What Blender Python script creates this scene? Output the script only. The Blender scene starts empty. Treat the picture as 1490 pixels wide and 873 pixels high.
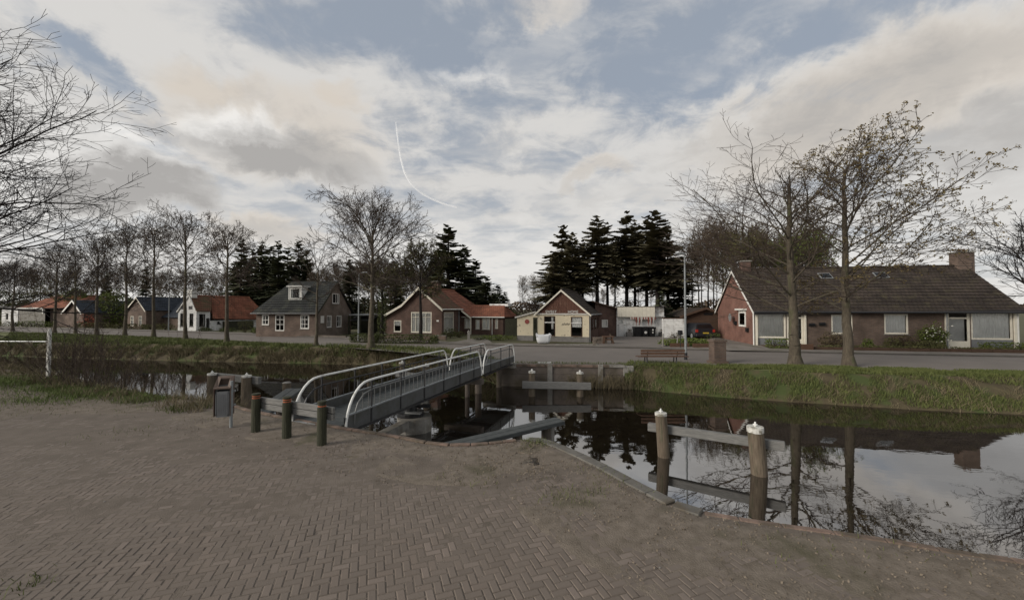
import bpy, math, random
import numpy as np
from mathutils import Vector, noise as mnoise
random.seed(7); rng = np.random.default_rng(11)
scene = bpy.context.scene
COL = scene.collection
# ------------------------------------------------------------------ camera
CH = 2.5; F = 569.0; TH = math.atan(13.5/F)
cd = bpy.data.cameras.new('camera'); cam = bpy.data.objects.new('camera', cd); COL.objects.link(cam)
cam.location = (0, 0, CH); cam.rotation_euler = (math.pi/2+TH, 0, 0)
cd.sensor_width = 36; cd.lens = F/1490*36; cd.clip_end = 20000; cd.clip_start = 0.05
scene.camera = cam
scene.view_settings.view_transform = 'Standard'; scene.view_settings.look = 'None'
scene.view_settings.exposure = 0.42; scene.view_settings.gamma = 1
GZ = -0.2      # level of the far bank and street
WZ = -1.25     # level of the water
def raydir(px, py):
    u = (px-745)/F; v = (436.5-py)/F
    return Vector((u, math.cos(TH)-v*math.sin(TH), math.sin(TH)+v*math.cos(TH)))
def gp(px, py, z=GZ):
    d = raydir(px, py); t = (z-CH)/d.z
    return Vector((d.x*t, d.y*t, z))
def zat(py, Y, px=745):
    d = raydir(px, py); return CH + d.z*Y/d.y
def U(px): return (px-745)/F
def at(px, Y, z=GZ): return Vector((U(px)*Y, Y, z))
# ------------------------------------------------------------------ world
world = bpy.data.worlds.new('World'); scene.world = world; world.use_nodes = True
SUN_EL = math.radians(22); SUN_AZ = math.radians(-115)   # behind left of the camera, low evening sun behind cloud
def build_world():
    nt = world.node_tree; N = nt.nodes; L = nt.links; N.clear()
    out = N.new('ShaderNodeOutputWorld'); bg = N.new('ShaderNodeBackground'); bg.inputs[1].default_value = 0.1
    L.new(bg.outputs[0], out.inputs[0])
    def con(x, sock):
        if hasattr(x, 'links'): L.new(x, sock)
        else: sock.default_value = x
    def ma(op, a, b=0.0, c=0.0, clamp=False):
        n = N.new('ShaderNodeMath'); n.operation = op; n.use_clamp = clamp
        con(a, n.inputs[0]); con(b, n.inputs[1])
        if len(n.inputs) > 2: con(c, n.inputs[2])
        return n.outputs[0]
    def vm(op, a, b=(0,0,0), out=0):
        n = N.new('ShaderNodeVectorMath'); n.operation = op; con(a, n.inputs[0])
        if op == 'SCALE': con(b, n.inputs['Scale'])
        else: con(b, n.inputs[1])
        return n.outputs['Value'] if op in ('DOT_PRODUCT', 'LENGTH') else n.outputs[0]
    def smooth(x, lo, hi, a=0.0, b=1.0):
        n = N.new('ShaderNodeMapRange'); n.interpolation_type = 'SMOOTHSTEP'
        con(x, n.inputs[0]); n.inputs[1].default_value = lo; n.inputs[2].default_value = hi
        n.inputs[3].default_value = a; n.inputs[4].default_value = b
        return n.outputs[0]
    def noise(vec, scale, detail=6, rough=.55, dist=0.0):
        n = N.new('ShaderNodeTexNoise'); con(vec, n.inputs['Vector'])
        n.inputs['Scale'].default_value = scale; n.inputs['Detail'].default_value = detail
        n.inputs['Roughness'].default_value = rough; n.inputs['Distortion'].default_value = dist
        return n
    def mixc(f, a, b):
        n = N.new('ShaderNodeMix'); n.data_type = 'RGBA'; con(f, n.inputs[0])
        con(a if hasattr(a, 'links') else (*a, 1), n.inputs[6]); con(b if hasattr(b, 'links') else (*b, 1), n.inputs[7])
        return n.outputs[2]
    sky = N.new('ShaderNodeTexSky'); sky.sky_type = 'NISHITA'; sky.sun_disc = False
    sky.sun_elevation = SUN_EL; sky.sun_rotation = SUN_AZ; sky.air_density = 1.0; sky.dust_density = 1.5
    tc = N.new('ShaderNodeTexCoord'); D = vm('NORMALIZE', tc.outputs['Generated'])
    sx = N.new('ShaderNodeSeparateXYZ'); L.new(D, sx.inputs[0]); Z = ma('MAXIMUM', sx.outputs[2], 0.0)
    k = ma('DIVIDE', 1.0, ma('ADD', Z, 0.16))
    cx = N.new('ShaderNodeCombineXYZ'); L.new(ma('MULTIPLY', sx.outputs[0], k), cx.inputs[0]); L.new(ma('MULTIPLY', sx.outputs[1], k), cx.inputs[1])
    plane = cx.outputs[0]
    mp = N.new('ShaderNodeMapping'); L.new(plane, mp.inputs[0]); mp.inputs['Rotation'].default_value = (0, 0, .5); mp.inputs['Scale'].default_value = (.55, 1.4, 1)
    wisp = noise(mp.outputs[0], 1.3, 9, .62, .5).outputs[0]
    puff = noise(plane, 1.9, 9, .58, .25).outputs[0]
    fine = noise(D, 5.0, 8, .6, .3)
    warp = vm('SCALE', vm('SUBTRACT', fine.outputs['Color'], (.5, .5, .5)), .24)
    DW = vm('ADD', D, warp)
    def blob(px, py, rx, ry, tilt=0.0):
        c = raydir(px, py).normalized(); k2 = 1/raydir(px, py).length
        r = Vector((c.y, -c.x, 0)).normalized(); u = r.cross(c).normalized()
        ca, sa = math.cos(tilt), math.sin(tilt); r, u = r*ca+u*sa, u*ca-r*sa
        wx = rx/F*k2; wy = ry/F*k2
        d = vm('SUBTRACT', DW, tuple(c))
        a = vm('DOT_PRODUCT', d, tuple(r/wx)); b = vm('DOT_PRODUCT', d, tuple(u/wy))
        q = ma('ADD', ma('MULTIPLY', a, a), ma('MULTIPLY', b, b))
        return smooth(q, 1.5, 0.0)
    def total(lst):
        acc = None
        for (args, w) in lst:
            v = ma('MULTIPLY', blob(*args), w); acc = v if acc is None else ma('ADD', acc, v)
        return acc
    # cream cloud body (positive) and blue gaps (negative)
    body = total([((330, 60, 270, 50, -.12), .6), ((300, 130, 110, 45, -.5), .5), ((390, 190, 170, 75, -.2), .9), ((205, 275, 75, 48, 0), 1.0),
                  ((1270, 135, 230, 75, .12), .9), ((1460, 210, 110, 90, .1), .8), ((640, 90, 120, 26, -.2), .3),
                  ((505, 146, 36, 24, -.4), .5), ((790, 8, 75, 24, 0), .5), ((380, 335, 70, 20, 0), .5), ((865, 258, 52, 16, 0), .4),
                  ((900, 155, 28, 12, 0), .4), ((1010, 275, 160, 60, 0), .3), ((60, 200, 130, 110, 0), .25),
                  ((150, 90, 95, 32, -.4), -.9), ((600, 45, 130, 55, 0), -.6), ((1010, 95, 170, 70, .1), -.75), ((740, 60, 200, 50, 0), -.3),
                  ((640, 290, 120, 30, 0), -.2), ((300, 10, 90, 20, 0), -.3), ((1250, 40, 260, 35, .1), -.4)])
    dark = total([((208, 278, 88, 44, 0), 1.25), ((425, 232, 125, 34, -.15), .75), ((330, 215, 90, 22, -.2), .5), ((1440, 205, 130, 40, .15), .5), ((1250, 150, 210, 50, .1), .5),
                  ((390, 338, 70, 14, 0), .5), ((500, 30, 130, 26, 0), .35), ((860, 262, 46, 10, 0), .25), ((740, 440, 40, 8, 0), .3)])
    warm = total([((400, 190, 150, 70, 0), .8), ((1300, 140, 280, 80, .1), .9), ((505, 146, 40, 24, 0), .8), ((290, 100, 60, 26, 0), .7), ((380, 335, 80, 22, 0), .9), ((790, 10, 70, 22, 0), .6), ((870, 258, 46, 15, 0), .6)])
    glow = total([((345, 195, 75, 40, 0), 1.0), ((215, 205, 40, 16, 0), .7), ((640, 95, 120, 24, -.2), .45), ((70, 270, 150, 110, 0), .6), ((760, 380, 420, 60, 0), .35)])
    dens = ma('ADD', ma('ADD', smooth(wisp, .36, .66, 0, .66), smooth(puff, .46, .64, 0, .6)), body)
    dens = ma('ADD', dens, smooth(Z, .5, .08, 0, .58))
    puff2 = noise(vm('ADD', plane, (3.1, 1.7, .4)), 4.2, 9, .62, .4).outputs[0]
    dens = ma('ADD', dens, ma('MULTIPLY', smooth(puff2, .36, .62, -.34, .3), smooth(Z, .1, .42, .35, 1.0)))
    mask = smooth(dens, -.35, 1.2, 0, .96)
    shade = ma('ADD', ma('MULTIPLY', dark, smooth(puff, .3, .65, .6, 1.15)), ma('MULTIPLY', smooth(puff2, .58, .38, 0, .28), smooth(Z, .1, .42, .3, 1.0)))
    col = mixc(ma('MINIMUM', ma('MAXIMUM', warm, 0.0), 1.0), (5.2, 5.08, 4.9), (5.15, 4.68, 4.12))
    col = mixc(ma('MINIMUM', glow, 1.0), col, (7.0, 6.85, 6.6))
    col = mixc(ma('MINIMUM', shade, 1.0), col, (3.2, 3.08, 2.95))
    col = mixc(smooth(Z, .22, 0.0, 0, .75), col, (6.3, 6.15, 5.9))
    blue = vm('MULTIPLY', sky.outputs[0], (1, 1, 1))
    blue = mixc(.85, blue, (2.5, 2.8, 3.25))
    L.new(mixc(mask, blue, col), bg.inputs[0])
build_world()
sd = bpy.data.lights.new('sun', 'SUN'); sun = bpy.data.objects.new('sun', sd); COL.objects.link(sun)
sd.energy = 2.6; sd.angle = math.radians(24); sd.color = (1, .93, .84)
sun.rotation_euler = Vector((math.sin(SUN_AZ)*math.cos(SUN_EL), math.cos(SUN_AZ)*math.cos(SUN_EL), math.sin(SUN_EL))).to_track_quat('Z', 'Y').to_euler()

# ------------------------------------------------------------------ mesh helper
class M:
    def __init__(s): s.v = []; s.f = []; s.arr = []
    def add(s, vs, fs):
        o = len(s.v); s.v.extend([tuple(p) for p in vs]); s.f.extend([tuple(i+o for i in f) for f in fs]); return s
    def obox(s, p, a, b, c):
        p, a, b, c = Vector(p), Vector(a), Vector(b), Vector(c)
        if a.cross(b).dot(c) < 0: a, b = b, a
        return s.add([p, p+a, p+a+b, p+b, p+c, p+a+c, p+a+b+c, p+b+c], [(0,3,2,1), (4,5,6,7), (0,1,5,4), (1,2,6,5), (2,3,7,6), (3,0,4,7)])
    def cbox(s, c, sx, sy, sz, ang=0):   # centre of base
        t = Vector((math.cos(ang), math.sin(ang), 0)); b = Vector((-t.y, t.x, 0)); c = Vector(c)
        return s.obox(c-t*sx/2-b*sy/2, t*sx, b*sy, (0, 0, sz))
    def chbox(s, p, a, b, c, ch=.01):    # box with chamfered edges
        p, a, b, c = Vector(p), Vector(a), Vector(b), Vector(c)
        if a.cross(b).dot(c) < 0: a, b = b, a
        la, lb, lc = a.length, b.length, c.length
        pts = []; 
        idx = {}
        for i in (0, 1):
            for j in (0, 1):
                for k in (0, 1):
                    for ax in range(3):
                        q = [ch/la if i == 0 else 1-ch/la, ch/lb if j == 0 else 1-ch/lb, ch/lc if k == 0 else 1-ch/lc]
                        q[ax] = (i, j, k)[ax]
                        idx[(i, j, k, ax)] = len(pts); pts.append(p+a*q[0]+b*q[1]+c*q[2])
        fs = []
        I = idx
        for i in (0, 1):
            f = [I[(i,0,0,0)], I[(i,1,0,0)], I[(i,1,1,0)], I[(i,0,1,0)]]; fs.append(f if i else f[::-1])
            f = [I[(0,i,0,1)], I[(0,i,1,1)], I[(1,i,1,1)], I[(1,i,0,1)]]; fs.append(f if i else f[::-1])
            f = [I[(0,0,i,2)], I[(1,0,i,2)], I[(1,1,i,2)], I[(0,1,i,2)]]; fs.append(f if i else f[::-1])
        def edge(c0, c1, x, y): fs.append([I[c0+(x,)], I[c1+(x,)], I[c1+(y,)], I[c0+(y,)]])
        for i in (0, 1):
            for j in (0, 1):
                edge((i,j,0), (i,j,1), 0, 1); edge((i,0,j), (i,1,j), 0, 2); edge((0,i,j), (1,i,j), 1, 2)
        for i in (0, 1):
            for j in (0, 1):
                for k in (0, 1): fs.append([I[(i,j,k,0)], I[(i,j,k,1)], I[(i,j,k,2)]])
        return s.add(pts, fs)
    def poly(s, pts, vec):               # prism
        n = len(pts); pts = [Vector(p) for p in pts]; v = Vector(vec)
        return s.add(pts+[p+v for p in pts], [tuple(range(n))[::-1], tuple(range(n, 2*n))]+[(i, (i+1) % n, n+(i+1) % n, n+i) for i in range(n)])
    def face(s, pts): return s.add(pts, [tuple(range(len(pts)))])
    def tube(s, pts, rad, n=8, cap=True):
        pts = [Vector(p) for p in pts]
        if not hasattr(rad, '__len__'): rad = [rad]*len(pts)
        o = len(s.v); prev = None
        for i, p in enumerate(pts):
            d = (pts[min(i+1, len(pts)-1)]-pts[max(i-1, 0)]).normalized()
            if prev is None: a = d.orthogonal().normalized()
            else:
                a = prev-d*prev.dot(d); a.normalize()
            prev = a; b = d.cross(a)
            for k in range(n):
                t = 2*math.pi*k/n; s.v.append(tuple(p+(a*math.cos(t)+b*math.sin(t))*rad[i]))
        for i in range(len(pts)-1):
            for k in range(n):
                s.f.append((o+i*n+k, o+i*n+(k+1) % n, o+(i+1)*n+(k+1) % n, o+(i+1)*n+k))
        if cap:
            s.f.append(tuple(o+k for k in range(n))[::-1]); s.f.append(tuple(o+(len(pts)-1)*n+k for k in range(n)))
        return s
    def cyl(s, c, r, h, n=16, r2=None):
        c = Vector(c); return s.tube([c, c+Vector((0, 0, h))], [r, r if r2 is None else r2], n)
ORI = {}
def link(o, parent):
    COL.objects.link(o)
    if parent is not None: o.parent = parent
    return o
def thing(name, loc, label, cat, group=None):
    o = bpy.data.objects.new(name, None); COL.objects.link(o); o.location = loc; o.empty_display_size = .3
    ORI[o] = Vector(loc); o['label'] = label; o['category'] = cat
    if group: o['group'] = group
    return o
def rmesh(name, v, f, mat, uv=False, smooth=False, tone=None):
    me = bpy.data.meshes.new(name)
    if isinstance(v, np.ndarray):
        nf, k = f.shape
        me.vertices.add(len(v)); me.vertices.foreach_set('co', v.astype(np.float32).ravel())
        me.loops.add(nf*k); me.loops.foreach_set('vertex_index', f.astype(np.int32).ravel())
        me.polygons.add(nf); me.polygons.foreach_set('loop_start', np.arange(0, nf*k, k, dtype=np.int32))
        me.update(calc_edges=True)
    else:
        me.from_pydata(v, [], f); me.update()
    if uv:
        L = me.uv_layers.new(name='UVMap'); d = np.zeros((len(me.loops), 2), np.float32)
        for p in me.polygons:
            n = p.normal
            if abs(n.z) > .995: t = Vector((1, 0, 0)); b = Vector((0, 1, 0))
            else:
                t = Vector((-n.y, n.x, 0)).normalized(); b = n.cross(t)
            for li in p.loop_indices:
                c = me.vertices[me.loops[li].vertex_index].co; d[li] = (c.dot(t), c.dot(b))
        L.data.foreach_set('uv', d.ravel())
    if tone is not None:
        a = me.attributes.new('tone', 'FLOAT', 'FACE'); a.data.foreach_set('value', np.asarray(tone, np.float32))
    if smooth: me.polygons.foreach_set('use_smooth', [True]*len(me.polygons))
    if mat: me.materials.append(mat)
    return me
def part(name, m, mat, parent, label=None, kind=None, smooth=False, uv=True, recalc=False):
    off = ORI.get(parent, Vector((0, 0, 0))) if parent is not None else Vector((0, 0, 0))
    me = rmesh(name, [(x-off.x, y-off.y, z-off.z) for (x, y, z) in m.v], m.f, mat, uv, smooth)
    o = bpy.data.objects.new(name, me); link(o, parent); ORI[o] = off
    if label: o['label'] = label
    if kind: o['kind'] = kind
    return o
def npart(name, v, f, mat, parent, kind=None, label=None, tone=None):
    off = ORI.get(parent, Vector((0, 0, 0))) if parent is not None else Vector((0, 0, 0))
    me = rmesh(name, v-np.array(off)[None, :], f, mat, tone=tone)
    o = bpy.data.objects.new(name, me); link(o, parent); ORI[o] = off
    if kind: o['kind'] = kind
    if label: o['label'] = label
    return o
def struct(name, m, mat, smooth=False, kind='structure', uv=True):
    o = part(name, m, mat, None, smooth=smooth, uv=uv); o['kind'] = kind; return o
def tag(o, label, cat, group=None):
    o['label'] = label; o['category'] = cat
    if group: o['group'] = group
    return o
def kids(o): return list(o.children)
CHILD = {}
def copy_tree(o, loc, rz=0, sc=(1, 1, 1), label=None, group=None):
    c = o.copy(); COL.objects.link(c); c.location = loc; c.rotation_euler = (0, 0, rz); c.scale = sc
    if label: c['label'] = label
    if group: c['group'] = group
    for ch in CHILD[o]:
        d = ch.copy(); COL.objects.link(d); d.parent = c
        for g in CHILD.get(ch, []):
            e = g.copy(); COL.objects.link(e); e.parent = d
    return c
def reg(o):
    CHILD[o] = [x for x in bpy.data.objects if x.parent == o]
    for c in CHILD[o]: CHILD[c] = [x for x in bpy.data.objects if x.parent == c]
    return o
def lerp(a, b, t): return a+(b-a)*t

# ------------------------------------------------------------------ materials
def mat(name, col, rough=.8, var=.25, scale=6, bump=.15, bscale=None, col2=None, metal=0, detail=6, spec=.3, coord='Object', stretch=None, dirt=None, uv=False, bd=.02):
    m = bpy.data.materials.new(name); m.use_nodes = True; nt = m.node_tree; N, L = nt.nodes, nt.links
    b = N['Principled BSDF']; b.inputs['Roughness'].default_value = rough; b.inputs['Metallic'].default_value = metal
    b.inputs['Specular IOR Level'].default_value = spec
    tc = N.new('ShaderNodeTexCoord'); src = tc.outputs['UV' if uv else coord]
    if stretch:
        mp = N.new('ShaderNodeMapping'); mp.inputs['Scale'].default_value = stretch; L.new(src, mp.inputs[0]); src = mp.outputs[0]
    n = N.new('ShaderNodeTexNoise'); n.inputs['Scale'].default_value = scale; n.inputs['Detail'].default_value = detail; n.inputs['Roughness'].default_value = .65
    L.new(src, n.inputs['Vector'])
    r = N.new('ShaderNodeValToRGB'); r.color_ramp.elements[0].position = .3; r.color_ramp.elements[1].position = .7
    c2 = col2 if col2 else tuple(min(1, c*(1+var)) for c in col)
    c1 = tuple(c*(1-var) for c in col) if not col2 else col
    r.color_ramp.elements[0].color = (*c1, 1); r.color_ramp.elements[1].color = (*c2, 1)
    L.new(n.outputs[0], r.inputs[0]); outc = r.outputs[0]
    if dirt:
        n2 = N.new('ShaderNodeTexNoise'); n2.inputs['Scale'].default_value = dirt[1]; n2.inputs['Detail'].default_value = 8; L.new(src, n2.inputs['Vector'])
        mr = N.new('ShaderNodeMapRange'); mr.inputs[1].default_value = dirt[2]; mr.inputs[2].default_value = dirt[3]; L.new(n2.outputs[0], mr.inputs[0])
        mx = N.new('ShaderNodeMix'); mx.data_type = 'RGBA'; L.new(mr.outputs[0], mx.inputs[0]); L.new(outc, mx.inputs[6]); mx.inputs[7].default_value = (*dirt[0], 1); outc = mx.outputs[2]
    L.new(outc, b.inputs['Base Color'])
    if bump:
        nb = N.new('ShaderNodeTexNoise'); nb.inputs['Scale'].default_value = bscale or scale*4; nb.inputs['Detail'].default_value = 6; L.new(src, nb.inputs['Vector'])
        bp = N.new('ShaderNodeBump'); bp.inputs['Strength'].default_value = bump; bp.inputs['Distance'].default_value = bd
        L.new(nb.outputs[0], bp.inputs['Height']); L.new(bp.outputs[0], b.inputs['Normal'])
    m['out'] = 1
    return m
def brickmat(name, c1, c2, mortar, bw=.21, bh=.065, ms=.012, rough=.85, patch=None):
    m = bpy.data.materials.new(name); m.use_nodes = True; nt = m.node_tree; N, L = nt.nodes, nt.links
    b = N['Principled BSDF']; b.inputs['Roughness'].default_value = rough; b.inputs['Specular IOR Level'].default_value = .2
    tc = N.new('ShaderNodeTexCoord'); br = N.new('ShaderNodeTexBrick'); L.new(tc.outputs['UV'], br.inputs['Vector'])
    br.inputs['Scale'].default_value = 1; br.inputs['Brick Width'].default_value = bw; br.inputs['Row Height'].default_value = bh
    br.inputs['Mortar Size'].default_value = ms; br.inputs['Mortar Smooth'].default_value = .3
    br.inputs['Color1'].default_value = (*c1, 1); br.inputs['Color2'].default_value = (*c2, 1); br.inputs['Mortar'].default_value = (*mortar, 1)
    n = N.new('ShaderNodeTexNoise'); n.inputs['Scale'].default_value = 1.1; n.inputs['Detail'].default_value = 9; L.new(tc.outputs['UV'], n.inputs['Vector'])
    mr = N.new('ShaderNodeMapRange'); mr.inputs[1].default_value = .3; mr.inputs[2].default_value = .7; mr.inputs[3].default_value = .62; mr.inputs[4].default_value = 1.2; L.new(n.outputs[0], mr.inputs[0])
    mx = N.new('ShaderNodeMix'); mx.data_type = 'RGBA'; mx.blend_type = 'MULTIPLY'; mx.inputs[0].default_value = 1
    L.new(br.outputs[0], mx.inputs[6]); L.new(mr.outputs[0], mx.inputs[7]); outc = mx.outputs[2]
    if patch:
        n3 = N.new('ShaderNodeTexNoise'); n3.inputs['Scale'].default_value = patch[1]; n3.inputs['Detail'].default_value = 10; n3.inputs['Roughness'].default_value = .7; L.new(tc.outputs['UV'], n3.inputs['Vector'])
        r3 = N.new('ShaderNodeMapRange'); r3.inputs[1].default_value = patch[2]; r3.inputs[2].default_value = patch[3]; L.new(n3.outputs[0], r3.inputs[0])
        m3 = N.new('ShaderNodeMix'); m3.data_type = 'RGBA'; L.new(r3.outputs[0], m3.inputs[0]); L.new(outc, m3.inputs[6]); m3.inputs[7].default_value = (*patch[0], 1); outc = m3.outputs[2]
    L.new(outc, b.inputs['Base Color'])
    bp = N.new('ShaderNodeBump'); bp.inputs['Strength'].default_value = .5; bp.inputs['Distance'].default_value = .01; bp.invert = True
    L.new(br.outputs[1], bp.inputs['Height']); L.new(bp.outputs[0], b.inputs['Normal'])
    return m
MT = {}
MT['brick_red'] = brickmat('red_brick', (.135, .072, .053), (.095, .053, .042), (.11, .09, .078))
MT['brick_pink'] = brickmat('pink_brick', (.2, .088, .065), (.155, .07, .052), (.17, .12, .1))
MT['brick_brown'] = brickmat('brown_brick', (.15, .1, .075), (.1, .068, .052), (.13, .11, .095))
MT['brick_tan'] = brickmat('tan_brick', (.2, .155, .12), (.15, .115, .09), (.18, .16, .14))
MT['tile_orange'] = brickmat('orange_roof_tiles', (.3, .118, .07), (.22, .088, .055), (.1, .045, .032), .24, .34, .02, patch=((.1, .065, .04), 1.3, .52, .72))
MT['tile_orange_moss'] = brickmat('mossy_orange_tiles', (.22, .1, .065), (.16, .08, .055), (.07, .035, .025), .24, .34, .02, patch=((.085, .075, .04), 1.0, .42, .62))
MT['tile_grey'] = brickmat('grey_roof_tiles', (.055, .058, .056), (.04, .042, .04), (.012, .012, .012), .26, .34, .02, patch=((.09, .09, .06), 1.1, .5, .75))
MT['tile_slate'] = brickmat('blue_slate', (.055, .065, .08), (.04, .048, .06), (.02, .02, .025), .26, .3, .02)
MT['tile_brown'] = brickmat('brown_roof_tiles', (.06, .046, .037), (.045, .035, .029), (.014, .011, .009), .26, .33, .02, patch=((.09, .078, .042), 1.6, .52, .75))
MT['white'] = mat('white_paint', (.62, .61, .57), .55, .12, 3, .05)
MT['white_wall'] = mat('white_plaster', (.66, .66, .64), .8, .15, 2, .2, 30, dirt=((.3, .28, .25), 2.2, .52, .75))
MT['cream'] = mat('cream_plaster', (.58, .51, .37), .8, .07, 1.5, .15, 25, dirt=((.3, .26, .2), 3, .6, .68))
MT['plinth'] = mat('grey_plinth', (.17, .16, .15), .85, .2, 4, .2)
MT['trim_cream'] = mat('cream_trim', (.66, .62, .52), .5, .1, 3, .05)
MT['concrete'] = mat('concrete', (.2, .19, .17), .85, .3, 5, .3, 40, dirt=((.1, .085, .06), 2, .5, .7))
MT['concrete_dark'] = mat('weathered_concrete', (.12, .1, .085), .9, .35, 3, .4, 30, dirt=((.06, .05, .035), 1.5, .45, .65))
MT['kerb_brown'] = mat('brown_edge_stone', (.17, .12, .095), .9, .3, 4, .5, 40, dirt=((.085, .068, .05), 3, .42, .6))
MT['concrete_dark2'] = mat('grey_edge_stone', (.115, .108, .095), .85, .25, 4, .3, 40, dirt=((.09, .075, .055), 2.5, .5, .68))
MT['steel_mid'] = mat('mid_grey_steel', (.115, .116, .113), .5, .15, 6, .05, spec=.5)
MT['steel'] = mat('dark_grey_steel', (.07, .072, .071), .55, .2, 8, .1, spec=.5, dirt=((.045, .045, .035), 3, .5, .72))
MT['steel_dark'] = mat('dark_steel', (.02, .02, .022), .4, .2, 8, .05, spec=.5)
MT['steel_light'] = mat('light_grey_steel', (.2, .215, .22), .45, .15, 6, .05, spec=.5)
MT['galv'] = mat('galvanised_steel', (.3, .31, .31), .45, .15, 10, .05, metal=.5)
MT['cap_paint'] = mat('worn_white_cap_paint', (.5, .49, .45), .7, .15, 8, .2, 40, dirt=((.18, .165, .13), 9, .5, .65))
MT['white_tube'] = mat('white_tube_paint', (.7, .7, .67), .4, .06, 5, 0.02, spec=.5, dirt=((.42, .41, .37), 6, .55, .72))
MT['wood_post'] = mat('weathered_post_wood', (.07, .052, .036), .85, .4, 3, .6, 8, col2=(.155, .125, .09), stretch=(6, 6, .8), dirt=((.05, .055, .03), 2, .55, .8))
MT['wood_dark'] = mat('dark_bollard_wood', (.018, .02, .012), .85, .4, 4, .5, 10, col2=(.05, .05, .03), stretch=(8, 8, .8))
MT['wood_beam'] = mat('grey_beam_wood', (.1, .1, .094), .8, .4, 3, .5, 6, col2=(.18, .175, .165), stretch=(1.5, 1.5, 10))
MT['wood_plank'] = mat('bluish_plank', (.042, .046, .046), .75, .3, 3, .4, 6, col2=(.075, .08, .077), stretch=(2, 2, 8))
MT['wood_bench'] = mat('brown_bench_wood', (.1, .055, .035), .7, .3, 3, .3, 8, stretch=(2, 8, 8))
MT['wood_garage'] = mat('brown_boarding', (.075, .045, .03), .8, .35, 2, .3, 8, uv=True, stretch=(1, 8, 1))
MT['boards_red'] = mat('red_brown_boarding', (.1, .045, .03), .75, .25, 3, .2, 8, uv=True, stretch=(8, 1, 1), dirt=((.16, .1, .07), 3, .58, .7))
MT['black'] = mat('black_plastic', (.012, .012, .013), .5, .2, 5, .02)
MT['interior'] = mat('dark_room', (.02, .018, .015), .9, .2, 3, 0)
MT['curtain'] = mat('net_curtain', (.88, .87, .84), .9, .12, 1.5, 0, coord='Object')
MT['curtain_grey'] = mat('grey_curtain', (.6, .59, .57), .9, .2, 1.5, 0)
MT['asphalt'] = mat('grey_asphalt', (.158, .14, .124), .9, .12, .5, .2, 60, detail=10)
MT['asphalt_old'] = mat('old_paving', (.17, .15, .13), .9, .22, .7, .3, 40, detail=10, dirt=((.08, .075, .04), .9, .55, .72))
MT['kerb'] = mat('concrete_kerb', (.085, .078, .07), .9, .2, 3, .2, 30)
MT['earth'] = mat('bank_earth', (.045, .035, .022), .95, .4, 1.5, .6, 12, col2=(.09, .075, .04), dirt=((.05, .065, .02), 1.2, .48, .6))
MT['grass_ground'] = mat('grass_ground', (.07, .08, .025), .95, .3, 1.3, .6, 25, col2=(.11, .12, .04), dirt=((.1, .085, .05), .6, .58, .75))
MT['field'] = mat('far_ground', (.06, .065, .025), .95, .3, .05, .2, 10, col2=(.1, .09, .05))
MT['bark'] = mat('grey_brown_bark', (.042, .034, .025), .95, .35, 5, .9, 14, col2=(.11, .092, .066), stretch=(3, 3, .8), dirt=((.065, .075, .03), 1, .55, .75))
MT['bark_dark'] = mat('dark_bark', (.022, .018, .016), .9, .3, 4, .4, 12)
MT['twig'] = mat('brown_twigs', (.05, .036, .027), .9, .25, 2, 0)
MT['twig_dark'] = mat('dark_twigs', (.022, .018, .017), .9, .25, 2, 0)
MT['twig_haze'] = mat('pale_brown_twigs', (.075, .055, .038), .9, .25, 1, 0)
MT['bud'] = mat('bud_leaves', (.1, .07, .035), .85, .35, 3, 0, col2=(.14, .115, .045))
MT['leaf_fresh'] = mat('fresh_leaves', (.06, .085, .015), .85, .3, 1.2, 0, col2=(.11, .13, .03))
MT['leaf_olive'] = mat('olive_leaves', (.06, .06, .022), .85, .3, 1.2, 0, col2=(.1, .095, .035))
MT['leaf_hedge'] = mat('hedge_leaves', (.035, .045, .012), .85, .3, 2, 0, col2=(.07, .08, .022))
MT['leaf_brown'] = mat('brown_hedge_leaves', (.07, .045, .025), .85, .3, 2, 0, col2=(.09, .08, .04))
MT['needle'] = mat('dark_needles', (.055, .062, .032), .9, .3, .5, 0, col2=(.1, .108, .055))
MT['needle_brown'] = mat('brownish_needles', (.07, .064, .034), .9, .3, .5, 0, col2=(.12, .105, .06))
MT['grass'] = mat('grass_blades', (.06, .078, .02), .85, .3, .7, 0, col2=(.11, .12, .038), detail=9)
MT['grass_bright'] = mat('fresh_grass_blades', (.085, .12, .03), .85, .3, 1, 0, col2=(.12, .15, .045), detail=6)
MT['grass_dead'] = mat('dry_grass_blades', (.1, .082, .047), .9, .3, .7, 0, col2=(.18, .148, .09), detail=9)
MT['red_flower'] = mat('orange_leaves', (.25, .07, .04), .85, .3, 2, 0)
MT['white_flower'] = mat('white_petals', (.6, .6, .5), .8, .1, 2, 0)
MT['yellow_sign'] = mat('red_disc_paint', (.25, .06, .05), .6, .1, 4, 0)
MT['orange_band'] = mat('orange_reflector', (.35, .1, .045), .5, .2, 8, 0)
MT['red_cloth'] = mat('red_cloth', (.2, .06, .045), .9, .2, 4, 0)
MT['white_cloth'] = mat('white_cloth', (.5, .48, .44), .9, .15, 4, 0)
MT['bag'] = mat('white_woven_bag', (.62, .63, .64), .8, .08, 4, .4, 9)
MT['car_paint'] = mat('dark_car_paint', (.012, .014, .018), .3, .1, 3, 0, spec=.6)
MT['rubber'] = mat('rubber', (.012, .012, .012), .8, .1, 3, 0)
MT['tail_light'] = mat('red_lens', (.35, .03, .02), .3, .1, 3, 0)
MT['bin_grey'] = mat('grey_bin_panel', (.17, .175, .18), .5, .15, 6, .05)
MT['bin_brown'] = mat('brown_bin_shell', (.1, .07, .055), .6, .2, 6, .05)
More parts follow.
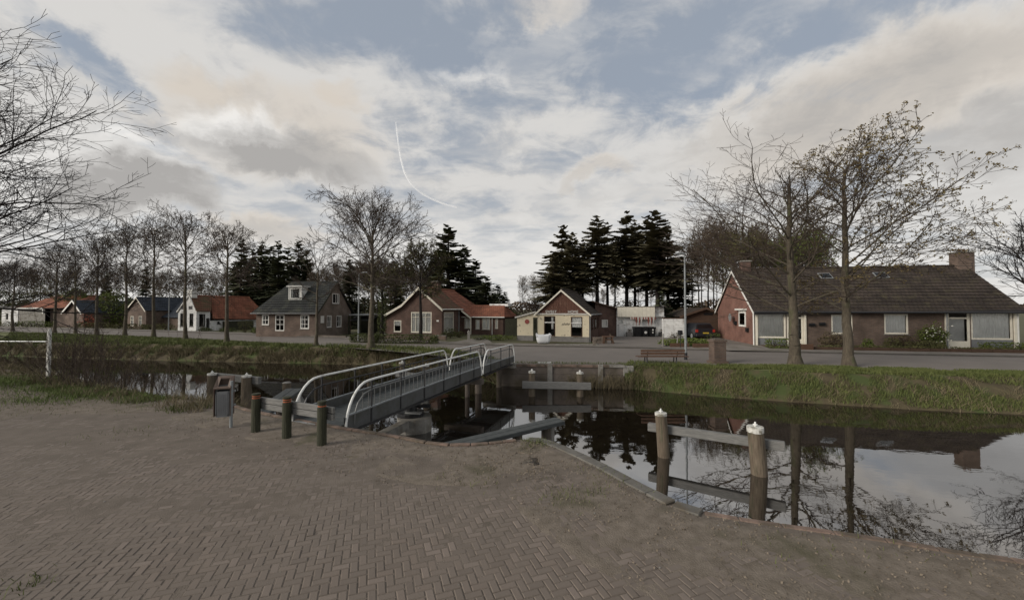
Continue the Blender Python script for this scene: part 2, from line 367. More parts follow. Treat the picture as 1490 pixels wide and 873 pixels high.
def glassmat(name, tint=.02, rough=.03):
    m = bpy.data.materials.new(name); m.use_nodes = True; nt = m.node_tree; N, L = nt.nodes, nt.links
    N.remove(N['Principled BSDF']); out = N['Material Output']
    g = N.new('ShaderNodeBsdfGlossy'); g.inputs['Roughness'].default_value = rough; t = N.new('ShaderNodeBsdfTransparent'); t.inputs[0].default_value = (.97, .98, .97, 1)
    f = N.new('ShaderNodeFresnel'); f.inputs[0].default_value = 1.45; mx = N.new('ShaderNodeMixShader')
    L.new(f.outputs[0], mx.inputs[0]); L.new(t.outputs[0], mx.inputs[1]); L.new(g.outputs[0], mx.inputs[2]); L.new(mx.outputs[0], out.inputs[0])
    return m
MT['glass'] = glassmat('window_glass')
def watermat():
    m = bpy.data.materials.new('canal_water'); m.use_nodes = True; nt = m.node_tree; N, L = nt.nodes, nt.links
    N.remove(N['Principled BSDF']); out = N['Material Output']
    g = N.new('ShaderNodeBsdfGlossy'); g.inputs['Roughness'].default_value = .015; g.inputs[0].default_value = (.93, .94, .96, 1)
    d = N.new('ShaderNodeBsdfDiffuse'); d.inputs[0].default_value = (.012, .009, .006, 1)
    f = N.new('ShaderNodeFresnel'); f.inputs[0].default_value = 5.2; mx = N.new('ShaderNodeMixShader')
    tc = N.new('ShaderNodeTexCoord'); mp = N.new('ShaderNodeMapping'); mp.inputs['Scale'].default_value = (1, 1.8, 1); mp.inputs['Rotation'].default_value = (0, 0, .25); L.new(tc.outputs['Object'], mp.inputs[0])
    n = N.new('ShaderNodeTexNoise'); n.inputs['Scale'].default_value = 3.2; n.inputs['Detail'].default_value = 3; n.inputs['Roughness'].default_value = .45; L.new(mp.outputs[0], n.inputs['Vector'])
    n2 = N.new('ShaderNodeTexNoise'); n2.inputs['Scale'].default_value = .35; n2.inputs['Detail'].default_value = 3; L.new(mp.outputs[0], n2.inputs['Vector'])
    mr = N.new('ShaderNodeMapRange'); mr.inputs[1].default_value = .4; mr.inputs[2].default_value = .65; mr.inputs[3].default_value = .12; mr.inputs[4].default_value = 1; L.new(n2.outputs[0], mr.inputs[0])
    mu = N.new('ShaderNodeMath'); mu.operation = 'MULTIPLY'; L.new(n.outputs[0], mu.inputs[0]); L.new(mr.outputs[0], mu.inputs[1])
    bp = N.new('ShaderNodeBump'); bp.inputs['Strength'].default_value = .3; bp.inputs['Distance'].default_value = .005; L.new(mu.outputs[0], bp.inputs['Height'])
    for s in (g, d, f): L.new(bp.outputs[0], s.inputs['Normal'])
    L.new(f.outputs[0], mx.inputs[0]); L.new(d.outputs[0], mx.inputs[1]); L.new(g.outputs[0], mx.inputs[2]); L.new(mx.outputs[0], out.inputs[0])
    return m
MT['water'] = watermat()
def pavermat():
    m = bpy.data.materials.new('clay_paver'); m.use_nodes = True; nt = m.node_tree; N, L = nt.nodes, nt.links
    b = N['Principled BSDF']; b.inputs['Roughness'].default_value = .75; b.inputs['Specular IOR Level'].default_value = .35
    at_ = N.new('ShaderNodeAttribute'); at_.attribute_name = 'tone'; oi = N.new('ShaderNodeObjectInfo')
    a = N.new('ShaderNodeMath'); a.operation = 'ADD'; L.new(at_.outputs['Fac'], a.inputs[0]); L.new(oi.outputs['Random'], a.inputs[1])
    fr = N.new('ShaderNodeMath'); fr.operation = 'FRACT'; L.new(a.outputs[0], fr.inputs[0])
    r = N.new('ShaderNodeValToRGB'); e = r.color_ramp.elements; e[0].color = (.118, .095, .077, 1); e[1].color = (.185, .15, .126, 1)
    x = e.new(.5); x.color = (.143, .116, .095, 1); x = e.new(.85); x.color = (.15, .119, .096, 1); L.new(fr.outputs[0], r.inputs[0])
    ge = N.new('ShaderNodeNewGeometry'); n = N.new('ShaderNodeTexNoise'); n.inputs['Scale'].default_value = .55; n.inputs['Detail'].default_value = 8; n.inputs['Roughness'].default_value = .6; L.new(ge.outputs['Position'], n.inputs['Vector'])
    mr = N.new('ShaderNodeMapRange'); mr.inputs[1].default_value = .33; mr.inputs[2].default_value = .68; L.new(n.outputs[0], mr.inputs[0])
    mx = N.new('ShaderNodeMix'); mx.data_type = 'RGBA'; mx.inputs[7].default_value = (.135, .113, .094, 1); L.new(r.outputs[0], mx.inputs[6])
    n2 = N.new('ShaderNodeTexNoise'); n2.inputs['Scale'].default_value = 35; n2.inputs['Detail'].default_value = 5; L.new(ge.outputs['Position'], n2.inputs['Vector'])
    mm = N.new('ShaderNodeMath'); mm.operation = 'MULTIPLY'; L.new(mr.outputs[0], mm.inputs[0]); L.new(n2.outputs[0], mm.inputs[1])
    m2 = N.new('ShaderNodeMath'); m2.operation = 'MULTIPLY'; m2.use_clamp = True; m2.inputs[1].default_value = 1.5; L.new(mm.outputs[0], m2.inputs[0]); L.new(m2.outputs[0], mx.inputs[0])
    L.new(mx.outputs[2], b.inputs['Base Color'])
    bp = N.new('ShaderNodeBump'); bp.inputs['Strength'].default_value = .35; bp.inputs['Distance'].default_value = .004; L.new(n2.outputs[0], bp.inputs['Height']); L.new(bp.outputs[0], b.inputs['Normal'])
    return m
MT['paver'] = pavermat()
MT['sand'] = mat('sandy_joint_ground', (.095, .078, .062), .95, .25, 2.5, .5, 60, col2=(.15, .125, .103), detail=10)
MT['dirt'] = mat('dirt_with_leaf_litter', (.1, .082, .062), .95, .3, 6, .7, 55, col2=(.185, .155, .125), detail=12, dirt=((.075, .068, .04), 1.1, .58, .72))

# ------------------------------------------------------------------ ground, canal, road
def densify(pts, step, closed=False):
    out = []
    for a, b in zip(pts[:-1], pts[1:]):
        a, b = Vector(a), Vector(b); n = max(1, int((b-a).length/step))
        for i in range(n): out.append(a.lerp(b, i/n))
    out.append(Vector(pts[-1])); return out
def smoothline(pts, it=2):
    for _ in range(it):
        q = [pts[0]]
        for a, b in zip(pts[:-1], pts[1:]): q += [a.lerp(b, .25), a.lerp(b, .75)]
        q.append(pts[-1]); pts = q
    return pts
# near quay edge (z=0), from far left to far right
near_left = [Vector((-300, 95, 0)), Vector((-60, 31, 0)), Vector((-24, 17.9, 0)), gp(70, 546, 0), gp(130, 562, 0), gp(210, 575, 0), gp(300, 583, 0), gp(345, 590, 0)]
near_quay = [gp(345, 590, 0), gp(370, 598, 0), gp(500, 622, 0), gp(570, 632, 0), gp(640, 646, 0), gp(700, 645, 0), gp(740, 640, 0), gp(780, 637, 0), gp(804, 642, 0), gp(870, 671, 0), gp(940, 708, 0), gp(1000, 738, 0), gp(1100, 755, 0), gp(1250, 775, 0), gp(1400, 800, 0), gp(1490, 812, 0), Vector((9, 2.5, 0)), Vector((20, -1.5, 0)), Vector((300, -60, 0))]
near_left_s = smoothline(near_left); near_quay_s = smoothline(near_quay, 1)
near_edge = near_left_s+near_quay_s[1:]
def tess(name, pts, m_, kind='structure', z=None):
    from mathutils.geometry import tessellate_polygon
    pts = [Vector(p) for p in pts]; tr = tessellate_polygon([pts]); m = M(); m.v = [tuple(p) for p in pts]
    for t in tr:
        a, b, c = [pts[i] for i in t]
        m.f.append(tuple(t) if (b-a).cross(c-a).z > 0 else tuple(t)[::-1])
    return struct(name, m, m_, kind=kind)
near_ground = [Vector((p.x, p.y, -.012)) for p in near_edge]+[Vector((1500, -1500, -.012)), Vector((-1500, -1500, -.012)), Vector((-1500, 400, -.012))]
ground = tess('ground', near_ground, MT['sand'])
# far bank
far_px = [(0, 518, 497), (100, 521, 498.5), (200, 524, 500), (300, 526, 502), (400, 528, 504), (560, 531, 507), (640, 537, 512), (690, 549, 521), (728, 561, 530.5)]
farW = [Vector((-300, 118, WZ)), Vector((-80, 44, WZ))]+[gp(a, b, WZ) for a, b, c in far_px]
farT = [Vector((-300, 120, GZ)), Vector((-80, 46, GZ))]+[gp(a, c, GZ) for a, b, c in far_px]
wallL = Vector((farW[-1].x, farW[-1].y, GZ)); farT[-1] = wallL.copy(); farT[-1].y += .02
wallR = gp(908, 564, WZ); wallR.z = GZ
far_px2 = [(918, 566, 531.5), (985, 572, 533.5), (1050, 578, 537), (1200, 588, 543), (1350, 597, 547), (1490, 603, 549)]
farW2 = [gp(a, b, WZ) for a, b, c in far_px2]+[Vector((32, 11.3, WZ)), Vector((60, 5, WZ)), Vector((300, -45, WZ))]
farT2 = [gp(a, c, GZ) for a, b, c in far_px2]+[Vector((32.5, 12.6, GZ)), Vector((60.5, 6.5, GZ)), Vector((300, -43, GZ))]
far_top = farT+[wallR]+farT2
o = tess('ground', far_top+[Vector((1500, -100, GZ)), Vector((3000, 4000, GZ)), Vector((-3000, 4000, GZ)), Vector((-3000, 700, GZ))], MT['field'])
m = M(); m.v = [(-400, -200, WZ), (400, -200, WZ), (400, 200, WZ), (-400, 200, WZ)]; m.f = [(0, 1, 2, 3)]
struct('water', m, MT['water'])
def bank(name, top, wat, mt, rows=5, step=.5, amp=.12, lo=.5):
    T = []; W = []
    for i in range(len(top)-1):
        n = max(1, int((top[i+1]-top[i]).length/step)); n = min(n, 120)
        for k in range(n): T.append(top[i].lerp(top[i+1], k/n)); W.append(wat[i].lerp(wat[i+1], k/n))
    T.append(top[-1]); W.append(wat[-1])
    m = M(); n = len(T); R = rows+2
    for i in range(n):
        d = (W[i]-T[i]); d.z = 0; d = d.normalized() if d.length > .05 else Vector((0, -1, 0))
        for r in range(R):
            f = r/rows; p = T[i].lerp(W[i], min(f, 1)); 
            if f > 1: p = W[i]+d*.3; p.z -= lo
            k = mnoise.noise(Vector((p.x*1.3, p.y*1.3, f*2)))*amp*(1 if 0 < r < R-1 else 0) + (math.sin(min(f, 1)*math.pi)*.12)
            p = p+d*(k)+Vector((0, 0, mnoise.noise(p*2.1)*amp*.5*(1 if 0 < r < rows else 0)))
            m.v.append(tuple(p))
    for i in range(n-1):
        for r in range(R-1): m.f.append((i*R+r, i*R+r+1, (i+1)*R+r+1, (i+1)*R+r))
    struct(name, m, mt, smooth=True); return T, W
bT1, bW1 = bank('bank', farT, farW, MT['earth'])
bT2, bW2 = bank('bank', [wallR]+farT2, [Vector((wallR.x, wallR.y, WZ))]+farW2, MT['earth'])
def offset(pts, d):
    out = []
    for i, p in enumerate(pts):
        t = (pts[min(i+1, len(pts)-1)]-pts[max(i-1, 0)]).normalized(); out.append(p+Vector((t.y, -t.x, 0))*d)
    return out
nlw = [Vector((q.x, q.y, WZ)) for q in offset(near_left_s, -1.5)]; nlw[-1] = Vector((near_left_s[-1].x+.12, near_left_s[-1].y+.1, WZ))
nT, nW = bank('bank', [Vector((p.x, p.y, -.012)) for p in near_left_s], nlw, MT['earth'], amp=.18)
# quay wall below kerb and kerb stones along the near edge
m = M(); q = near_quay_s
for a, b in zip(q[:-1], q[1:]): m.face([(a.x, a.y, -.02), (b.x, b.y, -.02), (b.x, b.y, -1.8), (a.x, a.y, -1.8)])
struct('quay_wall', m, MT['concrete_dark'])
def kerbline(name, pts, w, h, z0, mt, seg=1.0, parent=None, gap=.008, mx=400):
    P = densify(pts, seg); first = None; i = 0
    for a, b in zip(P[:-1], P[1:]):
        if (b-a).length < .15: continue
        t = (b-a).normalized(); nrm = Vector((t.y, -t.x, 0)); mm = M()
        mm.chbox(a+t*gap+Vector((0, 0, z0+random.uniform(-.004, .004))), t*((b-a).length-2*gap), nrm*w, (0, 0, h), .012)
        part(name, mm, mt, parent); i += 1
        if i > mx: break
root = struct('quay_kerb', M().add([(p.x, p.y, -.015) for p in near_quay_s[:-2]]+[(p.x, p.y, -.015) for p in offset(near_quay_s[:-2], .05)], [(i, i+1, len(near_quay_s)-2+i+1, len(near_quay_s)-2+i) for i in range(len(near_quay_s)-3)]), MT['concrete'])
kq = [Vector((p.x, p.y, 0)) for p in near_quay_s]
kerbline('kerb_stone', [p for p in kq if p.x < .25 and p.y > 7.0], .1, .22, -.198, MT['kerb_brown'], parent=root, seg=.8, gap=.003)
kerbline('kerb_stone', [p for p in kq if .2 < p.x < 2.4], .2, .22, -.195, MT['concrete_dark2'], parent=root, seg=1.6, gap=.003)
kerbline('kerb_stone', [p for p in kq if 2.0 < p.x < 24], .1, .2, -.2, MT['kerb_brown'], parent=root, seg=1.2, gap=.003)
# dirt verge along the quay edge
def verge(name, edge, width, inner, mt, step=.16, rows=14, z1=.012, kind='stuff', wfun=None):
    P = densify(edge, step); n = len(P); m = M(); NR = offset(P, 1.0)
    for i, p in enumerate(P):
        d = (NR[i]-p); w = width if wfun is None else wfun(p)
        for r in range(rows+1):
            f = r/rows; qx = p+d*(inner+f*w); k = mnoise.fractal(Vector((qx.x*1.1, qx.y*1.1, .3)), 1, 2, 5)
            z = z1*(1-f*1.25)+k*.02*(.4+f)+.006*mnoise.noise(Vector((qx.x*9, qx.y*9, 0)))
            if r == rows: z = -.02
            if r == 0: z = -.03
            if r == 1: z = min(z, .012)
            m.v.append((qx.x, qx.y, z))
    R = rows+1
    for i in range(n-1):
        for r in range(rows): m.f.append((i*R+r, i*R+r+1, (i+1)*R+r+1, (i+1)*R+r))
    return m
def vw(p): return 1.3+max(0, min(1, (p.x+3)/3))*.6
mdirt = verge('dirt', [Vector((p.x, p.y, 0)) for p in near_quay_s[:-1]], 1.7, .1, MT['dirt'], wfun=vw)
struct('dirt', mdirt, MT['dirt'], smooth=True)
mdl = verge('dirt', [Vector((p.x, p.y, 0)) for p in near_left_s if p.x > -40], 3.4, 0.0, MT['dirt'], rows=16, z1=.03, wfun=lambda p: 3.4*max(.03, min(1, (-7.1-p.x)/4)))
struct('dirt', mdl, MT['dirt'], smooth=True)
# herringbone brick paving
pav = struct('pavement', M().add([(-22, .5, -.009), (16, .5, -.009), (16, 1.0, -.009), (-22, 1.0, -.009)], [(0, 1, 2, 3)]), MT['sand'])
def inside_near(x, y):
    # below the edge polyline?
    for a, b in zip(near_edge[:-1], near_edge[1:]):
        if a.x <= x <= b.x: return y < a.y+(b.y-a.y)*(x-a.x)/(b.x-a.x+1e-9)-.3
    return y < 1
def pavers():
    w = .08; ang = math.radians(20); ca, sa = math.cos(ang), math.sin(ang)
    bl = []
    for ix in range(-240, 240):
        for iy in range(-120, 240):
            c = (ix-iy) % 4
            if c == 0: cx, cy, vert = (ix+1)*w, (iy+.5)*w, 0
            elif c == 3: cx, cy, vert = (ix+.5)*w, (iy+1)*w, 1
            else: continue
            X = cx*ca-cy*sa; Y = cx*sa+cy*ca
            if Y < 1.2 or Y > 9.0 or X < -11.5 or X > 7.5 or abs(X) > 1.45*Y+2 or not inside_near(X, Y): continue
            bl.append((X, Y, vert))
    def key(b):
        X, Y, _ = b
        py = 450+F*CH/Y
        if Y < 3.3 or abs(X)/Y > 1.31 or py > 873: return 1e9
        return X*X+Y*Y
    bl.sort(key=key)
    hx, hy, ch = .0765, .0345, .006
    base = [(-hx, -hy, -.02), (hx, -hy, -.02), (hx, hy, -.02), (-hx, hy, -.02), (-hx, -hy, -ch), (hx, -hy, -ch), (hx, hy, -ch), (-hx, hy, -ch),
            (-hx+ch, -hy+ch, 0), (hx-ch, -hy+ch, 0), (hx-ch, hy-ch, 0), (-hx+ch, hy-ch, 0)]
    fc = [(0, 1, 5, 4), (1, 2, 6, 5), (2, 3, 7, 6), (3, 0, 4, 7), (4, 5, 9, 8), (5, 6, 10, 9), (6, 7, 11, 10), (7, 4, 8, 11), (8, 9, 10, 11)]
    me = rmesh('brick', base, fc, MT['paver'], tone=[0.0]*9)
    for X, Y, vert in bl[:300]:
        o = bpy.data.objects.new('brick', me); COL.objects.link(o); o.parent = pav
        o.location = (X, Y, random.uniform(-.002, .002)); o.rotation_euler = (random.gauss(0, .008), random.gauss(0, .01), ang+vert*math.pi/2+random.gauss(0, .012))
    rest = np.array(bl[300:]); n = len(rest); B = np.array(base)
    a = ang+rest[:, 2]*math.pi/2+rng.normal(0, .014, n); c, s = np.cos(a)[:, None], np.sin(a)[:, None]
    tx = rng.normal(0, .01, n)[:, None]; ty = rng.normal(0, .012, n)[:, None]
    x = B[None, :, 0]; y = B[None, :, 1]; z = B[None, :, 2]
    V = np.stack([rest[:, 0:1]+x*c-y*s, rest[:, 1:2]+x*s+y*c, z+x*tx+y*ty+rng.normal(0, .0015, n)[:, None]], -1).reshape(-1, 3)
    Fc = (np.array(fc)[None]+np.arange(n)[:, None, None]*12).reshape(-1, 4)
    o = npart('brick', V, Fc, MT['paver'], pav, kind='stuff', tone=np.repeat(rng.random(n), 9)); o.data.polygons.foreach_set('use_smooth', [False]*len(o.data.polygons))
pavers()
def sand_film():
    nx, ny = 330, 150; m = M(); X = np.linspace(-11.5, 7.6, nx); Y = np.linspace(1.0, 9.4, ny); keep = {}
    for j, y in enumerate(Y):
        for i, x in enumerate(X):
            if not inside_near(x, y-.05): continue
            n1 = mnoise.fractal(Vector((x*.55, y*.55, 4)), 1, 2, 4); n2 = mnoise.noise(Vector((x*7, y*7, 1)))
            z = -.0046+.0045*n1+.0022*n2+.0065*max(0, min(1, (y-4.0)/2.6)); keep[(i, j)] = len(m.v); m.v.append((x, y, max(-.0105, z)))
    for j in range(ny-1):
        for i in range(nx-1):
            k = [(i, j), (i+1, j), (i+1, j+1), (i, j+1)]
            if all(q in keep for q in k): m.f.append(tuple(keep[q] for q in k))
    struct('sand', m, MT['sand'], smooth=True, kind='stuff', uv=False)
sand_film()
# road with kerbs on the far side
def road_at(pts): return smoothline(pts, 2)
rd_near = [Vector((-300, 128, 0)), Vector((-90, 53, 0)), gp(0, 482.5), gp(200, 489), gp(400, 499), gp(560, 510), gp(660, 520), gp(745, 527), gp(905, 532), gp(1040, 531), gp(1200, 533), gp(1450, 541), Vector((32, 15.2, 0)), Vector((80, 5, 0)), Vector((300, -36, 0))]
rd_far = [Vector((-300, 140, 0)), Vector((-90, 62, 0)), gp(0, 477), gp(200, 481.5), gp(400, 488.5), gp(560, 496.5), gp(660, 502), gp(745, 504), gp(905, 506.5), gp(1040, 511), gp(1200, 514.5), gp(1450, 519.5), Vector((34, 21, 0)), Vector((82, 11, 0)), Vector((300, -30, 0))]
rdn, rdf = road_at(rd_near), road_at(rd_far)
m = M(); n = len(rdn)
m.v = [(p.x, p.y, GZ+.008) for p in rdn]+[(p.x, p.y, GZ+.008) for p in rdf]; m.f = [(i, i+1, n+i+1, n+i) for i in range(n-1)]
struct('road', m, MT['asphalt'])
m = M(); f2 = offset(rdf, -.14)
for i in range(n-1):
    a, b, c, d = rdf[i], rdf[i+1], f2[i+1], f2[i]
    m.add([(p.x, p.y, GZ+.012) for p in (a, b)]+[(p.x, p.y, GZ+.09) for p in (b, a)], [(0, 1, 2, 3)]); m.add([(p.x, p.y, GZ+.09) for p in (a, b, c, d)], [(0, 1, 2, 3)])
struct('kerb', m, MT['kerb'])
m = M(); f3 = offset(rdf, -1.7); 
m.v = [(p.x, p.y, GZ+.082) for p in f2]+[(p.x, p.y, GZ+.082) for p in f3]+[(p.x, p.y, GZ-.01) for p in f3]; m.f = [(i, i+1, n+i+1, n+i) for i in range(n-1)]+[(n+i, n+i+1, 2*n+i+1, 2*n+i) for i in range(n-1)]
struct('pavement', m, MT['asphalt_old'])
# paved landing between the road and the canal, left and right grass verges
i0 = [i for i, p in enumerate(rdn) if p.x > -2.5][0]; i1 = [i for i, p in enumerate(rdn) if p.x > 12.2][0]
land = [Vector((p.x, p.y, GZ+.004)) for p in rdn[i0:i1]]+[Vector((p.x, p.y, GZ+.004)) for p in (gp(1075, 531), gp(1000, 531), gp(920, 531), wallR, wallL)]
tess('path', land, MT['asphalt_old'])
vl = [Vector((p.x, p.y, GZ+.003)) for p in farT if p.x > -90]+[Vector((p.x, p.y, GZ+.003)) for p in rdn if -92 < p.x < -2.5][::-1]
tess('grass_verge', vl, MT['grass_ground'])
vr = [Vector((p.x, p.y, GZ+.006)) for p in farT2 if p.x < 80]+[Vector((p.x, p.y, GZ+.006)) for p in rdn if 10.5 < p.x < 81][::-1]
tess('grass_verge', vr, MT['grass_ground'])
# driveways behind the kerb
def patch(name, pts, mt, z=.006): tess(name, [Vector((p.x, p.y, GZ+z)) for p in pts], mt)
patch('driveway', [gp(862, 500), gp(866, 495), gp(872, 491), gp(965, 490), gp(990, 494), gp(960, 508), gp(880, 505)], MT['asphalt'], .095)
patch('driveway', [gp(1000, 496), gp(1056, 491), gp(1075, 495), gp(1098, 501), gp(1130, 513), gp(1060, 512)], MT['asphalt_old'], .1)
patch('driveway', [gp(655, 500), gp(700, 492), gp(712, 497), gp(720, 503)], MT['asphalt_old'], .095)

# ------------------------------------------------------------------ vegetation generators
def segmesh(P0, P1, R0, R1, K):
    P0 = np.array(P0); P1 = np.array(P1); R0 = np.array(R0); R1 = np.array(R1); n = len(P0)
    d = P1-P0; d /= (np.linalg.norm(d, axis=1, keepdims=True)+1e-9)
    ref = np.where(np.abs(d[:, 2:3]) < .9, np.array([[0, 0, 1.]]), np.array([[1., 0, 0]]))
    a = np.cross(d, ref); a /= np.linalg.norm(a, axis=1, keepdims=True); b = np.cross(d, a)
    t = np.arange(K)*2*np.pi/K; ring = a[:, None]*np.cos(t)[None, :, None]+b[:, None]*np.sin(t)[None, :, None]
    V = np.concatenate([P0[:, None]+ring*R0[:, None, None], P1[:, None]+ring*R1[:, None, None]], 1).reshape(-1, 3)
    k = np.arange(K); f = np.stack([k, (k+1) % K, K+(k+1) % K, K+k], -1)
    Fc = (f[None]+np.arange(n)[:, None, None]*2*K).reshape(-1, 4)
    return V, Fc
def grow(seed, H, R, clear, r0, n1=12, dens=(8, 7, 4), leader=.75, ang=(70, 25), twig=.012, up=.10, lowfac=1.0, lean=(0, 0), stepf=1.0, maxlev=4, asym=(0, 0), limb=1.0, wob=1.0):
    rd = random.Random(seed); segs = [[] for _ in range(6)]; tips = []
    def rv(): return Vector((rd.gauss(0, 1), rd.gauss(0, 1), rd.gauss(0, 1)))
    def branch(p, d, Lh, r, lev):
        n = max(2, int(Lh/([.6, .5, .38, .28, .22][lev]*stepf))); st = Lh/n; pts = [p]; q = p.copy(); dd = d.normalized(); dirs = [dd]
        wig = [.03, .1, .14, .16, .18][lev]*wob; tw = max(twig, r*.3)
        for i in range(n):
            dd = (dd+rv()*wig+Vector((0, 0, up*(.6 if lev == 1 else 1))) * (1 if lev else 0)).normalized()
            q = q+dd*st; pts.append(q); dirs.append(dd)
        for i in range(n):
            ra = lerp(r, tw, i/n); rb = lerp(r, tw, (i+1)/n); segs[lev].append((pts[i], pts[i+1], ra, rb))
        if lev >= maxlev: tips.append((pts[-1], dirs[-1])); return
        nc = dens[min(lev-1, len(dens)-1)]; nc = max(2, int(nc*min(1.4, .4+.6*Lh/(R*[1, .8, .45, .25][lev-1]))))
        for c in range(nc):
            f = .15+.85*(c+rd.random()*.8)/nc; i = min(n-1, int(f*n)); pp = pts[i].lerp(pts[i+1], f*n-i if f*n-i < 1 else 1)
            base = dirs[i]; side = rv(); side = (side-base*side.dot(base)).normalized()
            a = math.radians(rd.uniform(28, 55)); nd = base*math.cos(a)+side*math.sin(a)
            ll = Lh*rd.uniform(.38, .62)*(1.15-.6*f); 
            if ll < .12: continue
            branch(pp, nd, ll, max(twig, lerp(r, tw, f)*.6), lev+1)
        tips.append((pts[-1], dirs[-1]))
    # trunk
    n = 18; pts = []; q = Vector((0, 0, 0)); top = H*leader; wx = wy = 0
    for i in range(n+1):
        f = i/n; wx += rd.gauss(0, .02)*H/12; wy += rd.gauss(0, .02)*H/12
        pts.append(Vector((wx+lean[0]*f*f, wy+lean[1]*f*f, f*top)))
    def tr(f): return r0*(1-.72*f**.9)+r0*.45*math.exp(-f*top/.25)
    for i in range(n): segs[0].append((pts[i], pts[i+1], tr(i/n), tr((i+1)/n)))
    hc = clear+(H-clear)*.42; az = rd.random()*6
    for k in range(n1):
        f = k/(n1-1); h = clear+(top-clear)*f**.9; az += 2.4+rd.uniform(-.3, .3)
        a = math.radians(lerp(ang[0], ang[1], f)+rd.uniform(-8, 8))
        i = min(n-1, int(h/top*n)); p = pts[i].lerp(pts[i+1], h/top*n-i)
        if h < hc: env = R*(1-((hc-h)/(hc-clear+1e-6))**2*(1-lowfac))
        else: env = R
        env *= 1+asym[0]*math.cos(az)+asym[1]*math.sin(az)
        Lh = min(env/max(.35, math.sin(a)), (H-h)*1.02/max(.25, math.cos(a*.8)))*rd.uniform(.85, 1.05)
        Lh = max(Lh, .8)
        branch(p, Vector((math.cos(az)*math.sin(a), math.sin(az)*math.sin(a), math.cos(a))), Lh, tr(h/top)*lerp(.42, .7, f)*limb, 1)
    zs = [s[1].z for L_ in segs for s in L_]; rs = sorted(max(abs(s[1].x-lean[0]*.3), abs(s[1].y-lean[1]*.3)) for L_ in segs[2:] for s in L_)
    fz = H/max(zs); fx = R*(1+max(abs(asym[0]), abs(asym[1])))/rs[int(len(rs)*.97)]; fx = max(.55, min(1.5, fx))
    def T_(v): return Vector((v.x*fx, v.y*fx, v.z*fz))
    segs = [[(T_(a), T_(b), c, d) for a, b, c, d in L_] for L_ in segs]; tips = [(T_(a), b) for a, b in tips]
    return segs, tips
def leafquads(P, size, droop=0.0, asp=.6, seed=1, dirs=None):
    r = np.random.default_rng(seed); P = np.asarray(P, float); n = len(P)
    a = r.normal(size=(n, 3)); a /= np.linalg.norm(a, axis=1, keepdims=True)
    if dirs is not None: a = a*.6+dirs; a /= np.linalg.norm(a, axis=1, keepdims=True)
    b = r.normal(size=(n, 3)); b -= a*(a*b).sum(1, keepdims=True); b /= np.linalg.norm(b, axis=1, keepdims=True)
    s = size*r.uniform(.6, 1.3, (n, 1))
    V = np.stack([P-a*s*.5, P+b*s*asp*.5, P+a*s*.5, P-b*s*asp*.5], 1).reshape(-1, 3)
    return V, np.arange(4*n).reshape(-1, 4)
def tree_obj(name, loc, label, cat, seed, bark='bark', tw='twig', buds=None, group=None, rz=0, ktr=9, **kw):
    segs, tips = grow(seed, **kw); t = thing(name, loc, label, cat, group); t.rotation_euler = (0, 0, rz)
    ORI[t] = Vector((0, 0, 0))
    def mk(lst, K):
        return segmesh([tuple(s[0]) for s in lst], [tuple(s[1]) for s in lst], [s[2] for s in lst], [s[3] for s in lst], K)
    v, f = mk(segs[0], 12); v2, f2 = mk(segs[1], 6)
    tr = npart('trunk', np.concatenate([v, v2]), np.concatenate([f, f2+len(v)]), MT[bark], t)
    tr.data.polygons.foreach_set('use_smooth', [True]*len(tr.data.polygons))
    l2 = segs[2]; l3 = segs[3]+segs[4]; v, f = mk(l2, 4) if l2 else (np.zeros((0, 3)), np.zeros((0, 4), int))
    if l3: v2, f2 = mk(l3, 3); v, f = np.concatenate([v, v2]), np.concatenate([f, f2+len(v)])
    npart('crown', v, f, MT[tw], t)
    if buds:
        mt, per, size, frac = buds; r = random.Random(seed+5); P = []
        for p, d in tips:
            if r.random() < frac:
                for _ in range(per): P.append(tuple(p+Vector((r.gauss(0, .06), r.gauss(0, .06), r.gauss(0, .05)))*size*8))
        V, Fc = leafquads(P, size, seed=seed); npart('leaves', V, Fc, MT[mt], t)
    reg(t); return t
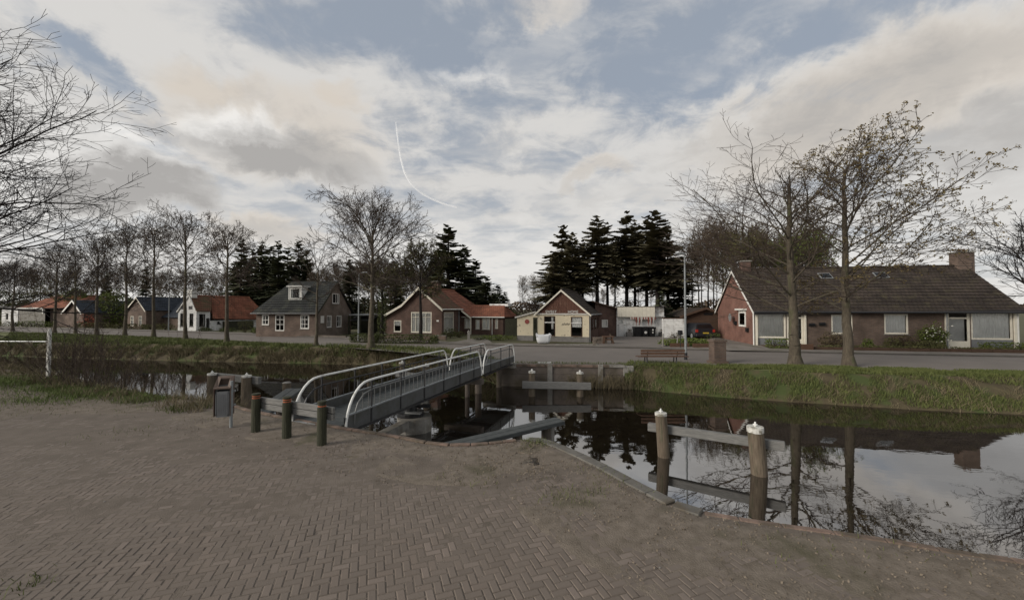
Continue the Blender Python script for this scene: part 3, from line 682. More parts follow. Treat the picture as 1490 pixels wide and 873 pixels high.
def spruce(name, loc, label, cat, seed, H, R, start=.05, mt='needle', group=None, dens=1.0, bare=False):
    r = random.Random(seed); t = thing(name, loc, label, cat, group); ORI[t] = Vector((0, 0, 0))
    v, f = segmesh([(0, 0, 0), (0, 0, H*.5)], [(0, 0, H*.5), (0, 0, H*.98)], [H*.014, H*.009], [H*.009, .02], 8); npart('trunk', v, f, MT['bark_dark'], t)
    A, B, C, Dd = [], [], [], []; nwh = int(H*3.0*dens)
    for i in range(nwh):
        fz = i/nwh; h = H*(start+(1-start)*fz)+r.uniform(-.25, .25); rr = R*(1-fz)**.75*(.35+.65*min(1, fz*5+.35 if start > .2 else 1))*r.uniform(.8, 1.15); nb = 8 if fz < .8 else 5
        for k in range(nb):
            if r.random() < .12: continue
            h += r.uniform(-.35, .35)
            az = r.uniform(0, 6.28); L0 = rr*r.uniform(.6, 1.15)+.15; el = lerp(-.25, .5, fz)+r.uniform(-.28, .26)
            d = Vector((math.cos(az)*math.cos(el), math.sin(az)*math.cos(el), math.sin(el))); side = Vector((-math.sin(az), math.cos(az), 0))
            p = Vector((0, 0, h)); nsub = max(5, int(L0/.2)); sp = .55
            A.append((p, p+d*L0+Vector((0, 0, -.1*L0)), side*.05))
            for j in range(nsub):
                g = (j+.6)/nsub; q = p+d*L0*g+Vector((0, 0, -.12*L0*g*g))
                w = L0*.5*(1-g*.75)*r.uniform(.7, 1.2)+.08
                for s in (-1, 1):
                    e = q+(side*s*.85+d*.6)*w+Vector((0, 0, -w*r.uniform(.1, .5))); A.append((q, e, (d*.5-side*s*.3).normalized()*.17+Vector((0, 0, .06))))
    P0 = np.array([tuple(a[0]) for a in A]); P1 = np.array([tuple(a[1]) for a in A]); W = np.array([tuple(a[2]) for a in A])
    V = np.stack([P0-W*.5, P0+W*.5, P0*.35+P1*.65+W*.6, P1, P0*.35+P1*.65-W*.6], 1)
    n = len(P0); V = V.reshape(-1, 3); Fc = (np.array([[0, 1, 2, 4], [4, 2, 3, 3]])[None]+np.arange(n)[:, None, None]*5)
    quads = Fc[:, 0]; tri = Fc[:, 1]
    V2 = np.concatenate([V[tri[:, 0]], V[tri[:, 1]], (V[tri[:, 2]]), (V[tri[:, 2]]+V[tri[:, 0]])/2], 0); m_ = len(tri)
    q2 = np.stack([np.arange(m_), np.arange(m_)+m_, np.arange(m_)+2*m_, np.arange(m_)+3*m_], -1)+len(V)
    npart('crown', np.concatenate([V, V2]), np.concatenate([quads, q2]), MT[mt], t)
    if start > .25:
        P0, P1, R0, R1 = [], [], [], []
        for i in range(30):
            h = H*r.uniform(.12, start+.1); az = r.uniform(0, 6.28); L0 = r.uniform(.4, 1.4); P0.append((0, 0, h)); P1.append((math.cos(az)*L0, math.sin(az)*L0, h-.2*L0)); R0.append(.03); R1.append(.012)
        v, f = segmesh(P0, P1, R0, R1, 3); npart('dead_branches', v, f, MT['bark_dark'], t, kind='stuff')
    reg(t); return t
def leafmass(name, c, size, n, leaf, mt, parent, seed=1, box=False, ang=0, kind=None, core=True):
    r = np.random.default_rng(seed); sx, sy, sz = size
    p = r.uniform(-1, 1, (n*3, 3))
    if box: 
        k = np.argmax(np.abs(p), 1); p[np.arange(len(p)), k] = np.sign(p[np.arange(len(p)), k])*r.uniform(.8, 1.03, len(p)); p = p[:n]
    else:
        d = np.linalg.norm(p, axis=1); p = p[(d < 1)&(d > .45)][:n]
        lump = 1+.22*np.sin(p[:, 0]*5+seed)*np.cos(p[:, 1]*4.3+seed*2)+.15*np.sin(p[:, 2]*7+seed); p *= lump[:, None]
    p = p*np.array([sx/2, sy/2, sz/2])+np.array([0, 0, sz/2]); p[:, 2] = np.abs(p[:, 2])
    ca, sa = math.cos(ang), math.sin(ang); p = np.stack([p[:, 0]*ca-p[:, 1]*sa, p[:, 0]*sa+p[:, 1]*ca, p[:, 2]], -1)+np.array(c)[None]
    V, Fc = leafquads(p, leaf, seed=seed)
    return npart(name, V, Fc, MT[mt], parent, kind=kind)
def bush(loc, size, label, cat, mt='leaf_hedge', seed=1, n=900, leaf=.12, box=False, ang=0, name='shrub', group=None, stems=True):
    t = thing(name, loc, label, cat, group); t_o = ORI[t]
    leafmass('foliage', loc, size, n, leaf, mt, t, seed, box, ang)
    r = random.Random(seed); P0, P1, R0, R1 = [], [], [], []
    k = max(5, int(size[0]*6)) if box else 9
    ca, sa = math.cos(ang), math.sin(ang)
    for i in range(k):
        x = r.uniform(-.42, .42)*size[0] if box else 0; y = 0
        b = Vector(loc)+Vector((x*ca, x*sa, 0)); e = Vector(loc)+Vector(((x+r.uniform(-.3, .3)*min(size[0], 1.2))*ca-r.uniform(-.3, .3)*size[1]*sa, (x)*sa+r.uniform(-.3, .3)*size[1], size[2]*r.uniform(.5, .85)))
        P0.append(tuple(b)); P1.append(tuple(e)); R0.append(.03); R1.append(.012)
    v, f = segmesh(P0, P1, R0, R1, 4); npart('stems', v, f, MT['twig'], t, kind='stuff')
    return t
def blades(P, h, w, mt, name, seed=1, lean=.35, hv=.5, label=None):
    r = np.random.default_rng(seed); P = np.asarray(P, float); n = len(P); a = r.uniform(0, 6.283, n)
    hh = h*r.uniform(1-hv, 1+hv, n); d = np.stack([np.cos(a), np.sin(a), np.zeros(n)], -1); ln = r.normal(0, lean, (n, 2))*hh[:, None]
    mid = P+np.concatenate([ln*.35, hh[:, None]*.6], 1); tip = P+np.concatenate([ln, hh[:, None]*.95], 1)
    V = np.stack([P-d*w/2, P+d*w/2, mid+d*w*.35, mid-d*w*.35, tip, tip+d*.002], 1).reshape(-1, 3)
    Fc = (np.array([[0, 1, 2, 3], [3, 2, 5, 4]])[None]+np.arange(n)[:, None, None]*6).reshape(-1, 4)
    o = npart(name, V, Fc, MT[mt], None, kind='stuff'); return o

# ------------------------------------------------------------------ bank grass
def bank_points(T, W, n, f0=0, f1=1, xr=(-1e9, 1e9), clump=1.2, thr=-.1, seed=1, jit=.15):
    r = random.Random(seed); seg = [(i, (T[i+1]-T[i]).length) for i in range(len(T)-1) if xr[0] < T[i].x < xr[1]]
    tot = sum(s for _, s in seg); cum = []; a = 0
    for i, s in seg: a += s; cum.append(a)
    import bisect; out = []
    while len(out) < n:
        k = bisect.bisect(cum, r.random()*tot); k = min(k, len(seg)-1); i = seg[k][0]; t = r.random(); f = r.uniform(f0, f1)
        p = T[i].lerp(T[i+1], t); q = W[i].lerp(W[i+1], t); dd = (q-p); dd.z = 0; dd = dd.normalized() if dd.length > .01 else Vector((0, -1, 0))
        x = p.lerp(q, max(f, 0)) if f >= 0 else p+dd*f*3
        x = x+dd*(math.sin(max(0, min(1, f))*math.pi)*.12+r.gauss(0, jit*.4))
        if mnoise.noise(Vector((x.x*clump, x.y*clump, x.z*clump))) < thr: continue
        out.append(tuple(x))
    return out
blades(bank_points(bT2, bW2, 26000, -.45, .95, (5, 34), 1.3, -.15, 3), .13, .02, 'grass', 'bank_grass', 3)
blades(bank_points(bT2, bW2, 4500, .1, 1.02, (5, 34), 1.6, .0, 4), .2, .018, 'grass_dead', 'dry_bank_grass', 4, lean=.8)
blades(bank_points(bT1, bW1, 22000, -.5, .6, (-60, -1), 1.1, -.2, 5), .22, .03, 'grass', 'bank_grass', 5)
blades(bank_points(bT1, bW1, 16000, .3, 1.0, (-60, -1), 1.4, -.1, 6), .35, .03, 'grass_dead', 'dry_bank_grass', 6, lean=.7)
blades(bank_points(nT, nW, 15000, -.3, .8, (-30, -6.8), 1.3, -.1, 7), .22, .014, 'grass_dead', 'dry_bank_grass', 7, lean=.6)
blades(bank_points(nT, nW, 9000, -.35, .3, (-30, -7.5), .8, .0, 8), .09, .012, 'grass', 'bank_grass', 8)
blades(bank_points(bT1, bW1, 6000, -.3, .95, (-9, 1), 1.3, -.2, 15), .18, .022, 'grass', 'bank_grass', 15)
blades(bank_points(bT1, bW1, 4000, .2, 1.0, (-9, 1), 1.6, -.1, 16), .25, .02, 'grass_dead', 'dry_bank_grass', 16, lean=.7)
def scatter(pts, n, thr=0, sc=1.0, seed=1, z=None):
    from mathutils.geometry import intersect_point_tri_2d, tessellate_polygon
    r = random.Random(seed); P = [Vector(p) for p in pts]; tr = tessellate_polygon([P]); ar = [abs((P[b]-P[a]).cross(P[c]-P[a]).z) for a, b, c in tr]
    out = []
    while len(out) < n:
        a, b, c = r.choices(tr, ar)[0]; u, v = r.random(), r.random()
        if u+v > 1: u, v = 1-u, 1-v
        x = P[a]+(P[b]-P[a])*u+(P[c]-P[a])*v
        if mnoise.noise(Vector((x.x*sc, x.y*sc, 0))) < thr: continue
        out.append((x.x, x.y, x.z if z is None else z))
    return out
blades(scatter([p for p in vr if p.x < 32], 24000, -.25, .9, 1), .09, .03, 'grass', 'verge_grass', 9)
blades(scatter([p for p in vl if p.x > -62], 26000, -.3, .9, 2), .1, .04, 'grass', 'verge_grass', 10)
# tufts on the quay dirt
P = []
for (px, py, n, s) in [(785, 645, 260, .16), (770, 640, 120, .12), (960, 715, 60, .2), (825, 722, 120, .22), (865, 718, 60, .12), (700, 700, 60, .3), (1300, 800, 40, .3), (880, 690, 90, .25), (175, 630, 90, .35), (40, 850, 60, .12), (150, 575, 1500, 1.0), (90, 570, 1500, 1.1), (230, 585, 500, .7), (20, 562, 2600, 1.2), (-40, 562, 1500, 1.5), (60, 590, 500, 1.2), (300, 610, 50, .4), (1150, 800, 40, .3)]:
    c = gp(px, py, 0)
    for _ in range(n): P.append((c.x+random.gauss(0, s), c.y+random.gauss(0, s*.8), random.uniform(-.01, .01)))
P = [p for p in P if inside_near(p[0], p[1]-.25)]
blades(P, .05, .008, 'grass', 'weeds', 12, lean=.5)
P = []
for (px, py, n, s) in [(20, 556, 4200, 1.3), (-60, 556, 2600, 1.6), (95, 566, 1500, .8), (165, 574, 2600, .8), (120, 572, 900, .7), (215, 582, 700, .45), (60, 584, 500, .8)]:
    c = gp(px, py, 0)
    for _ in range(n): P.append((c.x+random.gauss(0, s), c.y+random.gauss(0, s*.45), random.uniform(0, .03)))
P = [p for p in P if inside_near(p[0], p[1]-.3)]
blades(P, .085, .014, 'grass_bright', 'grass_patch', 19, lean=.5)
# leaf litter and grit on the dirt
P = []
for i in range(5200):
    p = random.choice(near_quay_s[3:-2]); q = near_quay_s[near_quay_s.index(p)-1]; x = p.lerp(q, random.random()); a = random.random()**1.4*1.7+.15
    t = (p-q).normalized(); x = x+Vector((t.y, -t.x, 0))*a; P.append((x.x, x.y, .014+random.uniform(-.006, .01)))
V, Fc = leafquads(P, .026, seed=4); V[:, 2] = np.clip(V[:, 2], 0.0, .035)
MT['litter'] = mat('brown_litter', (.1, .078, .055), .9, .3, 9, 0, col2=(.21, .175, .135))
npart('leaf_litter', V, Fc, MT['litter'], None, kind='stuff')
P = []
r = random.Random(8)
for i in range(420):
    k = r.randrange(4, len(near_quay_s)-3); p = near_quay_s[k].lerp(near_quay_s[k+1], r.random()); t = (near_quay_s[k+1]-near_quay_s[k]).normalized(); d = abs(r.gauss(0, 1.1))+.03
    P.append((p.x-t.y*d, p.y+t.x*d, WZ+.004))
V, Fc = leafquads(P, .035, seed=14); V[:, 2] = WZ+.003+np.abs(V[:, 2]-WZ)*.08
npart('floating_leaves', V, Fc, MT['litter'], None, kind='stuff')
m = M(); r = random.Random(12)
spots = [(178, 668), (220, 711), (291, 743), (152, 730), (840, 748), (690, 655), (960, 826), (1045, 765), (1070, 768), (865, 747)]+[(r.uniform(0, 1400), r.uniform(640, 860)) for _ in range(70)]
for i, (px, py) in enumerate(spots):
    c = gp(px, py, 0)
    if not inside_near(c.x, c.y): continue
    s = r.uniform(.003, .007) if i > 9 else r.uniform(.008, .014); a = r.uniform(0, 6.28)
    m.poly([c+Vector((math.cos(a+k*1.26)*s*r.uniform(.7, 1.3), math.sin(a+k*1.26)*s*r.uniform(.6, 1.2), .001)) for k in range(5)], (0, 0, s*.6))
struct('pebbles', m, MT['concrete'], kind='stuff', uv=False)
# ------------------------------------------------------------------ building helpers
Zv = Vector((0, 0, 1))
class Face:
    """a vertical wall plane: foot point P, direction t (unit), z of foot"""
    def __init__(s, P, t):
        s.P = Vector(P); s.t = Vector((t[0], t[1], 0)).normalized(); s.n = Vector((s.t.y, -s.t.x, 0))   # n points to the viewer side when t runs to the right
    def s_at(s, px):
        u = U(px); return (u*s.P.y-s.P.x)/(s.t.x-u*s.t.y)
    def z_at(s, py, sx): return zat(py, (s.P+s.t*sx).y)
    def pt(s, a, z, out=0): p = s.P+s.t*a+s.n*out; return Vector((p.x, p.y, z))
    def rect(s, x0, y0, x1, y1):
        a, b = s.s_at(x0), s.s_at(x1); mid = (a+b)/2
        return (a, s.z_at(y1, mid), b, s.z_at(y0, mid))
def wall(face, a0, a1, z0, z1, holes, mt, parent, name='wall', rev=.12, top=None, label=None):
    """wall with real openings; holes = (a0,z0,a1,z1); top = extra polygon above (list of (a,z))"""
    xs = sorted(set([a0, a1]+[h[0] for h in holes]+[h[2] for h in holes])); zs = sorted(set([z0, z1]+[h[1] for h in holes]+[h[3] for h in holes]))
    m = M()
    for x, x2 in zip(xs[:-1], xs[1:]):
        for z, z2 in zip(zs[:-1], zs[1:]):
            cx, cz = (x+x2)/2, (z+z2)/2
            if any(h[0] < cx < h[2] and h[1] < cz < h[3] for h in holes): continue
            m.face([face.pt(x, z), face.pt(x2, z), face.pt(x2, z2), face.pt(x, z2)])
    for h in holes:
        A, B, C, D = (h[0], h[1]), (h[2], h[1]), (h[2], h[3]), (h[0], h[3])
        for p, q in ((A, B), (B, C), (C, D), (D, A)): m.face([face.pt(*p), face.pt(*q), face.pt(*q, -rev), face.pt(*p, -rev)])
    if top: m.face([face.pt(a, z) for a, z in top])
    return part(name, m, mt, parent, label=label)
def window(face, h, parent, fr='white', fw=.07, mull=(), trans=(), curtain='curtain', sill=True, name='window', depth=.09, cur=1.0, split=False, crange=None, mw=.045):
    a0, z0, a1, z1 = h; m = M(); t = face.t
    def bar(x0, y0, x1, y1, o0=-depth, o1=-depth+.07):
        m.obox(face.pt(x0, y0, o0), t*(x1-x0), face.n*(o1-o0), Zv*(y1-y0))
    bar(a0, z0, a0+fw, z1); bar(a1-fw, z0, a1, z1); bar(a0+fw, z1-fw, a1-fw, z1); bar(a0+fw, z0, a1-fw, z0+fw)
    for x in mull: xx = lerp(a0, a1, x); bar(xx-mw/2, z0+fw, xx+mw/2, z1-fw, -depth+.01, -depth+.06)
    for y in trans: yy = lerp(z0, z1, y); bar(a0+fw, yy-mw/2, a1-fw, yy+mw/2, -depth+.008, -depth+.058)
    w = part(name, m, MT[fr], parent)
    part('pane', M().face([face.pt(a0+fw, z0+fw, -depth+.03), face.pt(a1-fw, z0+fw, -depth+.03), face.pt(a1-fw, z1-fw, -depth+.03), face.pt(a0+fw, z1-fw, -depth+.03)]), MT['glass'], w)
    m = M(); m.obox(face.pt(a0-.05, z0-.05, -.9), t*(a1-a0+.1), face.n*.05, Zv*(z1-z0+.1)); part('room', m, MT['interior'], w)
    if curtain:
        m = M(); rg = [(a0+fw, a1-fw)] if not split else [(a0+fw, lerp(a0, a1, .24)), (lerp(a0, a1, .76), a1-fw)]
        if crange: rg = [(lerp(a0, a1, x), lerp(a0, a1, y)) for x, y in crange]
        for x0, x1 in rg:
            n = max(6, int((x1-x0)/.05)); o = len(m.v)
            for i in range(n+1):
                x = lerp(x0, x1, i/n); off = -depth-.02+.018*math.sin(i*1.9)+.008*math.sin(i*.7)
                m.v.append(tuple(face.pt(x, lerp(z1, z0, cur)+fw*.5, off))); m.v.append(tuple(face.pt(x, z1-fw, off)))
            for i in range(n): m.f.append((o+2*i, o+2*i+2, o+2*i+3, o+2*i+1))
        part('curtain', m, MT[curtain], w)
    if sill:
        m = M(); m.obox(face.pt(a0-.05, z0-.06, -depth+.02), t*(a1-a0+.1), face.n*(depth+.04), Zv*.055); part('sill', m, MT['concrete'], w)
    return w
def roof_slope(e0, e1, r1, r0, mt, parent, row=.34, th=.05, name='roof', kind=None):
    """tiled slope, eave e0->e1, ridge r0->r1; courses are real overlapping steps"""
    e0, e1, r0, r1 = map(Vector, (e0, e1, r0, r1)); L = max((r0-e0).length, (r1-e1).length); n = max(3, int(L/row)); nrm = (e1-e0).cross(r0-e0).normalized()
    if nrm.z < 0: nrm = -nrm
    m = M()
    for i in range(n):
        a, b = i/n, (i+1.25)/n; b = min(b, 1)
        p, q = e0.lerp(r0, a), e1.lerp(r1, a); r, s_ = e0.lerp(r0, b), e1.lerp(r1, b)
        m.add([p+nrm*(th), q+nrm*(th), s_+nrm*.012, r+nrm*.012, p+nrm*.0, q+nrm*.0], [(0, 1, 2, 3), (4, 5, 1, 0)])
    m.add([e0-nrm*.03, e1-nrm*.03, r1-nrm*.03, r0-nrm*.03], [(3, 2, 1, 0)])
    m.add([e0-nrm*.03, e0+nrm*th, r0+nrm*.02, r0-nrm*.03], [(0, 1, 2, 3)]); m.add([e1-nrm*.03, e1+nrm*th, r1+nrm*.02, r1-nrm*.03], [(3, 2, 1, 0)])
    return part(name, m, mt, parent, kind=kind)
def ridge_cap(a, b, mt, parent, r=.09, name='ridge_tile'):
    a, b = Vector(a), Vector(b); n = max(1, int((b-a).length/.4)); m = M()
    for i in range(n): m.tube([a.lerp(b, i/n+.003), a.lerp(b, (i+1)/n)], [r*1.06, r], 8)
    return part(name, m, mt, parent)
def board(a, b, w, th, mt, parent, name='bargeboard', up=None, n=(0, -1, 0)):
    """flat board from a to b, w tall (hanging down), th thick along n"""
    a, b = Vector(a), Vector(b); up = up or Vector((0, 0, 1)); m = M(); m.obox(a-up*w, b-a, Vector(n)*th, up*w); return part(name, m, mt, parent)
def chimney(c, sx, sy, h, mt, parent, ang=0, cap='concrete', pots=1):
    m = M(); m.cbox(c, sx, sy, h, ang); o = part('chimney', m, MT[mt], parent)
    m = M(); m.cbox(Vector(c)+Zv*h, sx+.12, sy+.12, .1, ang); part('cap', m, MT[cap], o)
    for i in range(pots):
        m = M(); m.cyl(Vector(c)+Vector(((i-(pots-1)/2)*.35, 0, h+.1)), .09, .22, 10); part('pot', m, MT['brick_red'], o)
    return o
def gutter(a, b, parent, mt='steel_dark', r=.06):
    m = M(); m.tube([a, b], r, 8); return part('gutter', m, MT[mt], parent)
def pipe(p, z0, z1, parent, mt='white', r=.04):
    m = M(); m.tube([(p[0], p[1], z0), (p[0], p[1], z1)], r, 8); return part('drainpipe', m, MT[mt], parent)
def solidwall(pts, z0, z1, mt, parent, name='wall'):
    m = M()
    for a, b in zip(pts[:-1], pts[1:]): m.face([(a.x, a.y, z0), (b.x, b.y, z0), (b.x, b.y, z1), (a.x, a.y, z1)])
    return part(name, m, mt, parent)
def H2(p, z): return Vector((p.x, p.y, z))

# ------------------------------------------------------------------ long bungalow on the right
def long_bungalow():
    P = at(1097, 28.6); t = Vector((.985, -.172, 0)).normalized(); f = Face(P, t); b = Vector((-t.y, t.x, 0)); b = Vector((.172, .985, 0)).normalized()
    T = thing('long_bungalow', P, 'long low brown brick bungalow with mossy brown roof and two white porches', 'house')
    W = f.s_at(1480); D = 7.6; ze = 2.55; zr = zat(394, P.y+3.8)
    w1 = f.rect(1101, 453, 1143, 498); w1 = (w1[0], GZ+.12, w1[2], ze-.22)
    d1 = f.rect(1144, 455, 1169, 500); d1 = (d1[0], GZ+.05, d1[2], ze-.22)
    w2 = f.rect(1209, 458, 1240, 486); w3 = f.rect(1286, 457, 1321, 486)
    d2 = f.rect(1377, 452, 1411, 502); d2 = (d2[0], GZ+.05, d2[2], ze-.2); w4 = f.rect(1412, 452, 1473, 502); w4 = (w4[0], GZ+.12, w4[2], ze-.2)
    wall(f, 0, W, GZ-.1, ze, [w1, d1, w2, w3, d2, w4], MT['brick_brown'], T)
    for h in (w2, w3): window(f, h, T, 'trim_cream', .09, curtain='curtain')
    zz = w1[1]
    def glazed(h, panel=.55):
        m = M(); m.obox(f.pt(h[0], h[1]-.1, -.1), t*(h[2]-h[0]), f.n*.06, Zv*(panel+.1)); part('panel', m, MT['leaf_hedge'] if False else MT['bin_grey'], T)
        return window(f, (h[0], h[1]+panel, h[2], h[3]), T, 'trim_cream', .11, curtain='curtain', sill=False, name='window')
    glazed(w1, .5); glazed(w4, .55)
    for h in (d1, d2):   # porch doors
        m = M(); m.obox(f.pt(h[0], h[1], -.09), t*.14, f.n*.06, Zv*(h[3]-h[1])); m.obox(f.pt(h[2]-.14, h[1], -.09), t*.14, f.n*.06, Zv*(h[3]-h[1]))
        m.obox(f.pt(h[0]+.14, h[3]-.12, -.09), t*(h[2]-h[0]-.28), f.n*.06, Zv*.12); m.obox(f.pt(h[0]+.14, h[3]-.5, -.088), t*(h[2]-h[0]-.28), f.n*.056, Zv*.1)
        m.obox(f.pt(h[0]+.14, h[1], -.09), t*(h[2]-h[0]-.28), f.n*.05, Zv*.5)
        dd = part('door', m, MT['trim_cream'], T)
        part('pane', M().face([f.pt(h[0]+.14, h[1]+.5, -.06), f.pt(h[2]-.14, h[1]+.5, -.06), f.pt(h[2]-.14, h[3]-.12, -.06), f.pt(h[0]+.14, h[3]-.12, -.06)]), MT['glass'], dd)
        m = M(); m.obox(f.pt(h[0]+.2, h[1]+.5, -.2), t*(h[2]-h[0]-.4), f.n*.02, Zv*(h[3]-h[1]-1)); part('curtain', m, MT['curtain_grey'], dd)
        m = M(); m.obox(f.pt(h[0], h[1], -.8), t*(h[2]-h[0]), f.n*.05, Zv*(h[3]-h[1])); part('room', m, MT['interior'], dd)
        m = M(); m.tube([f.pt(h[2]-.2, h[1]+1.0, -.03), f.pt(h[2]-.2, h[1]+1.12, -.0)], .018, 6); part('handle', m, MT['galv'], dd)
    # pale frames round both porches
    for (x0, x1) in ((w1[0]-.12, d1[2]+.12), (d2[0]-.14, w4[2]+.14)):
        m = M(); m.obox(f.pt(x0, ze-.2, .01), t*(x1-x0), f.n*.09, Zv*.16); part('fascia', m, MT['trim_cream'], T)
        for x in (x0, x1-.13):
            m = M(); m.obox(f.pt(x, GZ, .012), t*.13, f.n*.085, Zv*(ze-.2-GZ)); part('post', m, MT['trim_cream'], T)
    A = f.P; Bp = f.pt(W, 0); C = Bp+b*D; Dp = A+b*D
    # gable on the left, hip on the right
    m = M(); mid = A+b*D/2
    m.face([H2(Dp, GZ-.1), H2(A, GZ-.1), H2(A, ze), H2(mid, zr), H2(Dp, ze)]); part('gable_wall', m, MT['brick_pink'], T, label='pinkish red brick gable end')
    solidwall([C, Dp], GZ-.1, ze, MT['brick_brown'], T, 'wall')
    m = M(); m.face([H2(Bp, GZ-.1), H2(C, GZ-.1), H2(C, ze), H2(mid+t*W, zr), H2(Bp, ze)]); part('gable_wall', m, MT['brick_brown'], T)
    oh = .35; E0 = A+f.n*oh-t*.15; E1 = Bp+f.n*oh+t*.3; dz = oh*(zr-ze)/(D/2)
    hipx = f.s_at(1420)*.985
    R0 = H2(mid-t*.15, zr); R1 = H2(A+b*D/2+t*(W+.3), zr); B0 = Dp+b*oh-t*.15; B1 = C+b*oh+t*.3
    roof_slope(H2(E0, ze-dz+.06), H2(E1, ze-dz+.06), R1+Zv*.06, R0+Zv*.06, MT['tile_brown'], T)
    roof_slope(H2(B1, ze-dz+.06), H2(B0, ze-dz+.06), R0+Zv*.06, R1+Zv*.06, MT['tile_brown'], T)
    ridge_cap(R0+Zv*.1, R1+Zv*.1, MT['tile_brown'], T)
    board(H2(E0, ze-dz), R0, .18, .03, MT['white'], T, 'bargeboard', n=-t); board(H2(B0, ze-dz), R0, .18, .03, MT['white'], T, 'bargeboard', n=-t)
    gutter(H2(E0+f.n*.06, ze-dz+.02), H2(E1+f.n*.06, ze-dz+.02), T)
    m = M(); m.obox(H2(E0, ze-dz-.14), E1-E0, -f.n*.03, Zv*.14); part('fascia', m, MT['steel_dark'], T)
    pipe(f.pt(-.06, 0, .05), GZ, ze-.05, T, 'white', .05); pipe(f.pt(W-.05, 0, .06), GZ, ze-.05, T, 'white', .06); pipe(f.pt(f.s_at(1375), 0, .12), GZ, ze-.1, T, 'galv', .04)
    Yr = (A+b*D/2).y
    # chimneys
    s = f.s_at(1398)*1.0; pc = mid+t*((U(1401)*mid.y-mid.x)/(t.x-U(1401)*t.y)); chimney(H2(pc, zr-.5), 1.05, .75, 1.55, 'brick_brown', T, math.atan2(t.y, t.x), pots=2)
    pc = mid+t*.9; chimney(H2(pc, zr-.4), .7, .5, 1.1, 'brick_red', T, math.atan2(t.y, t.x), pots=0)
    # skylights
    for px in (1201, 1282):
        py = 409 if px < 1250 else 408; k = .8
        e = E0+t*((U(px)*E0.y-E0.x)/(t.x-U(px)*t.y)); 
        c = H2(e, ze-dz+.06); r = c.lerp(c+(R0-H2(E0, ze-dz+.06)), k); r = r-t*.3*0
        sl = (R0-H2(E0, ze-dz+.06)).normalized(); nn = t.cross(sl).normalized(); nn = nn if nn.z > 0 else -nn
        r = r+t*(U(px)*r.y-r.x)/(t.x-U(px)*t.y)
        m = M(); m.obox(r-t*.42+nn*.05-sl*.35, t*.84, sl*.7, nn*.07); so = part('skylight', m, MT['galv'], T)
        m = M(); m.obox(r-t*.36+nn*.121-sl*.29, t*.72, sl*.58, nn*.012); part('pane', m, MT['glass'], so)
    # gable fittings: small window, satellite dish, lantern, letter box
    g = Face(A, -b); 
    g = Face(Dp, -b); L = D
    sx = g.s_at(1081); zc = zat(464, (g.P+g.t*sx).y)
    m = M(); m.obox(g.pt(sx-.75, zc-.6, .0), g.t*1.3, g.n*.05, Zv*1.3); w = part('window', m, MT['white'], T); m = M(); m.obox(g.pt(sx-.6, zc-.45, .052), g.t*1.0, g.n*.01, Zv*.9); part('pane', m, MT['glass'], w)
    m = M(); m.obox(g.pt(sx-1.0, zc+.68, 0), g.t*1.7, g.n*.25, Zv*.12); part('blind_box', m, MT['white'], w)
    c = g.pt(g.s_at(1069), zat(461, P.y+6), .35); m = M()
    m.tube([c, c+g.n*.03], [.3, .33], 16); m.tube([c-g.n*.35, c], .02, 6); part('satellite_dish', m, MT['galv'], T)
    for px, py in ((1071, 470), (1088, 480)):
        m = M(); a = g.s_at(px); m.obox(g.pt(a-.15, zat(py, (g.P+g.t*a).y)-.15, 0), g.t*.3, g.n*.15, Zv*.3); part('wall_lantern' if px < 1080 else 'letter_box', m, MT['black'], T)
    for px, py in ((1180, 472), (1195, 471)):
        a = f.s_at(px); m = M(); m.tube([f.pt(a-.17, f.z_at(py, a), .06), f.pt(a+.17, f.z_at(py, a), .06)], [.08, .1], 8); m.obox(f.pt(a-.2, f.z_at(py, a)-.12, 0), t*.4, f.n*.14, Zv*.04); part('wall_ornament', m, MT['black'], T)
    # front garden objects
    leafbed = []
    def fb(px0, px1, out, h, n, mt, lab, seed, name='shrub', cat='shrub', d=.8, box=True, leaf=.11):
        a0, a1 = f.s_at(px0), f.s_at(px1); p = f.pt((a0+a1)/2, GZ, out); return bush(tuple(p), (a1-a0, d, h), lab, cat, mt, seed, n, leaf, box, math.atan2(t.y, t.x), name)
    fb(1107, 1150, .8, .62, 700, 'leaf_fresh', 'low bright green box hedge under the left porch window of the long bungalow', 31, 'hedge', 'hedge')
    fb(1412, 1470, .75, .55, 900, 'leaf_fresh', 'low green hedge under the right porch window of the long bungalow', 32, 'hedge', 'hedge')
    fb(1180, 1215, .9, 1.1, 900, 'leaf_brown', 'brownish rounded shrub left of the bungalow window beside the tree', 33, box=False, d=1.2)
    fb(1238, 1254, 1.0, .7, 400, 'leaf_fresh', 'small fresh green shrub between the two small bungalow windows', 34, box=False, d=.7)
    fb(1268, 1292, 1.0, .8, 500, 'leaf_olive', 'olive green shrub below the second bungalow window', 35, box=False, d=.9)
    fb(1286, 1322, .6, 1.0, 600, 'leaf_brown', 'reddish brown shrub close under the right square bungalow window', 36, box=False, d=.8)
    fb(1295, 1345, 1.5, .7, 900, 'leaf_olive', 'wide low green shrub in front of the bungalow wall, left of the climbing bush', 37, box=False, d=1.0)
    o = fb(1325, 1371, .45, 1.75, 1300, 'leaf_fresh', 'tall leafy bush with white blossoms against the bungalow wall left of the right porch', 38, box=False, d=.8)
    r = random.Random(3); p = o.location; Vq, Fq = leafquads([(p.x+r.uniform(-.9, .9), p.y-.4+r.uniform(-.1, .1), p.z+r.uniform(.5, 1.6)) for _ in range(60)], .1, seed=2); npart('blossoms', Vq, Fq, MT['white_flower'], o)
    fb(1172, 1376, 1.9, .3, 2600, 'leaf_olive', 'long low strip of ground cover plants along the front of the bungalow garden', 39, 'flower_bed', 'flower bed', d=.7)
    fb(1376, 1500, 1.9, .28, 1700, 'leaf_olive', 'low plants edging the garden before the right porch', 40, 'flower_bed', 'flower bed', d=.7)
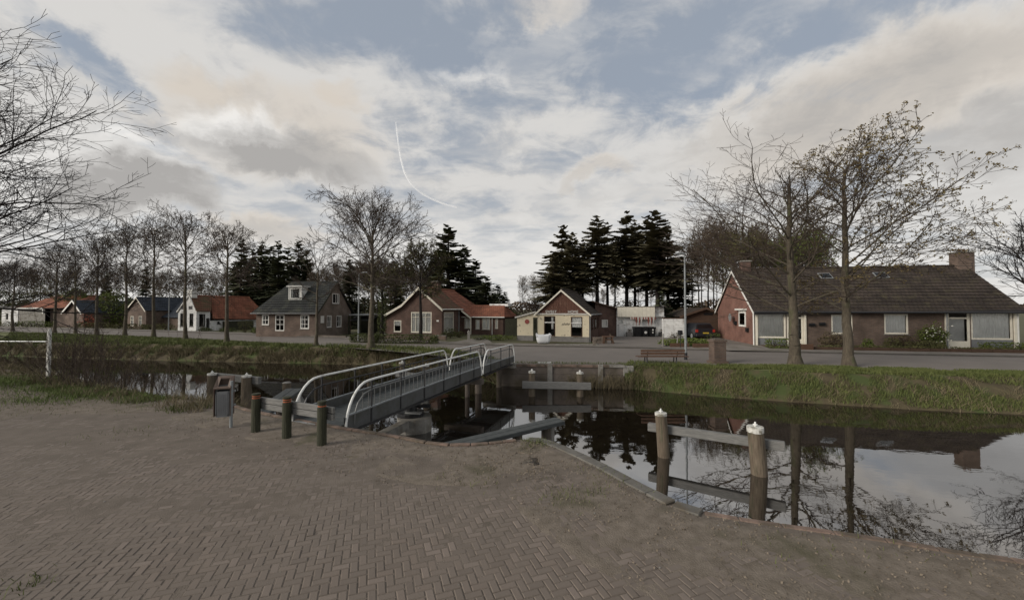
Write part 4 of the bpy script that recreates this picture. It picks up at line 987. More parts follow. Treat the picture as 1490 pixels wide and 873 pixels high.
    # garden wall edging
    a0, a1 = f.s_at(1130), f.s_at(1500); E = thing('garden_edging', f.pt(a0, GZ, 2.5), 'low brown timber edging in front of the bungalow garden', 'edging')
    n = 14
    for i in range(n):
        m = M(); m.obox(f.pt(lerp(a0, a1, i/n)+.01, GZ, 2.42), t*((a1-a0)/n-.02), f.n*.08, Zv*.24); part('board', m, MT['wood_garage'], E)
    # wooden planter box and bench like box by the drive
    PB = thing('planter_box', f.pt(f.s_at(1139), GZ, 2.9), 'small brown wooden planter box at the left end of the bungalow garden', 'planter')
    c = f.pt(f.s_at(1133), GZ, 2.75)
    for k in range(3):
        m = M(); m.obox(c+Zv*(.03+k*.14), t*.75, f.n*.03, Zv*.12); part('board', m, MT['wood_bench'], PB)
    for dx in (0, .7):
        m = M(); m.obox(c+t*dx-f.n*.06, t*.06, f.n*.058, Zv*.46); part('post', m, MT['wood_bench'], PB)
    m = M(); m.obox(c-f.n*.4, t*.75, f.n*.34, Zv*.36); part('soil', m, MT['dirt'], PB)
long_bungalow()

# ------------------------------------------------------------------ cream cottage with boarded gable
def text(s, size, loc, face, parent, mt, name='lettering', ext=.01, label=None):
    c = bpy.data.curves.new('tmp', 'FONT'); c.body = s; c.size = size; c.extrude = ext; c.align_x = 'CENTER'; c.materials.append(mt)
    tmp = bpy.data.objects.new('tmp', c); COL.objects.link(tmp); dg = bpy.context.evaluated_depsgraph_get(); me = bpy.data.meshes.new_from_object(tmp.evaluated_get(dg)); me.name = name
    bpy.data.objects.remove(tmp); bpy.data.curves.remove(c)
    if not me.materials: me.materials.append(mt)
    o = bpy.data.objects.new(name, me); link(o, parent); off = ORI.get(parent, Vector()); o.location = Vector(loc)-off
    o.rotation_euler = (math.pi/2, 0, math.atan2(face.t.y, face.t.x)); 
    if label: o['label'] = label
    return o
def cream_cottage():
    P = at(781, 33.3); Q = at(857, 31.8); t = (Q-P).normalized(); t.z = 0; f = Face(P, t); b = -f.n; W = (Q-P).length
    T = thing('cream_cottage', P, 'small cream cottage whose red-brown boarded gable is lettered SWEET HOME', 'house')
    ze = f.z_at(457, W/2); za = f.z_at(421.5, W/2)
    h1 = f.rect(791.5, 460, 808, 489.5); h2 = f.rect(830.5, 461, 847.5, 489.5); zp = f.z_at(489.5, W/2)
    h1 = (h1[0], zp, h1[2], h1[3]); h2 = (h2[0], zp, h2[2], h2[3])
    wall(f, 0, W, zp, ze, [h1, h2], MT['cream'], T)
    wall(f, 0, W, GZ-.1, zp, [], MT['plinth'], T, 'plinth')
    for k, h in enumerate((h1, h2)):
        window(f, h, T, 'wood_garage', .07, trans=(.68,), curtain='curtain', name='window', crange=((.62, .8),) if k == 0 else ((.08, .9),), cur=.66 if k == 0 else .55)
        m = M(); m.obox(f.pt(h[0]+.06, lerp(h[1], h[3], .66), -.05), t*(h[2]-h[0]-.12), f.n*.07, Zv*.09); part('transom', m, MT['curtain_grey'], T)
    ap = W*.49
    # gable boards, each its own board
    n = 20; x0, x1 = -.05, W-.1
    for i in range(n):
        a, c = lerp(x0, x1, i/n), lerp(x0, x1, (i+1)/n)-.012
        def zt(s): return ze+.08+(za-.2-ze-.08)*(1-abs(s-ap)/(ap+.1 if s < ap else W-ap+.05))
        if zt(a) < ze+.1 and zt(c) < ze+.1: continue
        pts = [(a, ze+.02), (c, ze+.02), (c, max(ze+.03, zt(c)))]
        if a < ap < c: pts.append((ap, zt(ap)))
        pts.append((a, max(ze+.03, zt(a))))
        m = M(); m.poly([f.pt(x, z, .02) for x, z in pts], f.n*.025); part('gable_board', m, MT['boards_red'], T)
    m = M(); m.face([f.pt(0, ze, .0), f.pt(W, ze, .0), f.pt(ap, za-.1, .0)]); part('gable_wall', m, MT['interior'], T)
    board(f.pt(-.15, ze+.06, .05), f.pt(W+.05, ze+.06, .05), .12, .04, MT['white_cloth'], T, 'trim_board', n=f.n)
    text('SWEET', .31, f.pt(f.s_at(802), ze+.09, .062), f, T, MT['white'], label='white letters reading SWEET')
    text('HOME', .31, f.pt(f.s_at(834), ze+.09, .062), f, T, MT['white'], label='white letters reading HOME')
    D = 7.0; oh = .22; k = (za-ze)/(W/2)
    L0 = f.pt(-.2, ze-.05, oh); L1 = L0+b*(D+oh); A0 = f.pt(ap, za, oh); A1 = A0+b*(D+oh); R0 = f.pt(W+.2, ze-.05, oh); R1 = R0+b*(D+oh)
    roof_slope(L0, L1, A1, A0, MT['tile_grey'], T); roof_slope(R0, R1, A1, A0, MT['tile_grey'], T, label=None) if False else roof_slope(R0, R1, A1, A0, MT['tile_brown'], T)
    ridge_cap(A0+Zv*.04, A1+Zv*.04, MT['tile_brown'], T)
    board(L0+f.n*.02, A0+f.n*.02, .16, .035, MT['trim_cream'], T, n=f.n); board(A0+f.n*.02, R0+f.n*.02, .16, .035, MT['trim_cream'], T, n=f.n)
    solidwall([f.pt(W, 0), f.pt(W, 0)+b*D], GZ-.1, ze, MT['brick_red'], T, 'side_wall'); solidwall([f.pt(0, 0), f.pt(0, 0)+b*D, f.pt(W, 0)+b*D], GZ-.1, ze, MT['brick_brown'], T, 'wall')
    m = M(); m.face([f.pt(0, ze)+b*D, f.pt(W, ze)+b*D, f.pt(ap, za)+b*D]); part('gable_wall', m, MT['brick_brown'], T)
    pipe(f.pt(W+.06, 0, -.1), GZ, ze, T, 'galv', .045); gutter(R0+t*.05, R1+t*.05, T, 'galv')
    for s in (1.2, 3.0, 4.8):
        q = f.pt(W, GZ)+b*s; m = M(); m.obox(q+Zv*.9+t*.0, b*.8, t*.05, Zv*1.1); w = part('window', m, MT['wood_garage'], T); m = M(); m.obox(q+Zv*.97+b*.07+t*.052, b*.66, t*.01, Zv*.96); part('pane', m, MT['glass'], w)
    # lean-to
    sl = f.s_at(752.5); zl = f.z_at(461, sl); zh = f.z_at(453.5, 0)
    d = f.rect(776, 461, 783, 492); 
    d = (f.s_at(776), GZ, f.s_at(782.0), f.z_at(462, 0))
    wall(f, sl, 0, zp, zl, [(d[0], zp, d[2]-.0, zl)] if False else [], MT['cream'], T, 'leanto_wall', top=[(sl, zl), (0, zl), (0, zh)])
    wall(f, sl, 0, GZ-.1, zp, [], MT['plinth'], T, 'plinth')
    m = M(); m.obox(f.pt(d[0], GZ, .01), t*(d[2]-d[0]-.02), f.n*.05, Zv*(d[3]-GZ)); dd = part('door', m, MT['wood_dark'], T)
    m = M(); m.obox(f.pt(d[0]+.07, GZ+1.0, .062), t*(d[2]-d[0]-.16), f.n*.01, Zv*.8); part('pane', m, MT['glass'], dd)
    e0 = f.pt(sl-.15, zl, .15); e1 = e0+b*4; r0 = f.pt(-.02, zh+.04, .15); r1 = r0+b*4
    roof_slope(e0, e1, r1, r0, MT['tile_grey'], T, name='leanto_roof'); board(e0+f.n*.01, r0+f.n*.01, .11, .03, MT['white_cloth'], T, n=f.n)
    solidwall([f.pt(sl, 0), f.pt(sl, 0)+b*4, f.pt(0, 0)+b*4], GZ-.1, zl, MT['cream'], T, 'leanto_wall')
    a = f.s_at(767); m = M(); c = f.pt(a, f.z_at(468, a), .01); m.tube([c, c+f.n*.03], .2, 18); part('wall_disc', m, MT['yellow_sign'], T, label='round red disc on the lean-to wall')
    # iron ornament between windows
    m = M(); a = f.s_at(823); z = f.z_at(472, a)
    for k in range(5): m.tube([f.pt(a-.3+k*.13, z-.08, .03), f.pt(a-.22+k*.13, z+.1+.05*(k % 2), .03)], .012, 5)
    m.tube([f.pt(a-.33, z, .03), f.pt(a+.35, z+.03, .03)], .012, 5); part('wall_ornament', m, MT['steel_dark'], T)
    # brick extension behind on the right
    f2 = Face(at(866, 37.0), (gp(897, 490)-at(866, 37.0))); 
    EX = thing('brick_annex', f2.P, 'dark red brick annex with one small white window behind the cream cottage', 'annex')
    W2 = f2.s_at(897); zA = f2.z_at(441, 0); zB = f2.z_at(450, W2); h = f2.rect(875.5, 465, 884.5, 476)
    wall(f2, 0, W2, GZ-.1, zB, [h], MT['brick_red'], EX, top=[(0, zB), (W2, zB), (0, zA)]); window(f2, h, EX, 'white', .09)
    b2 = -f2.n; solidwall([f2.pt(W2, 0), f2.pt(W2, 0)+b2*5, f2.pt(0, 0)+b2*5, f2.pt(0, 0)], GZ-.1, zB, MT['brick_red'], EX)
    q = [f2.pt(-.6, zA+.12, .2), f2.pt(W2+.25, zB-.02, .2)]; m = M(); m.poly([q[0], q[1], q[1]+b2*5.6, q[0]+b2*5.6], Zv*.08); part('roof', m, MT['steel_dark'], EX)
    board(q[0]+Zv*.09+f2.n*.01, q[1]+Zv*.09+f2.n*.01, .12, .03, MT['wood_garage'], EX, n=f2.n)
cream_cottage()

def garage_row():
    f = Face(at(897, 38.4), (1, -.02)); b = -f.n
    T = thing('flat_garage', f.P, 'low off-white flat-roofed garage with a red and white fringe under its canopy', 'garage')
    W = f.s_at(966); zt = f.z_at(446.5, 2); zf = f.z_at(461, 2); h = f.rect(899, 463, 907.5, 472.5)
    dx = f.s_at(908); wall(f, 0, W, GZ-.1, zf, [h], MT['white_wall'], T); window(f, h, T, 'white', .09)
    m = M(); m.obox(f.pt(.2, GZ, .015), f.t*(dx-.25), f.n*.05, Zv*1.25); part('door', m, MT['curtain_grey'], T)
    Wc = f.s_at(951)
    n = 9
    for i in range(n):
        m = M(); m.obox(f.pt(lerp(0, Wc, i/n)+.006, zf, .32), f.t*(Wc/n-.012), f.n*.04, Zv*(zt-zf)); part('fascia_panel', m, MT['trim_cream'], T)
    m = M(); m.obox(f.pt(-.02, zt, .38)-f.t*0, f.t*(W+.2), b*7, Zv*.06); part('roof', m, MT['steel_dark'], T)
    m = M(); m.obox(f.pt(0, zf+.01, .3), f.t*W, b*.3, Zv*.04); part('canopy', m, MT['white_wall'], T)
    m = M(); m.obox(f.pt(0, zf+.06, 0), f.t*W, b*.05, Zv*(zt-zf-.08)); part('parapet', m, MT['white_wall'], T)
    solidwall([f.pt(W, 0), f.pt(W, 0)+b*6.5, f.pt(0, 0)+b*6.5, f.pt(0, 0)], GZ-.1, zt, MT['white_wall'], T)
    # valance and pennants (cloth hung from the canopy)
    V = thing('bunting', f.pt(f.s_at(917), zf, .36), 'red and white striped cloth fringe with pointed pennants hanging from the garage canopy', 'bunting')
    a0, a1 = f.s_at(915.5), f.s_at(952); n = 22
    for i in range(n):
        x, y = lerp(a0, a1, i/n), lerp(a0, a1, (i+1)/n); o = .345
        m = M(); m.poly([f.pt(x, zf-.01, o), f.pt(y, zf-.01, o), f.pt(y, zf-.2, o), f.pt((x+y)/2, zf-.27, o), f.pt(x, zf-.2, o)], f.n*.01); part('stripe', m, MT['red_cloth' if i % 2 else 'white_cloth'], V)
    for px in (925.5, 930, 943, 947.5):
        c = f.s_at(px); 
        for s, mt in ((-1, 'red_cloth'), (1, 'white_cloth')):
            x = c+s*.1; m = M(); m.poly([f.pt(x-.1, zf-.02, .362), f.pt(x+.1, zf-.02, .362), f.pt(x, zf-.85+.1*s, .362)], f.n*.01); part('pennant', m, MT[mt], V)
    # bins
    labs = ['black wheelie bin on the left of the three by the garage', 'black wheelie bin with a white round sticker, middle of three', 'black wheelie bin with two white stickers, right of three']
    for k, px in enumerate((923.5, 933.5, 943)):
        c = f.pt(f.s_at(px), GZ, .75+.1*k); B = thing('wheelie_bin', c, labs[k], 'bin', 'wheelie bins by the garage')
        w = .29 if k else .36; m = M(); lo, hi = w*.8, w
        m.add([c+Vector((x*lo, y*.26, .08)) for x, y in ((-1, -1), (1, -1), (1, 1), (-1, 1))]+[c+Vector((x*hi, y*.34, .95)) for x, y in ((-1, -1), (1, -1), (1, 1), (-1, 1))], [(0, 3, 2, 1), (4, 5, 6, 7), (0, 1, 5, 4), (1, 2, 6, 5), (2, 3, 7, 6), (3, 0, 4, 7)]); part('body', m, MT['black'], B)
        m = M(); m.chbox(c+Vector((-hi-.03, -.38, .955)), (2*hi+.06, 0, 0), (0, .78, 0), (0, 0, .07), .02); part('lid', m, MT['black'], B)
        for s in (-1, 1): m = M(); m.tube([c+Vector((s*(hi-.02), .36, .1)), c+Vector((s*(hi+.04), .36, .1))], .1, 12); part('wheel', m, MT['rubber'], B)
        if k:
            m = M(); z = .5; q = c+Vector((0, -.325, z)); m.tube([q, q+Vector((0, -.012, 0))], .13 if k == 1 else .07, 14); part('sticker', m, MT['white'], B)
        if k == 2:
            q = c+Vector((0, -.36, .75)); m = M(); m.tube([q, q+Vector((0, -.012, 0))], .08, 14); part('sticker', m, MT['white'], B)
    for px, lab in ((913, 'square grey planter at the left of the garage bins'), (960, 'square grey planter at the right of the garage bins')):
        c = f.pt(f.s_at(px), GZ, .5); B = thing('planter', c, lab, 'planter', 'grey planters before the garage'); m = M(); m.cbox(c, .5, .45, .5); part('pot', m, MT['plinth'], B)
        leafmass('foliage', tuple(c+Zv*.48), (.5, .45, .3), 120, .08, 'leaf_brown', B, 3)
    # pale double gate / doors to the right
    g = Face(at(966, 36.2), (1, -.12)); G = thing('garage_doors', g.P, 'off-white double doors standing right of the flat garage', 'doors')
    W = g.s_at(994.5); zt = g.z_at(464, 1)
    for i in range(2):
        m = M(); m.obox(g.pt(W/2*i+.01, GZ+.03, 0), g.t*(W/2-.02), g.n*.06, Zv*(zt-GZ)); o = part('door_leaf', m, MT['white_wall'], G)
        m = M()
        for z in (.08, 1.0, zt-GZ-.15): m.obox(g.pt(W/2*i+.04, GZ+z, .062), g.t*(W/2-.08), g.n*.02, Zv*.09)
        part('batten', m, MT['white_wall'], o)
    m = M(); m.obox(g.pt(-.1, zt+.02, -.4), g.t*(W+.2), g.n*.5, Zv*.07); part('lintel', m, MT['wood_garage'], G)
    for s in (-.12, W): m = M(); m.obox(g.pt(s, GZ, -.2), g.t*.11, g.n*.25, Zv*(zt-GZ+.02)); part('post', m, MT['white_wall'], G)
garage_row()

def wooden_garage():
    f = Face(at(993, 37.5), (1, -.1)); b = -f.n; T = thing('wooden_garage', f.P, 'brown wooden garage with horizontal boards and a shallow gabled roof behind the parked car', 'garage')
    W = f.s_at(1057); ze = f.z_at(460, W/2); za = f.z_at(449.5, W/2); n = 15; ap = W*.5
    for i in range(n):
        z = lerp(GZ, ze, i/n); m = M(); m.obox(f.pt(0, z+.01, .0), f.t*W, f.n*(.03+.006*(i % 2)), Zv*((ze-GZ)/n-.015)); part('board', m, MT['wood_garage'], T)
    m = M(); m.obox(f.pt(0, GZ-.1, -.1), f.t*W, f.n*.09, Zv*(ze-GZ)); part('wall', m, MT['wood_dark'], T)
    m = M(); m.poly([f.pt(0, ze), f.pt(W, ze), f.pt(ap, za)], f.n*.04); part('gable', m, MT['wood_garage'], T)
    m = M(); a = f.s_at(1030); m.obox(f.pt(a-.4, ze+.1, .045), f.t*.8, f.n*.03, Zv*.22); part('vent', m, MT['black'], T)
    A0 = f.pt(ap, za+.1, .4); L0 = f.pt(-.4, ze-.05, .4); R0 = f.pt(W+.4, ze-.05, .4)
    for e in (L0, R0): roof_slope(e, e+b*6.5, A0+b*6.5, A0, MT['tile_brown'], T)
    board(L0+f.n*.02+Zv*.06, A0+f.n*.02+Zv*.06, .2, .03, MT['wood_garage'], T, n=f.n); board(A0+f.n*.02+Zv*.06, R0+f.n*.02+Zv*.06, .2, .03, MT['wood_garage'], T, n=f.n)
    solidwall([f.pt(W, 0), f.pt(W, 0)+b*6, f.pt(0, 0)+b*6, f.pt(0, 0)], GZ-.1, ze, MT['wood_dark'], T)
wooden_garage()

# ------------------------------------------------------------------ red brick house with orange roof
def red_house():
    P = at(643, 38.0); t = Vector((.953, -.302, 0)).normalized(); f = Face(P, t); b = -f.n
    T = thing('red_brick_house', P, 'low red brick house with an orange tiled roof, white bargeboards and a large curtained window', 'house')
    sl = f.s_at(561); ap = f.s_at(611); zr = f.z_at(419.5, ap); zk = f.z_at(444.5, f.s_at(587)); zl = f.z_at(460, sl); ze = f.z_at(449.5, 0); sk = f.s_at(587)
    big = f.rect(598, 454, 628, 484); sm = f.rect(573, 466, 584, 483)
    wall(f, sl, 0, GZ-.1, zl, [big[:3]+(zl,) if False else (big[0], big[1], big[2], zl-.0), (sm[0], sm[1], sm[2], zl-.0) if sm[3] > zl else sm], MT['brick_red'], T) if False else None
    zt = max(big[3], sm[3])+.02
    # left shoulder follows the eave: wall up to zl full width, then polygon above
    hb = [(big[0], big[1], big[2], zl)]; 
    wall(f, sl, 0, GZ-.1, zl, [(big[0], big[1], big[2], zl), sm if sm[3] < zl else (sm[0], sm[1], sm[2], zl-.02)], MT['brick_red'], T)
    m = M(); bz = big[3]
    m.face([f.pt(*p) for p in ((sl, zl), (big[0], zl), (big[0], bz), (sk, zk))]) ; m.face([f.pt(*p) for p in ((big[2], zl), (0, zl), (0, ze), (big[2], bz))])
    m.face([f.pt(*p) for p in ((big[0], bz), (big[2], bz), (0, ze), (ap, zr), (sk, zk))])
    part('gable_wall', m, MT['brick_red'], T)
    window(f, big, T, 'trim_cream', .1, mull=(.22, .72), trans=(.76,), curtain='curtain'); window(f, sm if sm[3] < zl else (sm[0], sm[1], sm[2], zl-.02), T, 'trim_cream', .09, curtain='curtain', cur=.5)
    a = f.s_at(637); m = M(); m.obox(f.pt(a-.12, f.z_at(468, a), .0), f.t*.24, f.n*.02, Zv*.16); part('number_plate', m, MT['white'], T)
    D = 10.0; D1 = 4.0; oh = .3
    g = Face(f.pt(0, 0), b); D1 = g.s_at(668)
    h = g.rect(646, 454, 660.5, 484); h = (max(.3, h[0]), h[1], min(h[2], D1-.4), min(h[3], ze-.12))
    wall(g, 0, D1, GZ-.1, ze, [h], MT['brick_red'], T); window(g, h, T, 'trim_cream', .1, trans=(.76,), curtain='curtain_grey')
    pipe(g.pt(D1-.15, 0, .06), GZ, ze, T, 'galv', .04)
    R0 = f.pt(ap, zr+.08, oh); R1 = R0+b*D; E0 = f.pt(.25, ze-.05, oh); E1 = E0+b*D
    K0 = f.pt(sk, zk+.08, oh); K1 = K0+b*D; L0 = f.pt(sl-.25, zl-.03, oh); L1 = L0+b*D
    Rh = R0+b*(D-2.0)
    roof_slope(E0, E0+b*(D1+.5), R0+b*(D1+.5), R0, MT['tile_orange_moss'], T); roof_slope(E0+b*(D1+.5), E1, Rh, R0+b*(D1+.5), MT['tile_orange'], T)
    roof_slope(K0, K1, Rh, R0, MT['tile_orange'], T); roof_slope(L0, L1, K1, K0, MT['tile_orange'], T)
    roof_slope(E1, K1, Rh, Rh+b*.01, MT['tile_orange'], T)
    ridge_cap(R0+Zv*.04, Rh+Zv*.04, MT['tile_orange'], T)
    for p, q in ((L0, K0), (K0, R0), (R0, E0)): board(p+f.n*.02+Zv*.03, q+f.n*.02+Zv*.03, .24, .04, MT['trim_cream'], T, n=f.n)
    gutter(E0+f.t*.06, E0+f.t*.06+b*(D1+.6), T, 'white')
    solidwall([f.pt(0, 0)+b*D1, f.pt(0, 0)+b*D, f.pt(sl, 0)+b*D, f.pt(sl, 0)], GZ-.1, zl, MT['brick_red'], T)
    pc = R0+b*3.4; pc = R0+b*((U(641)*R0.y-R0.x)/(b.x-U(641)*b.y)) if False else R0+b*3.6; chimney(pc-Zv*.4, .8, .7, 1.15, 'brick_red', T, math.atan2(t.y, t.x), pots=0)
    # rear wing and porch stepping out to the right
    pw = f.pt(0, 0)+b*(D1+.9); w = Face(pw, t); We = w.s_at(732); zw = w.z_at(461.5, We/2); zrw = w.z_at(447, We/2)+.25
    holes = [w.rect(*r) for r in ((669, 461, 673, 474), (676, 463, 686, 478), (692, 465, 698, 479), (701.5, 463, 713, 479.5), (720.5, 464, 724.5, 478))]
    holes = [(a0, z0, a1, min(z1, zw-.06)) for a0, z0, a1, z1 in holes if a0 > .05]
    wall(w, 0, We, GZ-.1, zw, holes, MT['brick_red'], T, 'wing_wall')
    for hh in holes: window(w, hh, T, 'trim_cream', .06, curtain='curtain', mull=(.5,) if hh[2]-hh[0] > .75 else ())
    solidwall([w.pt(We, 0), w.pt(We, 0)+b*4.2, w.pt(0, 0)+b*4.2], GZ-.1, zw, MT['brick_red'], T, 'wing_wall')
    e0 = w.pt(0, zw, .3); e1 = w.pt(We+.25, zw, .3); r0 = w.pt(-2.5, zrw, -2.1); r1 = w.pt(We+.25, zrw, -2.1); k0 = w.pt(-1, zw, -4.4); k1 = w.pt(We+.25, zw, -4.4)
    roof_slope(e0, e1, r1-t*.8, r0, MT['tile_orange'], T, name='wing_roof'); roof_slope(k1, k0, r0, r1-t*.8, MT['tile_orange'], T, name='wing_roof'); roof_slope(e1, k1, r1-t*.8, r1-t*.8, MT['tile_orange'], T, name='wing_roof')
    gutter(e0, e1, T, 'white'); pipe(w.pt(w.s_at(716.5), 0, .07), GZ, zw, T, 'white', .04)
    # sloping link roof between main eave and porch
    q0 = E0+b*(D1+.3); q1 = E0+b*(D1+3.2); p0 = w.pt(w.s_at(688), zw+.02, .55); p1 = p0+b*2.4
    roof_slope(p0, p1, q1, q0, MT['tile_orange'], T, name='porch_roof'); board(q0+f.n*.03, p0+f.n*.03, .2, .04, MT['trim_cream'], T, n=f.n)
    m = M(); pp = w.pt(w.s_at(687.5), GZ, .45); m.cbox(pp, .1, .1, zw-GZ+.1); part('porch_post', m, MT['trim_cream'], T)
    # flat roofed dormer with white fascia on the wing
    d0 = w.pt(w.s_at(703), zrw-.15, -1.9); m = M(); m.obox(d0, t*2.2, b*1.2, Zv*.28); part('dormer', m, MT['white_wall'], T)
    # hedges in front
    def hedge(px0, px1, py, h, d, lab, seed, mt='leaf_hedge', n=2200):
        a, c = gp(px0, py), gp(px1, py+1.0); L = (c-a).length; mid = (a+c)/2; bush(tuple(mid), (L, d, h), lab, 'hedge', mt, seed, n, .1, True, math.atan2(c.y-a.y, c.x-a.x), 'hedge')
    hedge(512, 551, 498, .72, .8, 'clipped green hedge left of the big street tree', 51, n=2000); hedge(540, 636, 499.5, .72, .8, 'long clipped green hedge before the red brick house', 52, n=3600)
    bush(tuple(gp(655, 492)), (1.6, .8, .9), 'small green shrub at the corner of the red brick house', 'shrub', 'leaf_hedge', 53, 700, .1)
    bush(tuple(gp(668, 491)), (1.2, .8, .6), 'low olive shrub beside the porch of the red brick house', 'shrub', 'leaf_olive', 54, 400, .1)
    # low garden wall in front
    a, c = gp(553, 492), gp(650, 494.5); G = thing('garden_wall', a, 'low brown brick garden wall in front of the red brick house', 'wall'); m = M(); tt = (c-a); nn = Vector((tt.y, -tt.x, 0)).normalized()
    m.obox(a, tt, nn*.2, Zv*.35); part('wall', m, MT['brick_brown'], G); m = M(); m.obox(a+Zv*.352-nn*.03, tt, nn*.26, Zv*.05); part('coping', m, MT['concrete'], G)
    c = gp(682, 497); p_ = thing('gate_post', c, 'short stone gate post by the drive of the red brick house', 'post'); m = M(); m.cbox(c, .2, .2, .8); part('shaft', m, MT['concrete'], p_); m = M(); m.tube([c+Zv*.8, c+Zv*.95], [.14, .03], 8); part('cap', m, MT['concrete'], p_)
    bush(tuple(gp(725, 495.5)), (3.3, 1.2, .5), 'green ground cover bed right of the red brick house', 'flower bed', 'leaf_fresh', 55, 1100, .1, name='flower_bed')
    bush(tuple(gp(697, 496)), (1.2, .8, .4), 'low green plant beside the gate post', 'plant', 'leaf_hedge', 56, 300, .09)
    F_ = gp(735, 489); S = thing('garden_fence', F_, 'dark green close-boarded fence between the red brick house and the cream cottage', 'fence'); q = gp(757, 489.5); n = 12
    for i in range(n):
        a_, b_ = F_.lerp(q, i/n), F_.lerp(q, (i+1)/n); m = M(); m.obox(a_, (b_-a_)*.95, Vector((0, -.03, 0)), Zv*(1.75)); part('board', m, MT['wood_dark'], S)
    m = M(); m.obox(F_+Vector((0, .03, 1.4)), q-F_, Vector((0, .05, 0)), Zv*.1); part('rail', m, MT['wood_dark'], S)
red_house()

# ------------------------------------------------------------------ tan brick house with grey roof and dormer
def tan_house():
    P = at(463, 37.9); t = Vector((.985, -.17, 0)).normalized(); g = Face(P, (.17, .985, 0)); b = Vector((.17, .985, 0)).normalized(); f = Face(P, t); 
    T = thing('tan_brick_house', P, 'tan brick house with a steep dark grey tiled roof and a small white dormer', 'house')
    s0 = f.s_at(373); D = g.s_at(511); ze = f.z_at(455, s0/2); zr = zat(411.5, P.y+D/2*.985)
    hs = [f.rect(*r) for r in ((381, 458, 391.5, 473), (400.5, 458, 414, 481.5), (437, 458, 450, 478.5))]
    wall(f, s0, 0, GZ-.1, ze, hs, MT['brick_brown'], T)
    window(f, hs[0], T, 'white', .1, mull=(.5,), trans=(.5,), curtain='curtain', split=True); window(f, hs[2], T, 'white', .1, mull=(.5,), trans=(.33, .66), curtain='curtain', split=True)
    h = hs[1]; m = M(); 
    w = window(f, (h[0], h[1], h[2], h[3]), T, 'white', .09, mull=(.5,), trans=(.4, .7), curtain=None, sill=False, name='door')
    ap = D/2; hg = [g.rect(*r) for r in ((476, 459, 483, 476.5), (490, 459, 497.5, 476))]; up = g.rect(483.5, 427, 494, 442)
    wall(g, 0, D, GZ-.1, ze, hg, MT['brick_tan'], T, 'gable_wall')
    k = lambda s: ze+(zr-ze)*(1-abs(s-ap)/ap)
    m = M(); a0, z0, a1, z1 = up
    z0 = max(z0, ze+.3); z1 = min(z1, k(a0)-.1, k(a1)-.1)
    for poly in ([(0, ze), (D, ze), (a1, z0), (a0, z0)], [(0, ze), (a0, z0), (a0, z1), (ap, zr)] if a0 < ap else [(0, ze), (a0, z0), (a0, z1), (ap, zr)], [(D, ze), (ap, zr), (a1, z1), (a1, z0)], [(a0, z1), (a1, z1), (ap, zr)]): m.face([g.pt(x, z) for x, z in poly])
    part('gable_wall', m, MT['brick_tan'], T)
    for hh in hg: window(g, hh, T, 'white', .1, mull=(.5,), trans=(.5,), split=True)
    window(g, (a0, z0, a1, z1), T, 'white', .1, mull=(.5,), split=True)
    # shutters/frames leaning at wall
    oh = .35; E1 = H2(P+f.n*oh+t*.2, ze-.1); E0 = H2(f.pt(s0-.3, 0)+f.n*oh, ze-.1); R1 = H2(P+b*ap+t*.2, zr+.07); R0 = H2(f.pt(s0, 0)+b*ap+t*1.6, zr+.07)
    B1 = H2(P+b*(D+oh)+t*.2, ze-.1); B0 = H2(f.pt(s0-.3, 0)+b*(D+oh), ze-.1)
    roof_slope(E0, E1, R1, R0, MT['tile_grey'], T, th=.07); roof_slope(B1, B0, R0, R1, MT['tile_grey'], T); roof_slope(B0, E0, R0, R0, MT['tile_grey'], T); ridge_cap(R0+Zv*.03, R1+Zv*.03, MT['tile_grey'], T)
    for p, q in ((E1, R1), (B1, R1)): board(p+t*.01+Zv*.04, q+t*.01+Zv*.04, .14, .03, MT['wood_dark'], T, n=t)
    gutter(E0+f.n*.05, E1+f.n*.05, T)
    solidwall([f.pt(s0, 0), f.pt(s0, 0)+b*D, P+b*D], GZ-.1, ze, MT['brick_brown'], T)
    # dormer
    dm = f.s_at(419); sl = (R0-H2(f.pt(s0, 0)+b*0+t*1.6+f.n*oh, ze-.1)).normalized(); zb = zat(437, P.y+1.0); run = (zb-ze)/(zr-ze)*ap
    p = f.pt(dm, zb, -run+.15); 
    df = Face(Vector((p.x, p.y, 0))-t*.75, t); hh = (.12, zb+.1, 1.38, zb+1.28)
    m = M(); m.obox(df.pt(0, zb, -.9), t*.1, f.n*.9, Zv*1.35); m.obox(df.pt(1.4, zb, -.9), t*.1, f.n*.9, Zv*1.35); m.obox(df.pt(-.12, zb+1.36, -1.2), t*1.74, f.n*1.35, Zv*.13); m.obox(df.pt(.1, zb-.02, -.15), t*1.3, f.n*.16, Zv*.12)
    dd = part('dormer', m, MT['white'], T)
    window(df, hh, T, 'white', .14, split=True, sill=False)
    # wall sign, shutters
    for px, py in ((469, 466),): 
        m = M(); a = g.s_at(px); m.obox(g.pt(a-.25, g.z_at(py+4, a), .0), g.t*.5, g.n*.04, Zv*.7); part('wall_sign', m, MT['white'], T)
    for px, py, mt, lab in ((386, 484, 'leaf_hedge', 'round green shrub below the small left window of the tan house'), (426, 485, 'leaf_hedge', 'dark shrub between door and right window of the tan house'), (397, 486, 'leaf_fresh', 'bright green conical shrub beside the door of the tan house'), (445, 487, 'leaf_olive', 'olive plants under the right window of the tan house'), (374, 486, 'leaf_fresh', 'fresh green shrub at the left corner of the tan house'), (475, 487, 'leaf_hedge', 'low dark hedge plant at the gable of the tan house'), (357, 484, 'leaf_olive', 'large round olive shrub between the white house and the tan house')):
        s = {397: (1.4, 1.2, 1.2), 357: (1.9, 1.5, 1.6)}.get(px, (1.6, 1, .75)); bush(tuple(gp(px, py)), s, lab, 'shrub', mt, px, 600, .11)
